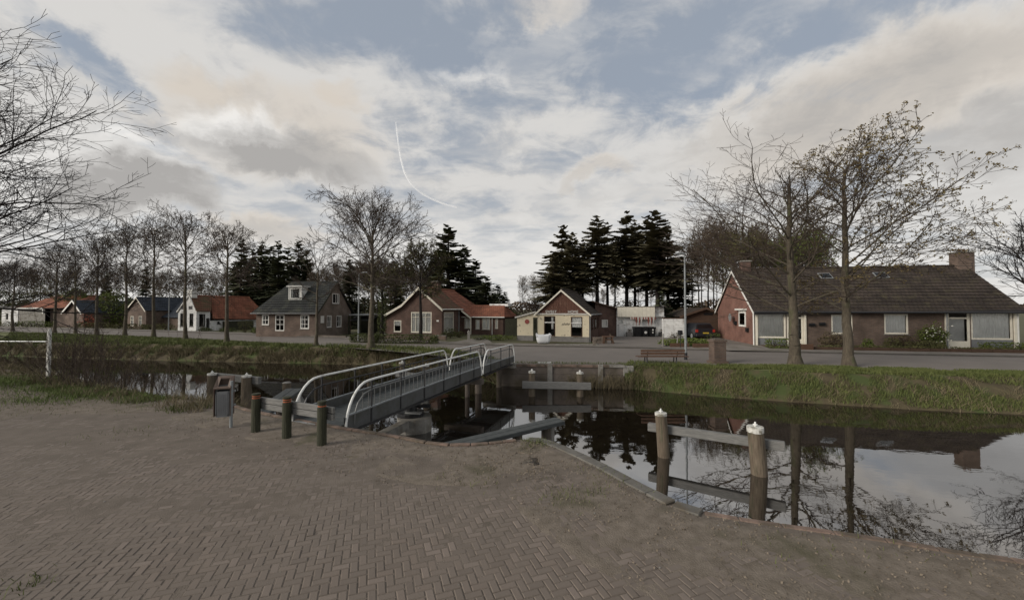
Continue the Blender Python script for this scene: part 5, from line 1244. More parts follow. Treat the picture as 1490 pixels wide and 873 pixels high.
    a, c = gp(376, 488), gp(505, 492); G = thing('garden_edging', a, 'low dark stone edging in front of the tan house garden', 'edging'); m = M(); m.obox(a, c-a, Vector((-.05, -.2, 0)), Zv*.22); part('stone', m, MT['concrete_dark'], G)
    r = random.Random(9); P_ = [tuple(gp(r.uniform(412, 455), r.uniform(486, 489))+Zv*r.uniform(.1, .5)) for _ in range(60)]; Vq, Fq = leafquads(P_, .13, seed=3); 
    FB = thing('flower_bed', gp(430, 488), 'flowers with white and pink blooms under the windows of the tan house', 'flower bed'); npart('blooms', Vq, Fq, MT['white_flower'], FB); leafmass('foliage', tuple(gp(433, 488)), (3.2, .8, .4), 700, .1, 'leaf_olive', FB, 5, True)
    # carport between the houses
    c0 = at(508, 42); C = thing('carport', c0, 'small flat-roofed carport of dark posts and panels behind the tan house', 'carport'); c1 = at(541, 42)
    m = M(); m.obox(H2(c0, zat(459, 42)), c1-c0, Vector((0, 3, 0)), Zv*.14); part('roof', m, MT['galv'], C)
    m = M(); m.add([H2(c0, zat(466.5, 42)), H2(c1, zat(466.5, 42)), H2(c1+Vector((0, 2, 0)), zat(460, 42)), H2(c0+Vector((0, 2, 0)), zat(460, 42))], [(0, 1, 2, 3)]); part('awning', m, MT['steel'], C)
    for k in (0, .5, 1): m = M(); m.cbox(H2(c0.lerp(c1, k), GZ), .12, .12, zat(459, 42)-GZ); part('post', m, MT['wood_dark'], C)
    m = M(); m.obox(H2(c0+Vector((0, 2.9, 0)), GZ), c1-c0, Vector((0, .1, 0)), Zv*1.9); part('back_wall', m, MT['wood_dark'], C)
tan_house()

def white_house():
    P = at(286, 47.5); t = Vector((.93, -.37, 0)).normalized(); f = Face(P, t); b = -f.n; g = Face(P, b)
    T = thing('white_cottage', P, 'white plastered cottage with tall narrow windows, a white chimney and an orange tiled roof', 'house')
    sl = f.s_at(259.5); ap = f.s_at(275.5); zr = f.z_at(431, ap); zl = f.z_at(455, sl); ze = f.z_at(452, 0)
    hs = [f.rect(262.5, 456, 267.5, 475), f.rect(276, 456, 281.8, 475)]; h2 = [f.rect(264, 445.5, 267.5, 450), f.rect(275, 445.5, 280, 450)]
    zt = hs[0][3]
    wall(f, sl, 0, GZ-.1, min(zl, zt+.01)+.02, [(h[0], h[1], h[2], min(zl, zt)) for h in hs], MT['white_wall'], T)
    z2 = min(zl, zt+.01)+.02; m = M(); m.face([f.pt(sl, z2), f.pt(0, z2), f.pt(0, ze), f.pt(ap, zr), f.pt(sl, zl)]); part('gable_wall', m, MT['white_wall'], T)
    for h in hs: window(f, (h[0], h[1], h[2], min(zl, zt)), T, 'steel_dark', .06, trans=(.6,), curtain=None)
    for h in h2:
        m = M(); m.obox(f.pt(h[0], h[1], .0), f.t*(h[2]-h[0]), f.n*.04, Zv*(h[3]-h[1])); part('shutter', m, MT['steel_dark'], T)
    D = 9.0; 
    g2 = g; s1 = g.s_at(306); hb = g.rect(290, 457, 299, 475); hc = g.rect(300.5, 463, 305.5, 478)
    wall(g, 0, s1, GZ-.1, g.z_at(453, s1/2), [hb, hc], MT['white_wall'], T, 'bay_wall')
    for h in (hb, hc): window(g, h, T, 'steel_dark', .07, mull=(.5,), curtain='curtain_grey', split=True)
    zlow = g.z_at(465.5, D*.6)
    wall(g, s1, D, GZ-.1, zlow, [], MT['white_wall'], T)
    solidwall([g.pt(D, 0), g.pt(D, 0)-t*(-sl+0), f.pt(sl, 0)], GZ-.1, min(zl, zlow+1), MT['white_wall'], T)
    R0 = f.pt(ap, zr+.06, .1); R1 = R0+b*(D-1.5); E0 = f.pt(.5, ze-.55, .1); E1 = f.pt(.5, zlow-.05, -D-.4)
    Em = g.pt(s1+.1, g.z_at(464, s1), .3)
    E0 = g.pt(-.1, g.z_at(453, 0)+.02, .2)
    roof_slope(E0, g.pt(s1, g.z_at(453, s1)+.0, .2), R0.lerp(R1, .35), R0, MT['tile_orange_moss'], T); roof_slope(Em, g.pt(D+.3, zlow, .3), R1, R0.lerp(R1, .34), MT['tile_orange'], T)
    L0 = f.pt(sl-.15, zl, .1); L1 = L0+b*(D+.3); roof_slope(L0, L1, R1, R0, MT['tile_orange'], T); roof_slope(g.pt(D+.3, zlow, .3), L1, R1, R1, MT['tile_orange'], T)
    ridge_cap(R0+Zv*.03, R1+Zv*.03, MT['tile_orange'], T)
    m = M(); m.obox(f.pt(sl-.1, zl, .02), f.pt(ap, zr, .02)-f.pt(sl-.1, zl, .02), f.n*.12, Zv*.18); m.obox(f.pt(ap, zr, .02), f.pt(0, ze, .02)-f.pt(ap, zr, .02), f.n*.12, Zv*.18); part('gable_coping', m, MT['white'], T)
    m = M(); m.cbox(f.pt(ap, zr-.2, -.3), .9, .6, 1.0, math.atan2(t.y, t.x)); part('chimney', m, MT['white'], T)
    m = M(); a = g.s_at(318); m.tube([g.pt(a-.2, g.z_at(471, a), .08), g.pt(a+.2, g.z_at(471, a), .08)], [.05, .09], 6); m.obox(g.pt(a-.1, g.z_at(471, a), 0), g.t*.2, g.n*.1, Zv*.3); part('wall_lantern', m, MT['black'], T)
    m = M(); a = g.s_at(339); m.obox(g.pt(a-1.3, GZ, .1), g.t*3.6, g.n*.6, Zv*1.15); part('lean_to', m, MT['wood_dark'], T)
    for px, py, s, mt, lab in ((240, 481, (3.2, 1.2, .9), 'leaf_olive', 'olive hedge left of the white cottage'), (219, 480, (3, 1.2, .8), 'leaf_olive', 'low hedge in front of the slate roofed house'), (298, 483, (1.6, .6, .5), 'leaf_hedge', 'small plants below the bay window of the white cottage'), (330, 484, (2.2, .8, .6), 'leaf_hedge', 'low shrub by the white cottage side wall')):
        bush(tuple(gp(px, py)), s, lab, 'shrub', mt, px, 600, .12)
white_house()

def slate_house():
    P = at(213, 54); t = Vector((.93, -.37, 0)).normalized(); f = Face(P, t); b = -f.n; T = thing('slate_roof_house', P, 'old brown brick house with a blue-grey slate roof, left of the white cottage', 'house')
    sl = f.s_at(186); ap = f.s_at(200.5); zr = f.z_at(433, ap); ze = f.z_at(451, 0)
    hs = [f.rect(190, 460, 195, 474), f.rect(202, 460, 207, 474)]
    wall(f, sl, 0, GZ-.1, ze, hs, MT['brick_brown'], T, top=[(sl, ze), (0, ze), (ap, zr)])
    for h in hs: window(f, h, T, 'trim_cream', .08, curtain='curtain_grey', trans=(.6,))
    D = 12; R0 = f.pt(ap, zr+.05, .2); R1 = R0+b*D; E0 = f.pt(.2, ze-.1, .2); E1 = E0+b*D; L0 = f.pt(sl-.2, ze-.1, .2)
    roof_slope(E0, E1, R1, R0, MT['tile_slate'], T); roof_slope(L0, L0+b*D, R1, R0, MT['tile_slate'], T); ridge_cap(R0, R1, MT['tile_slate'], T)
    for p in (L0, E0): board(p+f.n*.02, R0+f.n*.02, .2, .03, MT['trim_cream'], T, n=f.n)
    solidwall([f.pt(0, 0), f.pt(0, 0)+b*D, f.pt(sl, 0)+b*D, f.pt(sl, 0)], GZ-.1, ze-.05, MT['brick_brown'], T)
    # lower side wing with slate roof
    w = Face(f.pt(0, 0)+b*2.0, t); We = w.s_at(262); zw = w.z_at(462, We/2); r0 = w.pt(-1.5, w.z_at(437, We/2), -3); r1 = w.pt(We, w.z_at(437, We/2), -3)
    hw = [w.rect(218, 463, 223, 474)]; wall(w, 0, We, GZ-.1, zw, [], MT['brick_brown'], T, 'wing_wall'); roof_slope(w.pt(0, zw, .3), w.pt(We+.2, zw, .3), r1, r0, MT['tile_slate'], T, name='wing_roof')
    roof_slope(w.pt(We+.2, zw, -6), w.pt(0, zw, -6), r0, r1, MT['tile_slate'], T, name='wing_roof'); m = M(); m.face([w.pt(We, GZ-.1), w.pt(We, GZ-.1, -6), w.pt(We, zw, -6), w.pt(We, w.z_at(437, We/2)-.1, -3), w.pt(We, zw)]); part('wing_wall', m, MT['brick_brown'], T)
    a = w.s_at(219); m = M(); m.obox(w.pt(a-.5, GZ, .0), w.t*1.0, w.n*.05, Zv*2.0); part('door', m, MT['wood_dark'], T)
slate_house()

def far_left_houses():
    P = at(28, 60); f = Face(P, (1, -.12)); b = -f.n; T = thing('orange_roof_bungalow', P, 'beige bungalow with a long orange roof at the far left of the street', 'house')
    W = f.s_at(66); ze = f.z_at(448, W/2); zr = f.z_at(428, W/2); W2 = f.s_at(106)
    wall(f, 0, W, GZ-.1, ze, [], MT['concrete'], T); wall(Face(f.pt(W, 0, -.6), f.t), 0, W2-W, GZ-.1, ze-.3, [], MT['brick_brown'], T)
    roof_slope(f.pt(-.4, ze, .3), f.pt(W2, ze, .3), f.pt(W2-1.5, zr, -4), f.pt(1.2, zr, -4), MT['tile_orange'], T); roof_slope(f.pt(W2, ze, -8), f.pt(-.4, ze, -8), f.pt(1.2, zr, -4), f.pt(W2-1.5, zr, -4), MT['tile_orange'], T)
    roof_slope(f.pt(W2, ze, .3), f.pt(W2, ze, -8), f.pt(W2-1.5, zr, -4), f.pt(W2-1.5, zr, -4), MT['tile_orange'], T)
    roof_slope(f.pt(-.4, ze, -8), f.pt(-.4, ze, .3), f.pt(1.2, zr, -4), f.pt(1.2, zr, -4), MT['tile_orange'], T)
    m = M(); m.obox(f.pt(-.4, ze-.15, .33), f.t*(W+.4), f.n*.05, Zv*.2); part('fascia', m, MT['white'], T); m = M(); m.obox(f.pt(W-.1, ze-.9, .1), f.t*.15, f.n*.2, Zv*.8); part('fascia', m, MT['white'], T)
    solidwall([f.pt(W2, 0), f.pt(W2, 0, -7.5), f.pt(0, 0, -7.5), f.pt(0, 0)], GZ-.1, ze-.1, MT['brick_brown'], T)
    P = at(3, 61); f = Face(P, (1, -.1)); T = thing('white_annex', P, 'low white annex with a dark window beside the orange roofed bungalow', 'annex'); W = f.s_at(26.5); z = f.z_at(447, 1)
    h = [f.rect(8, 455, 13, 466)]; wall(f, 0, W, GZ-.1, z, h, MT['white_wall'], T); window(f, h[0], T, 'white', .1, curtain=None); m = M(); m.obox(f.pt(-.3, z, .3), f.t*(W+.3), -f.n*7, Zv*.15); part('roof', m, MT['steel_dark'], T)
    solidwall([f.pt(W, 0), f.pt(W, 0, -6), f.pt(0, 0, -6), f.pt(0, 0)], GZ-.1, z, MT['white_wall'], T)
    P = at(108, 58); f = Face(P, (.93, -.37)); b = -f.n; T = thing('dark_gabled_house', P, 'small dark house with a white bargeboard behind the left street trees', 'house'); sl = f.s_at(95); W = f.s_at(122); ap = W*.1; zr = f.z_at(437, 0); ze = f.z_at(455, 0)
    wall(f, sl, W, GZ-.1, ze, [], MT['brick_brown'], T, top=[(sl, ze), (W, ze), (ap, zr)])
    R0 = f.pt(ap, zr+.05, .3); 
    for e in (f.pt(sl-.2, ze, .3), f.pt(W+.2, ze, .3)): roof_slope(e, e+b*8, R0+b*8, R0, MT['tile_slate'], T); board(e+f.n*.03, R0+f.n*.03, .28, .04, MT['white'], T, n=f.n)
    solidwall([f.pt(W, 0), f.pt(W, 0, -7.5), f.pt(sl, 0, -7.5), f.pt(sl, 0)], GZ-.1, ze-.1, MT['brick_brown'], T)
    for px0, px1, py, h, lab in ((28, 75, 478, .9, 'clipped hedge in front of the orange roofed bungalow'), (0, 26, 477, .7, 'low hedge at the left edge before the white annex'), (112, 160, 480, .8, 'low hedge behind the left street trees'), (165, 212, 481, .7, 'low hedge before the old brick house')):
        a, c = gp(px0, py-2), gp(px1, py-1.5); bush(tuple((a+c)/2), ((c-a).length, 1, h), lab, 'hedge', 'leaf_fresh' if px0 == 28 else 'leaf_olive', px0+3, 900, .16, True, math.atan2(c.y-a.y, c.x-a.x), 'hedge')
    bush(tuple(at(128, 57)), (2.4, 1.4, 1.9), 'orange-red leafed shrub behind the left street trees', 'shrub', 'red_flower', 77, 260, .2)
far_left_houses()
# ------------------------------------------------------------------ footbridge
def bridge():
    A = Vector((-3.59, 8.37, 0)); d = Vector((.3199, .9475, 0)).normalized(); nl = Vector((-d.y, d.x, 0)); W = 1.4
    T = thing('footbridge', A, 'narrow steel footbridge with white curved handrails and dark balusters crossing the canal', 'footbridge')
    S1, S20, S2 = 7.42, 7.52, 11.5
    def pt(s, o, z): p = A+d*s+nl*o; return Vector((p.x, p.y, z))
    def camber(s): return .02+.05*math.sin(min(1, s/S2)*math.pi)
    for (a, c) in ((0.02, S1), (S20, S2)):
        n = int((c-a)/.24)
        for i in range(n):
            x = lerp(a, c, i/n); m = M(); m.chbox(pt(x+.006, .07, camber(x)-.05), d*((c-a)/n-.012), nl*(W-.14), (0, 0, .045), .005); part('deck_plank', m, MT['wood_plank'], T)
        for o, sg in ((0, -1), (W, 1)):
            # fascia plate
            m = M(); n2 = 10
            for i in range(n2):
                x0, x1 = lerp(a, c, i/n2), lerp(a, c, (i+1)/n2); zb0 = lerp(-.16, -.08, x0/S2)+camber(x0)*.5; zb1 = lerp(-.16, -.08, x1/S2)+camber(x1)*.5
                zt0, zt1 = camber(x0)+.17, camber(x1)+.17; o1 = o+sg*.0; o2 = o+sg*.03
                m.add([pt(x0, o1, zb0), pt(x1, o1, zb1), pt(x1, o1, zt1), pt(x0, o1, zt0), pt(x0, o2, zb0), pt(x1, o2, zb1), pt(x1, o2, zt1), pt(x0, o2, zt0)], [(0, 1, 2, 3), (7, 6, 5, 4), (3, 2, 6, 7), (0, 4, 5, 1)])
            part('side_plate', m, MT['steel'], T)
            m = M(); m.tube([pt(x, o+sg*.03, camber(x)+.2) for x in np.linspace(a+.1, c-.1, 8)], .022, 6); part('lower_rail', m, MT['steel_light'], T)
            m = M(); m.obox(pt(a+.2, o+sg*.02-.04, -.17), d*(c-a-.4), nl*.08, Zv*.05); part('flange', m, MT['steel_dark'], T)
            # top tube with rounded ends
            r = .72 if c < 8 else .55; zt = .86 if c < 8 else .80; zlow = -.12
            if c > 8: r = .6
            P = []
            for k in range(9): th = k/8*math.pi/2; P.append((a+.02+r*(1-math.cos(th)), zlow+(zt-.02-zlow)*math.sin(th)+camber(a)))
            for x in np.linspace(a+r+.3, c-r*.6-.3, 6): P.append((x, zt+camber(x)*.3))
            r2 = r*.6
            for k in range(9): th = k/8*math.pi/2; P.append((c-.02-r2*(1-math.sin(th)), zlow+(zt-.02-zlow)*math.cos(th)+camber(c)*.6))
            m = M(); m.tube([pt(x, o+sg*.035, z) for x, z in P], .027, 10); part('handrail', m, MT['white_tube'], T)
            # inner dark rail
            P = [(a+.28, -.05), (a+.3, .2), (a+.4, .42), (a+.6, .58)]+[(x, .63+camber(x)*.3) for x in np.linspace(a+.9, c-.7, 5)]+[(c-.4, .58), (c-.25, .42), (c-.18, .2), (c-.16, -.02)]
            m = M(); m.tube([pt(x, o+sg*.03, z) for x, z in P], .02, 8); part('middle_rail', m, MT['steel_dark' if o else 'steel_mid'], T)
            np_ = 6 if c < 8 else 3
            for i in range(np_):
                x = lerp(a+.85, c-.75, i/(np_-1)); m = M(); m.obox(pt(x-.02, o+sg*.035-.012, -.1), d*.04, nl*.024, Zv*(zt-.0+.08)); m.obox(pt(x-.035, o+sg*.035-.02, zt-.06), d*.07, nl*.04, Zv*.045); part('post', m, MT['steel_dark'], T)
            nb = int((c-a-1.0)/.2)
            for i in range(nb):
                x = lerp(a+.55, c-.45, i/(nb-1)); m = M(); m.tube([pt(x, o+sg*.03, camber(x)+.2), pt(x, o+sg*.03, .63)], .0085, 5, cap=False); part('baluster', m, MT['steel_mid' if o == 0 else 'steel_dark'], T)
    for s in (1.5, 3.5, 5.5, 7.0, 8.6, 10.5):
        m = M(); m.obox(pt(s, .03, -.22), d*.08, nl*(W-.06), Zv*.14); part('cross_beam', m, MT['steel_dark'], T)
    # white edge angle on the near end
    m = M(); m.obox(pt(-.03, .05, -.02), d*.05, nl*(W-.1), Zv*.03); part('edge_strip', m, MT['galv'], T)
    # pivot pier and tie beams
    c = gp(603, 625, WZ); m = M(); R = .56; pts = []
    for k in range(12):
        th = 2*math.pi*k/12; rr = R*(1 if k % 3 else .93); pts.append(Vector((c.x+rr*math.cos(th+.3)*1.0, c.y+rr*math.sin(th+.3), WZ-.4)))
    m.poly(pts, (0, 0, .4+.42)); part('pivot_pier', m, MT['concrete'], T)
    q = gp(540, 618, -.6); m = M(); e = Vector((q.x, q.y-.8, -1.08)); dd = (Vector((c.x, c.y, 0))-Vector((e.x, e.y, 0))); dn = dd.normalized(); nn = Vector((dn.y, -dn.x, 0))
    m.chbox(e-nn*.14, dd*.8, nn*.28, (0, 0, .26), .02); part('tie_beam', m, MT['concrete'], T)
    pc = Vector((c.x-.15, c.y+.1, WZ+.42)); m = M(); m.tube([pc, pc+Zv*.12], .42, 20); m.tube([pc+Zv*.12, pc+Zv*.3], .2, 14); m.obox(pc+Vector((-.5, -.05, .22)), (1.1, .1, 0), (0, .12, 0), (0, 0, .1)); part('pivot_bearing', m, MT['steel_dark'], T)
    m = M(); m.obox(pc+Vector((-.1, -.3, .13)), (.5, -.1, 0), (0, .2, 0), (0, 0, .03)); part('bearing_plate', m, MT['galv'], T)
    for px, py, w, h in ((696, 572, .3, 1.05), (680, 577, .2, .85), (737, 560, .3, .95), (726, 563, .26, .9)):
        c = gp(px, py, WZ); m = M(); m.tube([c-Zv*.5, c+Zv*h], [w/2, w/2*.95], 12); part('pile', m, MT['concrete_dark'], T)
    c0, c1 = gp(678, 574, WZ), gp(700, 572, WZ); m = M(); m.obox(pt(7.2, -.1, -.42), d*.3, nl*(W+.2), Zv*.2); part('cap_beam', m, MT['concrete_dark'], T)
    m = M(); m.obox(pt(S2-.25, -.15, -.36), d*.45, nl*(W+.3), Zv*.2); part('abutment', m, MT['concrete'], T)
bridge()

# ------------------------------------------------------------------ retaining wall on the far side
def far_wall():
    a, c = Vector((wallL.x-.05, wallL.y-.02, 0)), Vector((wallR.x+.05, wallR.y-.02, 0)); T = thing('retaining_wall', H2(a, WZ), 'weathered brown retaining wall with pale concrete posts on the far side of the canal', 'wall')
    t = (c-a).normalized(); n = Vector((t.y, -t.x, 0)); L = (c-a).length; f = Face(a, t)
    stops = [0]+[f.s_at(px) for px in (800, 873)]+[L]
    for x0, x1 in zip(stops[:-1], stops[1:]):
        for k in range(3):
            z0 = -1.6+k*.48; m = M(); m.obox(f.pt(x0+.07, z0, .0+.01*(k % 2)), t*(x1-x0-.14), n*.06, Zv*.47); part('wall_panel', m, MT['concrete_dark'], T)
    for px in (800, 873):
        s = f.s_at(px); m = M(); m.chbox(f.pt(s-.12, -1.7, -.02), t*.24, n*.16, (0, 0, 1.72+GZ+.02), .015); part('wall_post', m, MT['concrete'], T)
    k = 8
    for i in range(k):
        m = M(); m.chbox(f.pt(lerp(0, L, i/k)+.01, GZ-.09, -.14), t*(L/k-.02), n*.26, (0, 0, .115), .012); part('coping', m, MT['kerb_brown' if i != 7 else 'concrete'], T)
    # stepped end stone at the right
    m = M(); m.chbox(f.pt(L-.1, GZ-.5, -.2), t*.5, n*.3, (0, 0, .5), .03); part('end_block', m, MT['concrete'], T)
    P = []
    for i in range(900):
        s = random.uniform(L*.55, L+.6); P.append(tuple(f.pt(s, WZ-.05+random.random()*.15, random.uniform(.02, .5))))
    blades(P, .55, .018, 'grass_dead', 'dry_reeds', 21, lean=.5)
    blades([tuple(f.pt(random.uniform(0, L), GZ+.02, random.uniform(-.6, -.12))) for _ in range(500)], .1, .02, 'grass', 'weeds', 22)
far_wall()

# ------------------------------------------------------------------ mooring posts and fender beams
def dolphin(posts, beam, label, cat='mooring posts', bh=.2, capw=None, mt='wood_post', knob=True):
    base = gp(posts[0][0], posts[0][1], WZ); T = thing('mooring_structure', base, label, cat)
    C = []
    for (px, py, ptop, r, lean) in posts:
        c = gp(px, py, WZ); z = zat(ptop, c.y); C.append(c); top = Vector((c.x+lean, c.y, z)); cp = .13 if r > .146 and py > 650 else .07
        m = M(); ps = [c-Zv*.8-Vector((lean*.6, 0, 0)), c.lerp(top, .3), c.lerp(top, .7), top-Zv*cp]; m.tube(ps, [r*1.06, r*1.02, r, r*.97], 18); part('post', m, MT[mt], T, smooth=False)
        cr = capw or r*1.04; m = M(); m.tube([top-Zv*cp, top-Zv*.006, top], [cr, cr, cr*.96], 20); cpo = part('cap', m, MT['cap_paint'], T)
        m = M(); m.tube([top, top+Zv*.1], [.022, .018], 8); m.tube([top+Zv*.03, top+Zv*.05], .05, 8); part('pin', m, MT['white_tube'], T)
    (x0, z0), (x1, z1), off, w = beam
    dv = C[-1]-C[0]; Lh = dv.length; t = dv.normalized(); n = Vector((-t.y, t.x, 0)); n = n if n.y > 0 else -n
    r = max(p[3] for p in posts)
    p0 = C[0]-t*x0+n*(off); p1 = C[-1]+t*x1+n*(off); p0.z = z0-bh/2; p1.z = z1-bh/2
    m = M(); m.chbox(p0, p1-p0, n*w, (0, 0, bh), .015); part('beam', m, MT['wood_beam'], T)
    return T
dolphin([(966, 664, 600, .142, -.07), (1105, 690, 620, .165, -.08)], ((.42, -.6), (.5, -.58), .1, .14), 'pair of timber mooring posts with white caps and grey beam, nearest in the canal', bh=.21)
dolphin([(774, 576, 540, .14, 0), (844, 576.5, 541.5, .14, 0)], ((.42, -.74), (.45, -.78), -.22, .12), 'pair of white-capped posts with a long grey beam before the far retaining wall', bh=.3, capw=.15)
dolphin([(308, 590, 543, .16, 0), (358, 597, 546, .17, 0)], ((.2, -.15), (.45, -.15), .12, .14), 'pair of white-capped mooring posts behind the litter bin, left of the bridge', bh=.26, capw=.165)
dolphin([(585, 560, 527, .14, 0), (620, 565, 531, .14, 0)], ((.3, -.7), (.3, -.7), -.2, .12), 'pair of white-capped posts seen behind the bridge railing', bh=.28, capw=.15)
def fender(a, b, w, th, piles, label, z=-.3):
    T = thing('fender_plank', a, label, 'fender'); t = (b-a).normalized(); n = Vector((-t.y, t.x, 0)); L = (b-a).length
    k = 2
    for i in range(k):
        m = M(); m.chbox(Vector((a.x, a.y, z-th))+n*(w*i/k-w/2+.004), t*(L+.05*(i % 2)), n*(w/k-.008), (0, 0, th), .012); part('plank', m, MT['wood_plank'], T)
    for s, r in piles:
        p = a+t*s; m = M(); m.tube([Vector((p.x, p.y, WZ-.5)), Vector((p.x, p.y, z-th-.002))], r, 12); part('pile', m, MT['concrete_dark' if s < L*.9 else 'concrete'], T)
    return T
fender(gp(640, 650, -.3), gp(814, 609.5, -.3), .42, .1, ((1.1, .1), (2.0, .12), (2.9, .12), (3.05, .1)), 'long bluish grey fender plank on piles at the near quay, right of the bridge')
fender(gp(371, 605, -.3), gp(428, 565, -.3), .55, .1, ((.8, .1), (2.2, .12), (3.6, .13)), 'short dark fender plank on piles at the near quay, left of the bridge')
c = gp(417, 583, WZ); T = thing('timber_pile', c, 'single pale timber pile standing behind the left fender plank', 'pile'); m = M(); m.tube([c-Zv*.5, c+Zv*(zat(557, c.y)-WZ)], [.17, .16], 14); part('shaft', m, MT['wood_post'], T); m = M(); m.tube([c+Zv*(zat(557, c.y)-WZ), c+Zv*(zat(557, c.y)-WZ+.04)], [.17, .12], 14); part('cap', m, MT['concrete'], T)

# ------------------------------------------------------------------ bollards and barrier rail
def bollards():
    labs = ['dark wooden bollard with orange bands, left of three, nearest the litter bin', 'dark wooden bollard with orange bands, middle one of three', 'dark wooden bollard nearest the bridge railing, right of three']
    C = []
    for k, (px, py, pt_) in enumerate(((372, 628, 572), (417, 637, 577), (468, 647, 583))):
        c = gp(px, py, 0); C.append(c); T = thing('bollard', c, labs[k], 'bollard', 'dark wooden bollards by the bridge'); h = zat(pt_, c.y); r = .082
        m = M(); m.tube([c-Zv*.05, c+Zv*(h-.12)], [r*1.03, r], 16); part('shaft', m, MT['wood_dark'], T)
        m = M(); m.tube([c+Zv*(h-.12), c+Zv*(h-.115), c+Zv*(h-.035), c+Zv*(h-.03)], [r*.88, r*.84, r*.84, r*.88], 16); part('groove', m, MT['wood_dark'], T)
        m = M(); m.tube([c+Zv*(h-.03), c+Zv*(h-.006), c+Zv*h], [r, r, r*.85], 16); part('cap', m, MT['wood_dark'], T)
        for j, zz in enumerate((h-.1, h-.06)):
            if k == 2 and j: continue
            m = M(); m.tube([c+Zv*zz, c+Zv*(zz+.016)], r*.9, 16); part('reflector_band', m, MT['orange_band'], T)
    a = C[0]+Vector((.02, .09, 0)); b_ = C[2]+(C[2]-C[0]).normalized()*.22+Vector((0, .09, 0)); t = (b_-a).normalized(); n = Vector((-t.y, t.x, 0)); T = thing('barrier_rail', a, 'weathered grey double plank rail running behind the three dark bollards', 'rail')
    for z in (.44, .565):
        m = M(); m.chbox(Vector((a.x, a.y, z)), b_-a, n*.06, (0, 0, .115), .008); part('plank', m, MT['wood_beam'], T)
bollards()

# ------------------------------------------------------------------ litter bin
def litter_bin():
    base = gp(336, 622, 0); T = thing('litter_bin', base, 'grey and brown litter bin with a slanted open top on a steel post', 'litter bin')
    m = M(); m.tube([base-Zv*.05, base+Zv*.98], .03, 10); part('post', m, MT['steel_light'], T)
    c = base+Vector((-.17, .02, .24)); w, d, h = .27, .24, .7; rot = .35; ca, sa = math.cos(rot), math.sin(rot)
    X = Vector((ca, sa, 0)); Y = Vector((-sa, ca, 0))
    def P(x, y, z): return c+X*x+Y*y+Zv*z
    # shell: curved front, tapering
    prof = [(-w/2, -d/2+.04), (-w/2+.04, -d/2), (w/2-.04, -d/2), (w/2, -d/2+.04), (w/2, d/2), (-w/2, d/2)]
    m = M(); n = len(prof); m.add([P(x*.88, y*.88, 0) for x, y in prof]+[P(x, y, h-.06 if y > 0 else h-.16) for x, y in prof], [tuple(range(n))[::-1]]+[(i, (i+1) % n, n+(i+1) % n, n+i) for i in range(n)]); part('body', m, MT['bin_grey'], T)
    m = M()
    for s in (-1, 1): m.poly([P(s*(w/2+.004), -d/2, .02), P(s*(w/2+.004), d/2+.01, .02), P(s*(w/2+.004), d/2+.01, h+.1), P(s*(w/2+.004), -d/2-.01, h-.08)], X*s*.014)
    m.poly([P(-w/2-.015, d/2+.005, 0.02), P(w/2+.015, d/2+.005, 0.02), P(w/2+.015, d/2+.005, h+.1), P(-w/2-.015, d/2+.005, h+.1)], Y*.014); part('shell', m, MT['bin_brown'], T)
    m = M(); q = [P(-w/2-.018, -d/2-.03, h-.11), P(w/2+.018, -d/2-.03, h-.11), P(w/2+.018, d/2+.02, h+.1), P(-w/2-.018, d/2+.02, h+.1)]
    i_ = [P(-w/2+.05, -d/2+.04, h-.085), P(w/2-.05, -d/2+.04, h-.085), P(w/2-.05, d/2-.05, h+.065), P(-w/2+.05, d/2-.05, h+.065)]
    up = Vector((0, 0, .025)); m.add(q+[p+up for p in q]+i_+[p+up for p in i_], [(4, 5, 13, 12), (5, 6, 14, 13), (6, 7, 15, 14), (7, 4, 12, 15), (0, 1, 5, 4), (1, 2, 6, 5), (2, 3, 7, 6), (3, 0, 4, 7), (8, 12, 13, 9), (9, 13, 14, 10), (10, 14, 15, 11), (11, 15, 12, 8)]); part('rim', m, MT['bin_brown'], T)
    m = M(); m.face([P(-w/2+.02, -d/2+.02, h-.2), P(w/2-.02, -d/2+.02, h-.2), P(w/2-.02, d/2-.02, h-.15), P(-w/2+.02, d/2-.02, h-.15)]); part('opening', m, MT['black'], T)
    for k in range(8): m = M(); x = -w/2+.02+k*.031; m.obox(P(x, -d/2-.006, .06), X*.012, Y*.005, Zv*(h-.28)); part('rib', m, MT['bin_grey'], T)
    m = M(); m.obox(P(w/2+.01, -.02, .2), X*.06, Y*.05, Zv*.04); m.obox(P(w/2+.01, -.02, .5), X*.06, Y*.05, Zv*.04); part('bracket', m, MT['galv'], T)
litter_bin()

# ------------------------------------------------------------------ white barrier at the left
def left_rail():
    c = gp(70, 551, 0); T = thing('barrier', c, 'white square post with a grey horizontal tube rail at the left edge', 'barrier'); h = zat(480, c.y); w = .045
    m = M(); m.chbox(c+Vector((-w, -w, -.2)), (2*w, 0, 0), (0, 2*w, 0), (0, 0, h+.2), .01); part('post', m, MT['white'], T)
    m = M(); m.chbox(c+Vector((-w-.005, -w-.005, h)), (2*w+.01, 0, 0), (0, 2*w+.01, 0), (0, 0, .02), .005); part('cap', m, MT['white'], T)
    z = zat(497, c.y); e = Vector((-24, 14.6, z)); m = M(); m.tube([Vector((c.x-w, c.y, z)), e], .022, 8); part('rail', m, MT['galv'], T)
    m = M(); m.tube([(e.x, e.y, -.2), (e.x, e.y, z+.1)], .05, 8); part('post', m, MT['white'], T)
left_rail()

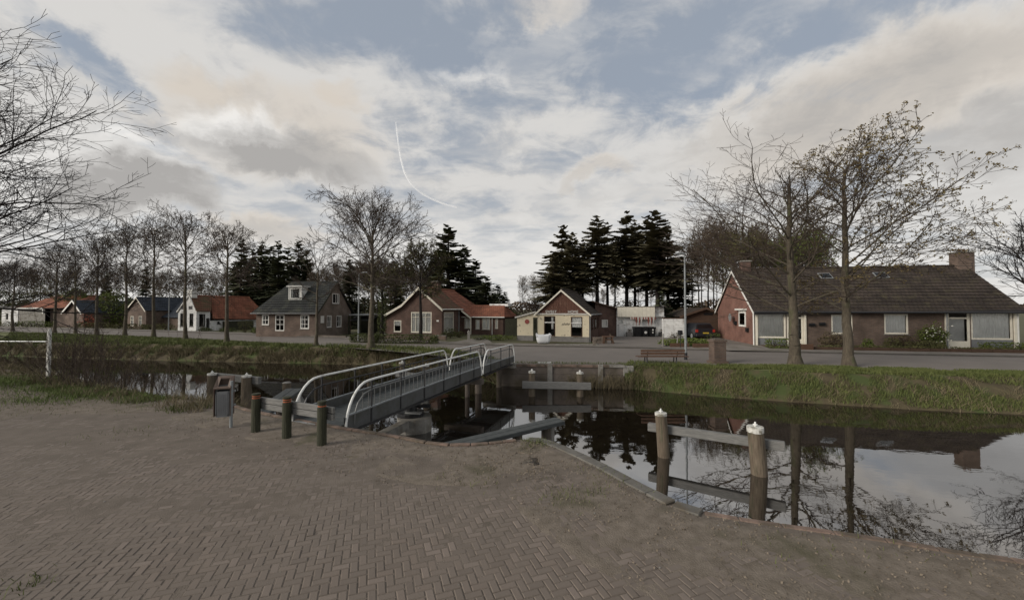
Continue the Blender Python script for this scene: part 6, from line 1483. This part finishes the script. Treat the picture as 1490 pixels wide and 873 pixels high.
# ------------------------------------------------------------------ street furniture on the far side
def bench():
    c = at(961, 19.4); T = thing('park_bench', c, 'brown wooden slatted bench on dark metal legs facing the canal', 'bench'); L = 2.15; x0 = c.x-L/2
    for k, (y, z, h) in enumerate(((.28, .62, .11), (.24, .48, .11), (.21, .36, .07))):
        m = M(); m.chbox((x0, c.y-y, GZ+z), (L, 0, 0), (0, .035, 0), (0, 0, h), .006); part('back_slat', m, MT['wood_bench'], T)
    for k in range(4):
        m = M(); m.chbox((x0-.1, c.y-.17+k*.12, GZ+.36-.004*k), (L+.35, 0, 0), (0, .1, 0), (0, 0, .035), .006); part('seat_slat', m, MT['wood_bench'], T)
    for x in (x0+.35, x0+L-.35):
        m = M(); m.tube([(x, c.y-.1, GZ+.36), (x+.02, c.y-.06, GZ+.2), (x, c.y-.12, GZ-.02)], .028, 8); part('leg', m, MT['steel_dark'], T); m = M(); m.tube([(x, c.y+.2, GZ+.35), (x, c.y+.24, GZ-.02)], .028, 8); part('leg', m, MT['steel_dark'], T)
        m = M(); m.tube([(x, c.y-.12, GZ+.34), (x, c.y-.2, GZ+.5), (x, c.y-.26, GZ+.72)], .02, 8); part('back_bracket', m, MT['steel_dark'], T)
bench()
def lamp(px, Y, top, headdir, label, base=True, arm=.5):
    c = at(px, Y); T = thing('street_lamp', c, label, 'street lamp'); 
    m = M(); m.tube([c, c+Zv*(top-GZ)], [.065, .04], 12); part('pole', m, MT['steel_light'], T)
    if base: m = M(); m.tube([c, c+Zv*.38], .085, 12); part('base_sleeve', m, MT['steel_dark'], T)
    e = Vector((c.x, c.y, top)); m = M(); m.tube([e-Zv*.05, e+Vector((headdir*arm*.4, 0, .1)), e+Vector((headdir*arm, 0, .14))], .03, 8); part('arm', m, MT['steel_light'], T)
    h = e+Vector((headdir*arm, 0, .14)); m = M(); m.tube([h-Vector((headdir*.05, 0, 0)), h+Vector((headdir*.2, 0, .02)), h+Vector((headdir*.45, 0, .0))], [.04, .07, .04], 10); part('lamp_head', m, MT['galv'], T)
lamp(997, 21, 5.35, -1, 'tall slim grey street lamp between the bench and the brick pillar', arm=.05)
lamp(522, 33, zat(399, 33), 1, 'street lamp with a pale head beside the big round-crowned tree', arm=.3, base=False)
lamp(246, 48, zat(409, 48), 1, 'distant street lamp with pale head among the left street trees', arm=.4, base=False)
def pillar():
    c = at(1043, 19.7); T = thing('brick_pillar', c, 'squat brown brick pillar with a wider foot beside the street', 'pillar')
    m = M(); m.cbox(c, .78, .62, .12, .05); part('foot', m, MT['brick_brown'], T); m = M(); m.cbox(c+Zv*.12, .6, .5, .95, .05); part('shaft', m, MT['brick_brown'], T)
    m = M(); m.cbox(c+Zv*1.07, .7, .58, .1, .05); part('cap', m, MT['brick_brown'], T); m = M(); m.cbox(c+Zv*1.17, .5, .42, .06, .05); part('top', m, MT['concrete_dark'], T)
pillar()
def bigbag():
    c = at(790.5, 30.4, GZ+.09); T = thing('bulk_bag', c, 'white woven bulk bag standing on the pavement before the cream cottage', 'bag')
    def ring(z, w, sag, seed):
        out = []; r = random.Random(seed)
        for k in range(24):
            th = 2*math.pi*k/24; x, y = math.cos(th), math.sin(th); q = max(abs(x), abs(y))**.75; out.append(Vector((c.x+x/q*w+r.uniform(-.02, .02), c.y+y/q*w*.9+r.uniform(-.02, .02), c.z+z+sag*math.cos(2*th)*.05+r.uniform(-.015, .015))))
        return out
    R = [ring(0, .42, 0, 1), ring(.12, .5, 0, 2), ring(.35, .55, 0, 3), ring(.55, .53, .5, 4), ring(.68, .56, 1, 5), ring(.64, .5, 1, 6), ring(.45, .42, 0, 7)]
    m = M(); 
    for r in R: m.v += [tuple(p) for p in r]
    for i in range(len(R)-1):
        for k in range(24): m.f.append((i*24+k, i*24+(k+1) % 24, (i+1)*24+(k+1) % 24, (i+1)*24+k))
    m.f.append(tuple(range(24))[::-1]); m.f.append(tuple(range(144, 168))); part('bag_body', m, MT['bag'], T, smooth=True)
    for sx in (-1, 1):
        for sy in (-1, 1):
            a = Vector((c.x+sx*.42, c.y+sy*.4, c.z+.62)); m = M(); m.tube([a, a+Vector((sx*.08, 0, .12)), a+Vector((sx*.14, sy*.05, .03)), a+Vector((sx*.1, sy*.08, -.15))], .02, 5); part('strap', m, MT['bag'], T)
bigbag()
def car():
    c = at(1026, 34.5); T = thing('parked_car', c, 'dark blue-black hatchback parked with its tail towards the street before the wooden garage', 'car')
    w = .86; x, y = c.x, c.y
    def sec(y_, pts): return [Vector((x+a*w, y+y_, GZ+z)) for a, z in pts]
    body = [(-.95, .28), (-1, .5), (-1, .85), (-.97, .98), (.97, .98), (1, .85), (1, .5), (.95, .28)]
    ys = [0, .12, .5, 3.2, 3.9, 4.1]; sc = [.94, 1, 1, 1, .96, .85]; m = M()
    for q, s in zip(ys, sc): m.v += [(x+a*w*s, y+q, GZ+(z if q < 3 else min(z, .9 if q < 3.5 else .78))) for a, z in body]
    n = 8
    for i in range(len(ys)-1):
        for k in range(n): m.f.append((i*n+k, i*n+(k+1) % n, (i+1)*n+(k+1) % n, (i+1)*n+k))
    m.f.append(tuple(range(n))); m.f.append(tuple(range(40, 48))[::-1]); part('body', m, MT['car_paint'], T)
    m = M(); cab = [(.1, .95, .93), (.32, 1.4, .74), (.6, 1.46, .72), (2.0, 1.44, .72), (2.9, .97, .9)]
    for q, z, s in cab: m.v += [(x-w*s, y+q, GZ+z), (x+w*s, y+q, GZ+z)]
    for i in range(4): m.f.append((2*i, 2*i+1, 2*i+3, 2*i+2))
    m.f.append((0, 2, 4, 6, 8)); m.f.append((9, 7, 5, 3, 1)); part('cabin', m, MT['car_paint'], T)
    m = M(); 
    def L(z): f_ = (z-.95)/.45; return y+.1+.22*f_-.012, lerp(.93, .74, f_)
    (ya, sa), (yb, sb) = L(1.02), L(1.34); m.face([(x-w*sa*.86, ya, GZ+1.02), (x+w*sa*.86, ya, GZ+1.02), (x+w*sb*.88, yb, GZ+1.34), (x-w*sb*.88, yb, GZ+1.34)]); part('rear_window', m, MT['steel_light'] if False else MT['glass'], T)
    for s in (-1, 1):
        m = M(); m.obox((x+s*w*.98-(.0 if s < 0 else .2), y-.02, GZ+.68), (.2, 0, 0), (0, .1, 0), (0, 0, .24)); part('tail_light', m, MT['tail_light'], T)
        for q in (.75, 3.3):
            m = M(); m.tube([(x+s*(w-.2), y+q, GZ+.32), (x+s*(w+.01), y+q, GZ+.32)], .32, 18); wh = part('wheel', m, MT['rubber'], T); m = M(); m.tube([(x+s*(w+.011), y+q, GZ+.32), (x+s*(w+.025), y+q, GZ+.32)], .2, 14); part('rim', m, MT['galv'], wh)
        m = M(); m.obox((x+s*(w-.02), y+2.45, GZ+.98), (s*.22, 0, 0), (0, .08, 0), (0, 0, .14)); part('mirror', m, MT['car_paint'], T)
    m = M(); m.chbox((x-w*.96, y-.07, GZ+.3), (2*w*.96, 0, 0), (0, .12, 0), (0, 0, .24), .03); part('bumper', m, MT['car_paint'], T); m = M(); m.obox((x-.26, y-.085, GZ+.56), (.52, 0, 0), (0, .01, 0), (0, 0, .11)); part('number_plate', m, MT['yellow_plate'], T)
MT['yellow_plate'] = mat('yellow_plate', (.45, .32, .04), .5, .05, 3, 0)
car()
def small_things():
    # raised beds and stakes between lamp and car
    c = gp(1010, 503); T = thing('raised_bed', c, 'grassy raised bed edged with short brown boards beside the lamp pole', 'raised bed')
    for px0, px1, py in ((975, 1003, 506.5), (1008, 1031, 507)):
        a, b = gp(px0, py), gp(px1, py)
        for k in range(2): m = M(); m.obox(a+Zv*(.02+k*.17), (b-a), Vector((0, .05, 0)), Zv*.155); part('board', m, MT['wood_bench'], T)
    leafmass('foliage', tuple(gp(1003, 503)), (4.6, 2.2, .55), 2600, .12, 'leaf_fresh', T, 61)
    bush(tuple(gp(1040, 502)), (1.3, 1, 1.0), 'dark green shrub just left of the brick pillar top', 'shrub', 'leaf_hedge', 62, 400, .1)
    for i, (px, py, h, lx, lab) in enumerate(((964, 506, .95, .05, 'pale leaning stake left of the raised bed'), (984.5, 506, .8, .1, 'pale short stake in the middle of the raised bed'), (1001, 505, .8, -.15, 'pale stake leaning left beside the lamp pole'))):
        c = gp(px, py); S = thing('garden_stake', c, lab, 'stake', 'pale garden stakes'); m = M(); m.tube([c-Zv*.05, c+Vector((lx, 0, h))], .045, 8); part('shaft', m, MT['concrete'], S); m = M(); m.tube([c+Vector((lx, 0, h)), c+Vector((lx, 0, h+.04))], [.05, .02], 8); part('tip', m, MT['concrete'], S)
    c = gp(990, 507); S = thing('letter_box', c, 'black letter box on a thin dark post beside the lamp pole', 'letter box'); m = M(); m.tube([c, c+Zv*.95], .03, 8); part('post', m, MT['steel_dark'], S); m = M(); m.chbox(c+Vector((-.14, -.12, .93)), (.28, 0, 0), (0, .25, 0), (0, 0, .32), .04); part('box', m, MT['black'], S)
    # brick stack and trestle right of the cottage
    c = gp(873, 501.5); S = thing('brick_stack', c, 'low stack of reddish bricks against the right corner of the cream cottage', 'bricks')
    for j in range(4):
        for i in range(4): m = M(); m.obox(c+Vector((-.5+i*.27+random.uniform(-.02, .02), random.uniform(-.03, .03), .01+j*.14)), (.25, 0, 0), (0, .3, 0), (0, 0, .13)); part('brick', m, MT['brick_tan'], S)
    c = gp(885, 502); S = thing('wooden_trestle', c, 'small brown wooden trestle table beside the brick stack', 'table'); m = M(); m.obox(c+Vector((-.42, -.2, .6)), (.84, 0, 0), (0, .5, 0), (0, 0, .07)); part('top', m, MT['wood_bench'], S)
    for sx in (-1, 1):
        for sy in (-.15, .22): m = M(); m.tube([c+Vector((sx*.36, sy, 0)), c+Vector((sx*.28, sy, .6))], .03, 6); part('leg', m, MT['wood_bench'], S)
    m = M(); m.obox(c+Vector((-.3, -.1, .38)), (.6, 0, 0), (0, .1, 0), (0, 0, .08)); part('rail', m, MT['wood_bench'], S)
    c = gp(893, 501.5); S = thing('leaning_board', c, 'short wooden prop leaning beside the trestle table', 'board'); m = M(); m.poly([c, c+Vector((.12, 0, 0)), c+Vector((-.2, .1, .8)), c+Vector((-.3, .1, .8))], (0, .06, 0)); part('plank', m, MT['wood_post'], S); m = M(); m.obox(c+Vector((-.15, .12, 0)), (.08, 0, 0), (0, .08, 0), (0, 0, .5)); part('foot', m, MT['wood_post'], S)
    # slabs on the cottage kerb and debris on the landing
    for k, (px, py, w) in enumerate(((850, 502, 2.1),)):
        c = gp(px, py, GZ+.082); S = thing('paving_slab', c, 'row of pale paving slabs lying before the cream cottage', 'slabs')
        for i in range(5): m = M(); m.chbox(c+Vector((-w+i*.62, -.1+.06*(i % 2), 0)), (.58, -.1, 0), (.05, .4, 0), (0, 0, .06), .01); part('slab', m, MT['concrete'], S)
    r = random.Random(4)
    labs = ['left pale stone slab lying on the landing behind the retaining wall', 'middle pale stone slab lying on the landing', 'right pale stone slab lying on the landing']
    for i, px in enumerate((785, 792, 799)):
        c = gp(px, 528.3, GZ+.004); o = thing('stone_slab', c, labs[i], 'stone', 'pale slabs on the landing'); m = M(); m.chbox(c+Vector((-.1, -.1, 0)), (.22, .01*i, 0), (0, .2, 0), (0, 0, .04), .01); part('stone', m, MT['white_wall'], o)
    # small poles along the left verge
small_things()

# ------------------------------------------------------------------ trees
def place(px, Y): return tuple(at(px, Y))
tree_obj('street_tree', place(540, 27), 'large bare tree with a round dense crown standing left of the bridge', 'tree', 101, 'bark', 'twig', None, H=11.6, R=3.9, clear=4.3, r0=.22, n1=26, dens=(10, 8, 5), ang=(86, 12), twig=.009, up=.018, leader=.74, lowfac=1.0, limb=.85)
tree_obj('street_tree', place(1155, 19), 'slender bare tree with a fine twiggy crown, left of the pair before the bungalow', 'tree', 202, 'bark', 'twig', ('bud', 2, .035, .25), H=10.7, R=3.4, clear=2.5, r0=.25, n1=32, dens=(9, 6, 4), ang=(60, 30), twig=.0065, up=.035, leader=.93, lowfac=.9, asym=(-.6, 0), limb=.6, wob=.75)
tree_obj('street_tree', place(1232, 18.5), 'tall tree with clumps of brown-green buds, right of the pair before the bungalow', 'tree', 303, 'bark', 'twig', ('bud', 6, .08, .9), H=12.2, R=2.8, clear=3.0, r0=.22, n1=26, dens=(8, 6, 4), ang=(58, 26), twig=.008, up=.05, leader=.88, asym=(.62, 0), limb=.65, wob=.8)
tree_obj('street_tree', place(1545, 17.5), 'bare tree with dark branches reaching in at the right edge', 'tree', 404, 'bark_dark', 'twig_dark', None, H=8.2, R=3.0, clear=2.5, r0=.22, n1=20, dens=(8, 6, 4), ang=(60, 22), twig=.007, up=.06, lean=(-.9, 0), limb=.7)
tree_obj('canal_tree', (-19.0, 11.4, -.05), 'big bare dark tree whose spreading branches reach in at the upper left', 'tree', 505, 'bark_dark', 'twig_dark', None, H=12.6, R=5.6, clear=2.6, r0=.3, n1=44, dens=(12, 9, 5), ang=(82, 30), twig=.0055, up=.06, leader=.85, rz=2.2, limb=.5)
tree_obj('street_tree', place(461, 29), 'young thin bare tree before the gable of the tan house', 'tree', 606, 'bark', 'twig', None, H=8.3, R=1.9, clear=3.4, r0=.13, n1=10, dens=(7, 5, 3), ang=(70, 22), twig=.009, up=.08)
tree_obj('ivy_tree', place(612, 33), 'tree with a dense brown crown before the gable of the red brick house', 'tree', 707, 'bark_dark', 'twig', ('leaf_olive', 5, .1, .8), H=8.7, R=2.3, clear=3.8, r0=.18, n1=15, dens=(9, 7, 5), ang=(70, 20), twig=.014, up=.1)
T = tree_obj('ivy_tree', place(556, 34), 'ivy-covered tree at the left end of the red brick house', 'tree', 808, 'bark_dark', 'twig', ('leaf_olive', 4, .11, .8), H=7.6, R=2.0, clear=3.6, r0=.2, n1=12, dens=(8, 6, 4), ang=(66, 20), twig=.014, up=.1)
for loc, hh, T_, dx in ((place(556, 34), 5.0, T, 0),):
    r = random.Random(5); Pq = []
    for i in range(1500): th = r.uniform(0, 6.28); z = r.uniform(.3, hh); Pq.append((math.cos(th)*r.uniform(.2, .42), math.sin(th)*r.uniform(.2, .42), z))
    Vq, Fq = leafquads(Pq, .12, seed=5); ORI[T_] = Vector((0, 0, 0)); npart('ivy', Vq, Fq, MT['leaf_hedge'], T_)
row = [(331, 32, 10.2, 2.9, 'first of the left row of street trees, nearest, before the white cottage roof'), (271, 35, 12.2, 3.3, 'tall bare street tree, second from the right in the left row'), (224, 38.4, 12.3, 2.9, 'third bare street tree of the left row, before the slate roof'),
       (182, 40.4, 12.2, 2.7, 'fourth bare street tree of the left row, left of the brick gable'), (142, 42, 11.2, 2.8, 'fifth bare street tree of the left row, before the dark spruce'), (111, 44, 10.4, 2.7, 'sixth bare street tree of the left row, behind the white barrier post'),
       (80, 45, 10.6, 2.7, 'seventh bare street tree of the left row, by the orange roofed bungalow'), (20, 48, 9.2, 2.5, 'leftmost bare street tree of the row at the picture edge')]
protos = []
for i, (px, Y, Ht, R, lab) in enumerate(row):
    if i < 4:
        T = tree_obj('street_tree', place(px, Y), lab, 'tree', 900+i, 'bark', 'twig', ('bud', 2, .07, .3), group='bare street trees in the left row', H=Ht, R=R, clear=4.4, r0=.165, n1=22, dens=(9, 6, 4), ang=(78, 14), twig=.011, up=.025, leader=.85, limb=.8); protos.append((T, Ht, R))
    else:
        T0, H0, R0 = protos[i % 4]; copy_tree(T0, place(px, Y), i*1.3, (R/R0, R/R0, Ht/H0), lab, 'bare street trees in the left row')
# background woods
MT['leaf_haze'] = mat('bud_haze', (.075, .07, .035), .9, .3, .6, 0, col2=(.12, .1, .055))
wp = []
for i, (Ht, R, cl) in enumerate(((12, 2.0, 6.0), (12, 1.7, 7), (12, 2.3, 5.0))):
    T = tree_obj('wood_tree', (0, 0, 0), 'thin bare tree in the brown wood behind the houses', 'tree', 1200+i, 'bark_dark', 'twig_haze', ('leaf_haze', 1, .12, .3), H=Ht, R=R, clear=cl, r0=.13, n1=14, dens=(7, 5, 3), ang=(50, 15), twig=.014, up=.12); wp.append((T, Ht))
used = set()
def wood(px, Y, ytop, label, group, k=None):
    global used
    j = k if k is not None else random.randrange(3); T0, H0 = wp[j]; s = (zat(ytop, Y)-GZ)/H0; w = s*random.uniform(.65, 1.1)
    if j not in used:
        used.add(j); T0.location = place(px, Y); T0.rotation_euler = (0, 0, random.uniform(0, 6)); T0.scale = (w, w, s); T0['label'] = label; T0['group'] = group; return
    copy_tree(T0, place(px, Y), random.uniform(0, 6.28), (w, w, s), label, group)
random.seed(21)
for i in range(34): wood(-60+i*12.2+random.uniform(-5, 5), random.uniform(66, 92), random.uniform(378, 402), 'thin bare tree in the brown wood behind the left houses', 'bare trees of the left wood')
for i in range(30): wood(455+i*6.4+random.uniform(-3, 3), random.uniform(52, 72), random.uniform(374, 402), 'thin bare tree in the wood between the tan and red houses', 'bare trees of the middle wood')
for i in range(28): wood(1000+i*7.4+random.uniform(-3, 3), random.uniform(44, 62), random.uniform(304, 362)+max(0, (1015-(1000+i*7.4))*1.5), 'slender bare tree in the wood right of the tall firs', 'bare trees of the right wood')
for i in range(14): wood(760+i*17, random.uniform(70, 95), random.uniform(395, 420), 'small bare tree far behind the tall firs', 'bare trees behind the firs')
tree_obj('garden_tree', place(775, 48), 'small bare rounded tree behind the lean-to of the cream cottage', 'tree', 1301, 'bark_dark', 'twig', None, H=4.7, R=2.4, clear=.8, r0=.1, n1=12, dens=(8, 6, 4), ang=(60, 20), twig=.014)
tree_obj('garden_tree', place(1178, 40), 'yellow-green budding tree behind the bungalow roof', 'tree', 1302, 'bark_dark', 'twig', ('leaf_fresh', 6, .12, .8), H=11.2, R=3.4, clear=3, r0=.16, n1=16, dens=(8, 6, 4), ang=(60, 20), twig=.012)
tree_obj('garden_tree', place(1085, 42), 'olive budding tree behind the left gable of the bungalow', 'tree', 1303, 'bark_dark', 'twig_haze', ('leaf_olive', 6, .12, .8), H=11.4, R=3.2, clear=3.4, r0=.16, n1=15, dens=(8, 6, 4), ang=(60, 20), twig=.012)
# spruces
S1 = spruce('spruce_tree', (0, 0, 0), '', 'tree', 11, 14, 3.0, .04, dens=1.1); S2 = spruce('spruce_tree', (0, 0, 0), '', 'tree', 12, 14, 2.6, .06); S3 = spruce('fir_tree', (0, 0, 0), '', 'tree', 13, 15, 2.5, .46, 'needle_brown', dens=.55); S4 = spruce('fir_tree', (0, 0, 0), '', 'tree', 14, 15, 3.0, .38, 'needle_brown', dens=.62)
S5 = spruce('fir_tree', (0, 0, 0), '', 'tree', 15, 15, 2.3, .52, 'needle_brown', dens=.5)
first = set()
def con(T0, H0, px, Y, ytop, wsc, lab, grp):
    s = (zat(ytop, Y)-GZ)/H0
    if T0 not in first: first.add(T0); T0.location = place(px, Y); T0.scale = (s*wsc, s*wsc, s); T0['label'] = lab; T0['group'] = grp
    else: copy_tree(T0, place(px, Y), random.uniform(0, 6.28), (s*wsc, s*wsc, s), lab, grp)
ORD = ['first', 'second', 'third', 'fourth', 'fifth', 'sixth', 'seventh', 'eighth', 'ninth', 'tenth', 'eleventh', 'twelfth', 'thirteenth']; FX = [806, 818, 833, 848, 869, 884, 912, 924, 941, 957, 972, 895, 988]
g1 = 'dark spruces behind the white cottage and tan house'
for i, (px, yt) in enumerate(((350, 349), (366, 362), (380, 353), (392, 358), (404, 352), (418, 360), (433, 350), (446, 364))): con(S1 if i % 2 else S2, 14, px, 58+(i*7 % 9), yt, 1.3, '%s dark spruce counted from the left in the row behind the tan house' % ORD[i], g1)
g2 = 'dark spruces behind the red brick house'
for px, yt, w, lab in ((652, 329, 1.3, 'tallest dark spruce, pointed, behind the red brick house'), (676, 358, 1.25, 'spruce right of the tallest one behind the red brick house'), (692, 378, 1.3, 'mid-height spruce in the descending row behind the red brick house'), (707, 402, 1.5, 'lower spruce near the right end of the row behind the red brick house'), (724, 414, 1.5, 'lowest spruce at the right end of the row behind the red brick house'), (634, 366, 1.1, 'spruce left of the tallest one behind the red brick house'), (508, 378, 1, 'lone dark spruce in the wood behind the tan house gable'), (575, 380, .9, 'dark spruce in the wood behind the left end of the red house'), (735, 425, 1.2, 'small spruce closing the row, left of the cream cottage')): con(S1 if px % 2 else S2, 14, px, 50+(px % 7), yt, w*1.5, lab, g2)
for i, (px, Y, yt, w, lab) in enumerate(((155, 66, 398, 1.1, 'dark spruce between the left street trees'), (212, 70, 388, 1.0, 'dark spruce behind the old brick house'), (340, 66, 385, 1, 'shaded spruce behind the white cottage roof'), (540, 60, 452, 1.6, 'small dark spruce beside the carport'))): con(S2, 14, px, Y, yt, w, lab, 'single spruces')
g3 = 'tall firs with bare lower trunks behind the cream cottage'
for i, (px, yt, w, k) in enumerate(((806, 372, 1.0, 3), (818, 330, .95, 3), (833, 340, .9, 3), (848, 348, .8, 2), (869, 312, .95, 2), (884, 326, .8, 4), (912, 310, .95, 4), (924, 318, .7, 2), (941, 316, .85, 3), (957, 309, 1.05, 3), (972, 340, 1.0, 3), (895, 350, .6, 4), (988, 380, .9, 1))): con({2: S3, 3: S4, 4: S5, 1: S1}[k], 14 if k == 1 else 15, px, 47+(i*5 % 9), yt, w*1.55, '%s tall fir counted from the left behind the cream cottage' % ORD[sorted(FX).index(px)], g3)
con(S1, 14, 962, 38.9+1.6, 424, 1.6, 'dark low conifer standing over the right end of the flat garage', 'single spruces')
# understorey shrubs behind the houses
for i, (px, Y, w, h, mt, lab) in enumerate(((110, 62, 5, 6.5, 'leaf_fresh', 'fresh green leafy bush behind the left street trees'), (165, 60, 5, 6, 'leaf_fresh', 'fresh green bush left of the old brick house'), (60, 72, 8, 7.5, 'leaf_olive', 'olive bush behind the orange roofed bungalow'), (250, 74, 9, 6.5, 'leaf_olive', 'olive bushes behind the slate roof'), (300, 76, 9, 7, 'leaf_olive', 'olive undergrowth behind the white cottage'), (530, 66, 6, 5, 'leaf_olive', 'olive undergrowth behind the carport'), (740, 70, 5, 2.6, 'leaf_hedge', 'dark hedge mass at the gap left of the cream cottage'), (1015, 50, 5, 3.4, 'leaf_brown', 'brown undergrowth behind the wooden garage'), (1050, 46, 4, 3, 'leaf_olive', 'olive shrub behind the wooden garage gable'), (915, 60, 6, 4.0, 'leaf_brown', 'brown undergrowth behind the flat garage'), (850, 60, 5, 3.5, 'leaf_brown', 'brown undergrowth behind the cream cottage'), (10, 70, 7, 6, 'leaf_hedge', 'dark evergreen bush at the far left'))):
    bush(place(px, Y), (w, w*.6, h), lab, 'bush', mt, 300+i, 2600, .3)
bush(place(983, 35.7), (1.4, 1, .6), 'low shrub before the off-white double doors', 'shrub', 'leaf_brown', 399, 200, .1)
# distant tree line
r = np.random.default_rng(5); n = 16000; x = r.uniform(-420, 420, n); hh = 5+3.5*np.sin(x*.05)+2*np.sin(x*.17+1); P_ = np.stack([x, 290+r.normal(0, 5, n), GZ+r.uniform(0, 1, n)**.7*hh], -1)
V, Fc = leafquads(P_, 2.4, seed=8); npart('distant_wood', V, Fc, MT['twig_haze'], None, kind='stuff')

# ------------------------------------------------------------------ bare brush on the near left bank
def brush(loc, H, n, label, seed, mt='twig'):
    r = random.Random(seed); T = thing('bare_shrub', loc, label, 'shrub', 'bare shrubs on the near bank'); P0, P1, R0, R1 = [], [], [], []; tips = []
    for i in range(n):
        p = Vector(loc)+Vector((r.gauss(0, .28), r.gauss(0, .2), -.05)); d = Vector((r.gauss(0, .22), r.gauss(0, .2), 1)).normalized(); L = H*r.uniform(.5, 1.0); k = 7
        for j in range(k):
            q = p+d*L/k; P0.append(tuple(p)); P1.append(tuple(q)); a = lerp(.012, .004, j/k); R0.append(a); R1.append(a*.85); d = (d+Vector((r.gauss(0, .09), r.gauss(0, .09), .02))).normalized()
            if j > 1:
                for _ in range(2):
                    e = (d+Vector((r.gauss(0, .5), r.gauss(0, .5), .1))).normalized(); s = q
                    for h in range(3):
                        w = s+e*r.uniform(.06, .14)*H/2; P0.append(tuple(s)); P1.append(tuple(w)); R0.append(.005); R1.append(.003); s = w; e = (e+Vector((r.gauss(0, .2), r.gauss(0, .2), .12))).normalized(); tips.append(tuple(w))
            p = q
    v, f = segmesh(P0, P1, R0, R1, 3); npart('stems', v, f, MT[mt], T, kind='stuff'); Vq, Fq = leafquads([t for t in tips if r.random() < .35], .03, seed=seed); npart('leaves', Vq, Fq, MT['bud'], T, kind='stuff')
bl = [(92, 13.6, 2.1, 'bare shrub just right of the white barrier post'), (112, 13.2, 2.5, 'taller bare shrub second from the white barrier post'), (132, 12.9, 2.2, 'bare brown shrub third from the white barrier post'), (152, 12.6, 1.9, 'bare shrub before the dark spruce, on the near bank'), (178, 12.2, 1.6, 'low bare shrub left of the bright water'), (205, 11.9, 1.2, 'thin bare shrub at the left end of the bright water'), (238, 11.6, 1.3, 'sparse bare shrub in front of the bright water'), (45, 15.5, 1.3, 'low bare shrub under the tube rail'), (10, 16.5, 1.4, 'low bare shrub at the left picture edge'), (285, 11.4, .9, 'small bare shrub left of the mooring posts')]
for i, (px, Y, Hh, lab) in enumerate(bl): brush((U(px)*Y, Y, -.25), Hh, 20 if i < 5 else 9, lab, 60+i)
# thin saplings on the far left bank
for i, (px, Y, Hh) in enumerate(((53, 33, 3.6), (255, 31, 1.6), (293, 30.5, 1.8), (388, 29.5, 1.2))):
    brush(place(px, Y), Hh, 2, ['young sapling between the leftmost street trees', 'thin sapling on the verge before the slate roof', 'thin sapling on the verge before the white cottage', 'thin sapling on the verge before the tan house'][i], 80+i)
# contrail
def contrail():
    P = []
    for px, py in ((576, 178), (579, 205), (583, 232), (590, 256), (603, 274), (622, 287), (645, 297), (665, 302)):
        d = raydir(px, py); P.append(Vector((0, 0, CH))+d*(9000/d.length*1.0))
    P = smoothline(P, 2); n = len(P); rad = [10+13*min(1, i/n*1.5)*(1 if i < n*.8 else (n-i)/(n*.2)+.05) for i in range(n)]
    m = M(); m.tube(P, rad, 10); o = part('contrail', m, MT['trail'], None, smooth=True); o['kind'] = 'stuff'
def trailmat():
    m = bpy.data.materials.new('vapour'); m.use_nodes = True; nt = m.node_tree; N, L = nt.nodes, nt.links; N.clear(); out = N.new('ShaderNodeOutputMaterial'); d = N.new('ShaderNodeBsdfDiffuse'); d.inputs[0].default_value = (.95, .95, .95, 1)
    t = N.new('ShaderNodeBsdfTransparent'); mx = N.new('ShaderNodeMixShader'); n = N.new('ShaderNodeTexNoise'); n.inputs['Scale'].default_value = .004; g = N.new('ShaderNodeNewGeometry'); L.new(g.outputs['Position'], n.inputs['Vector'])
    mr = N.new('ShaderNodeMapRange'); mr.inputs[1].default_value = .3; mr.inputs[2].default_value = .7; mr.inputs[3].default_value = .2; mr.inputs[4].default_value = .7; L.new(n.outputs[0], mr.inputs[0])
    L.new(mr.outputs[0], mx.inputs[0]); L.new(t.outputs[0], mx.inputs[1]); L.new(d.outputs[0], mx.inputs[2]); L.new(mx.outputs[0], out.inputs[0]); return m
MT['trail'] = trailmat(); contrail()
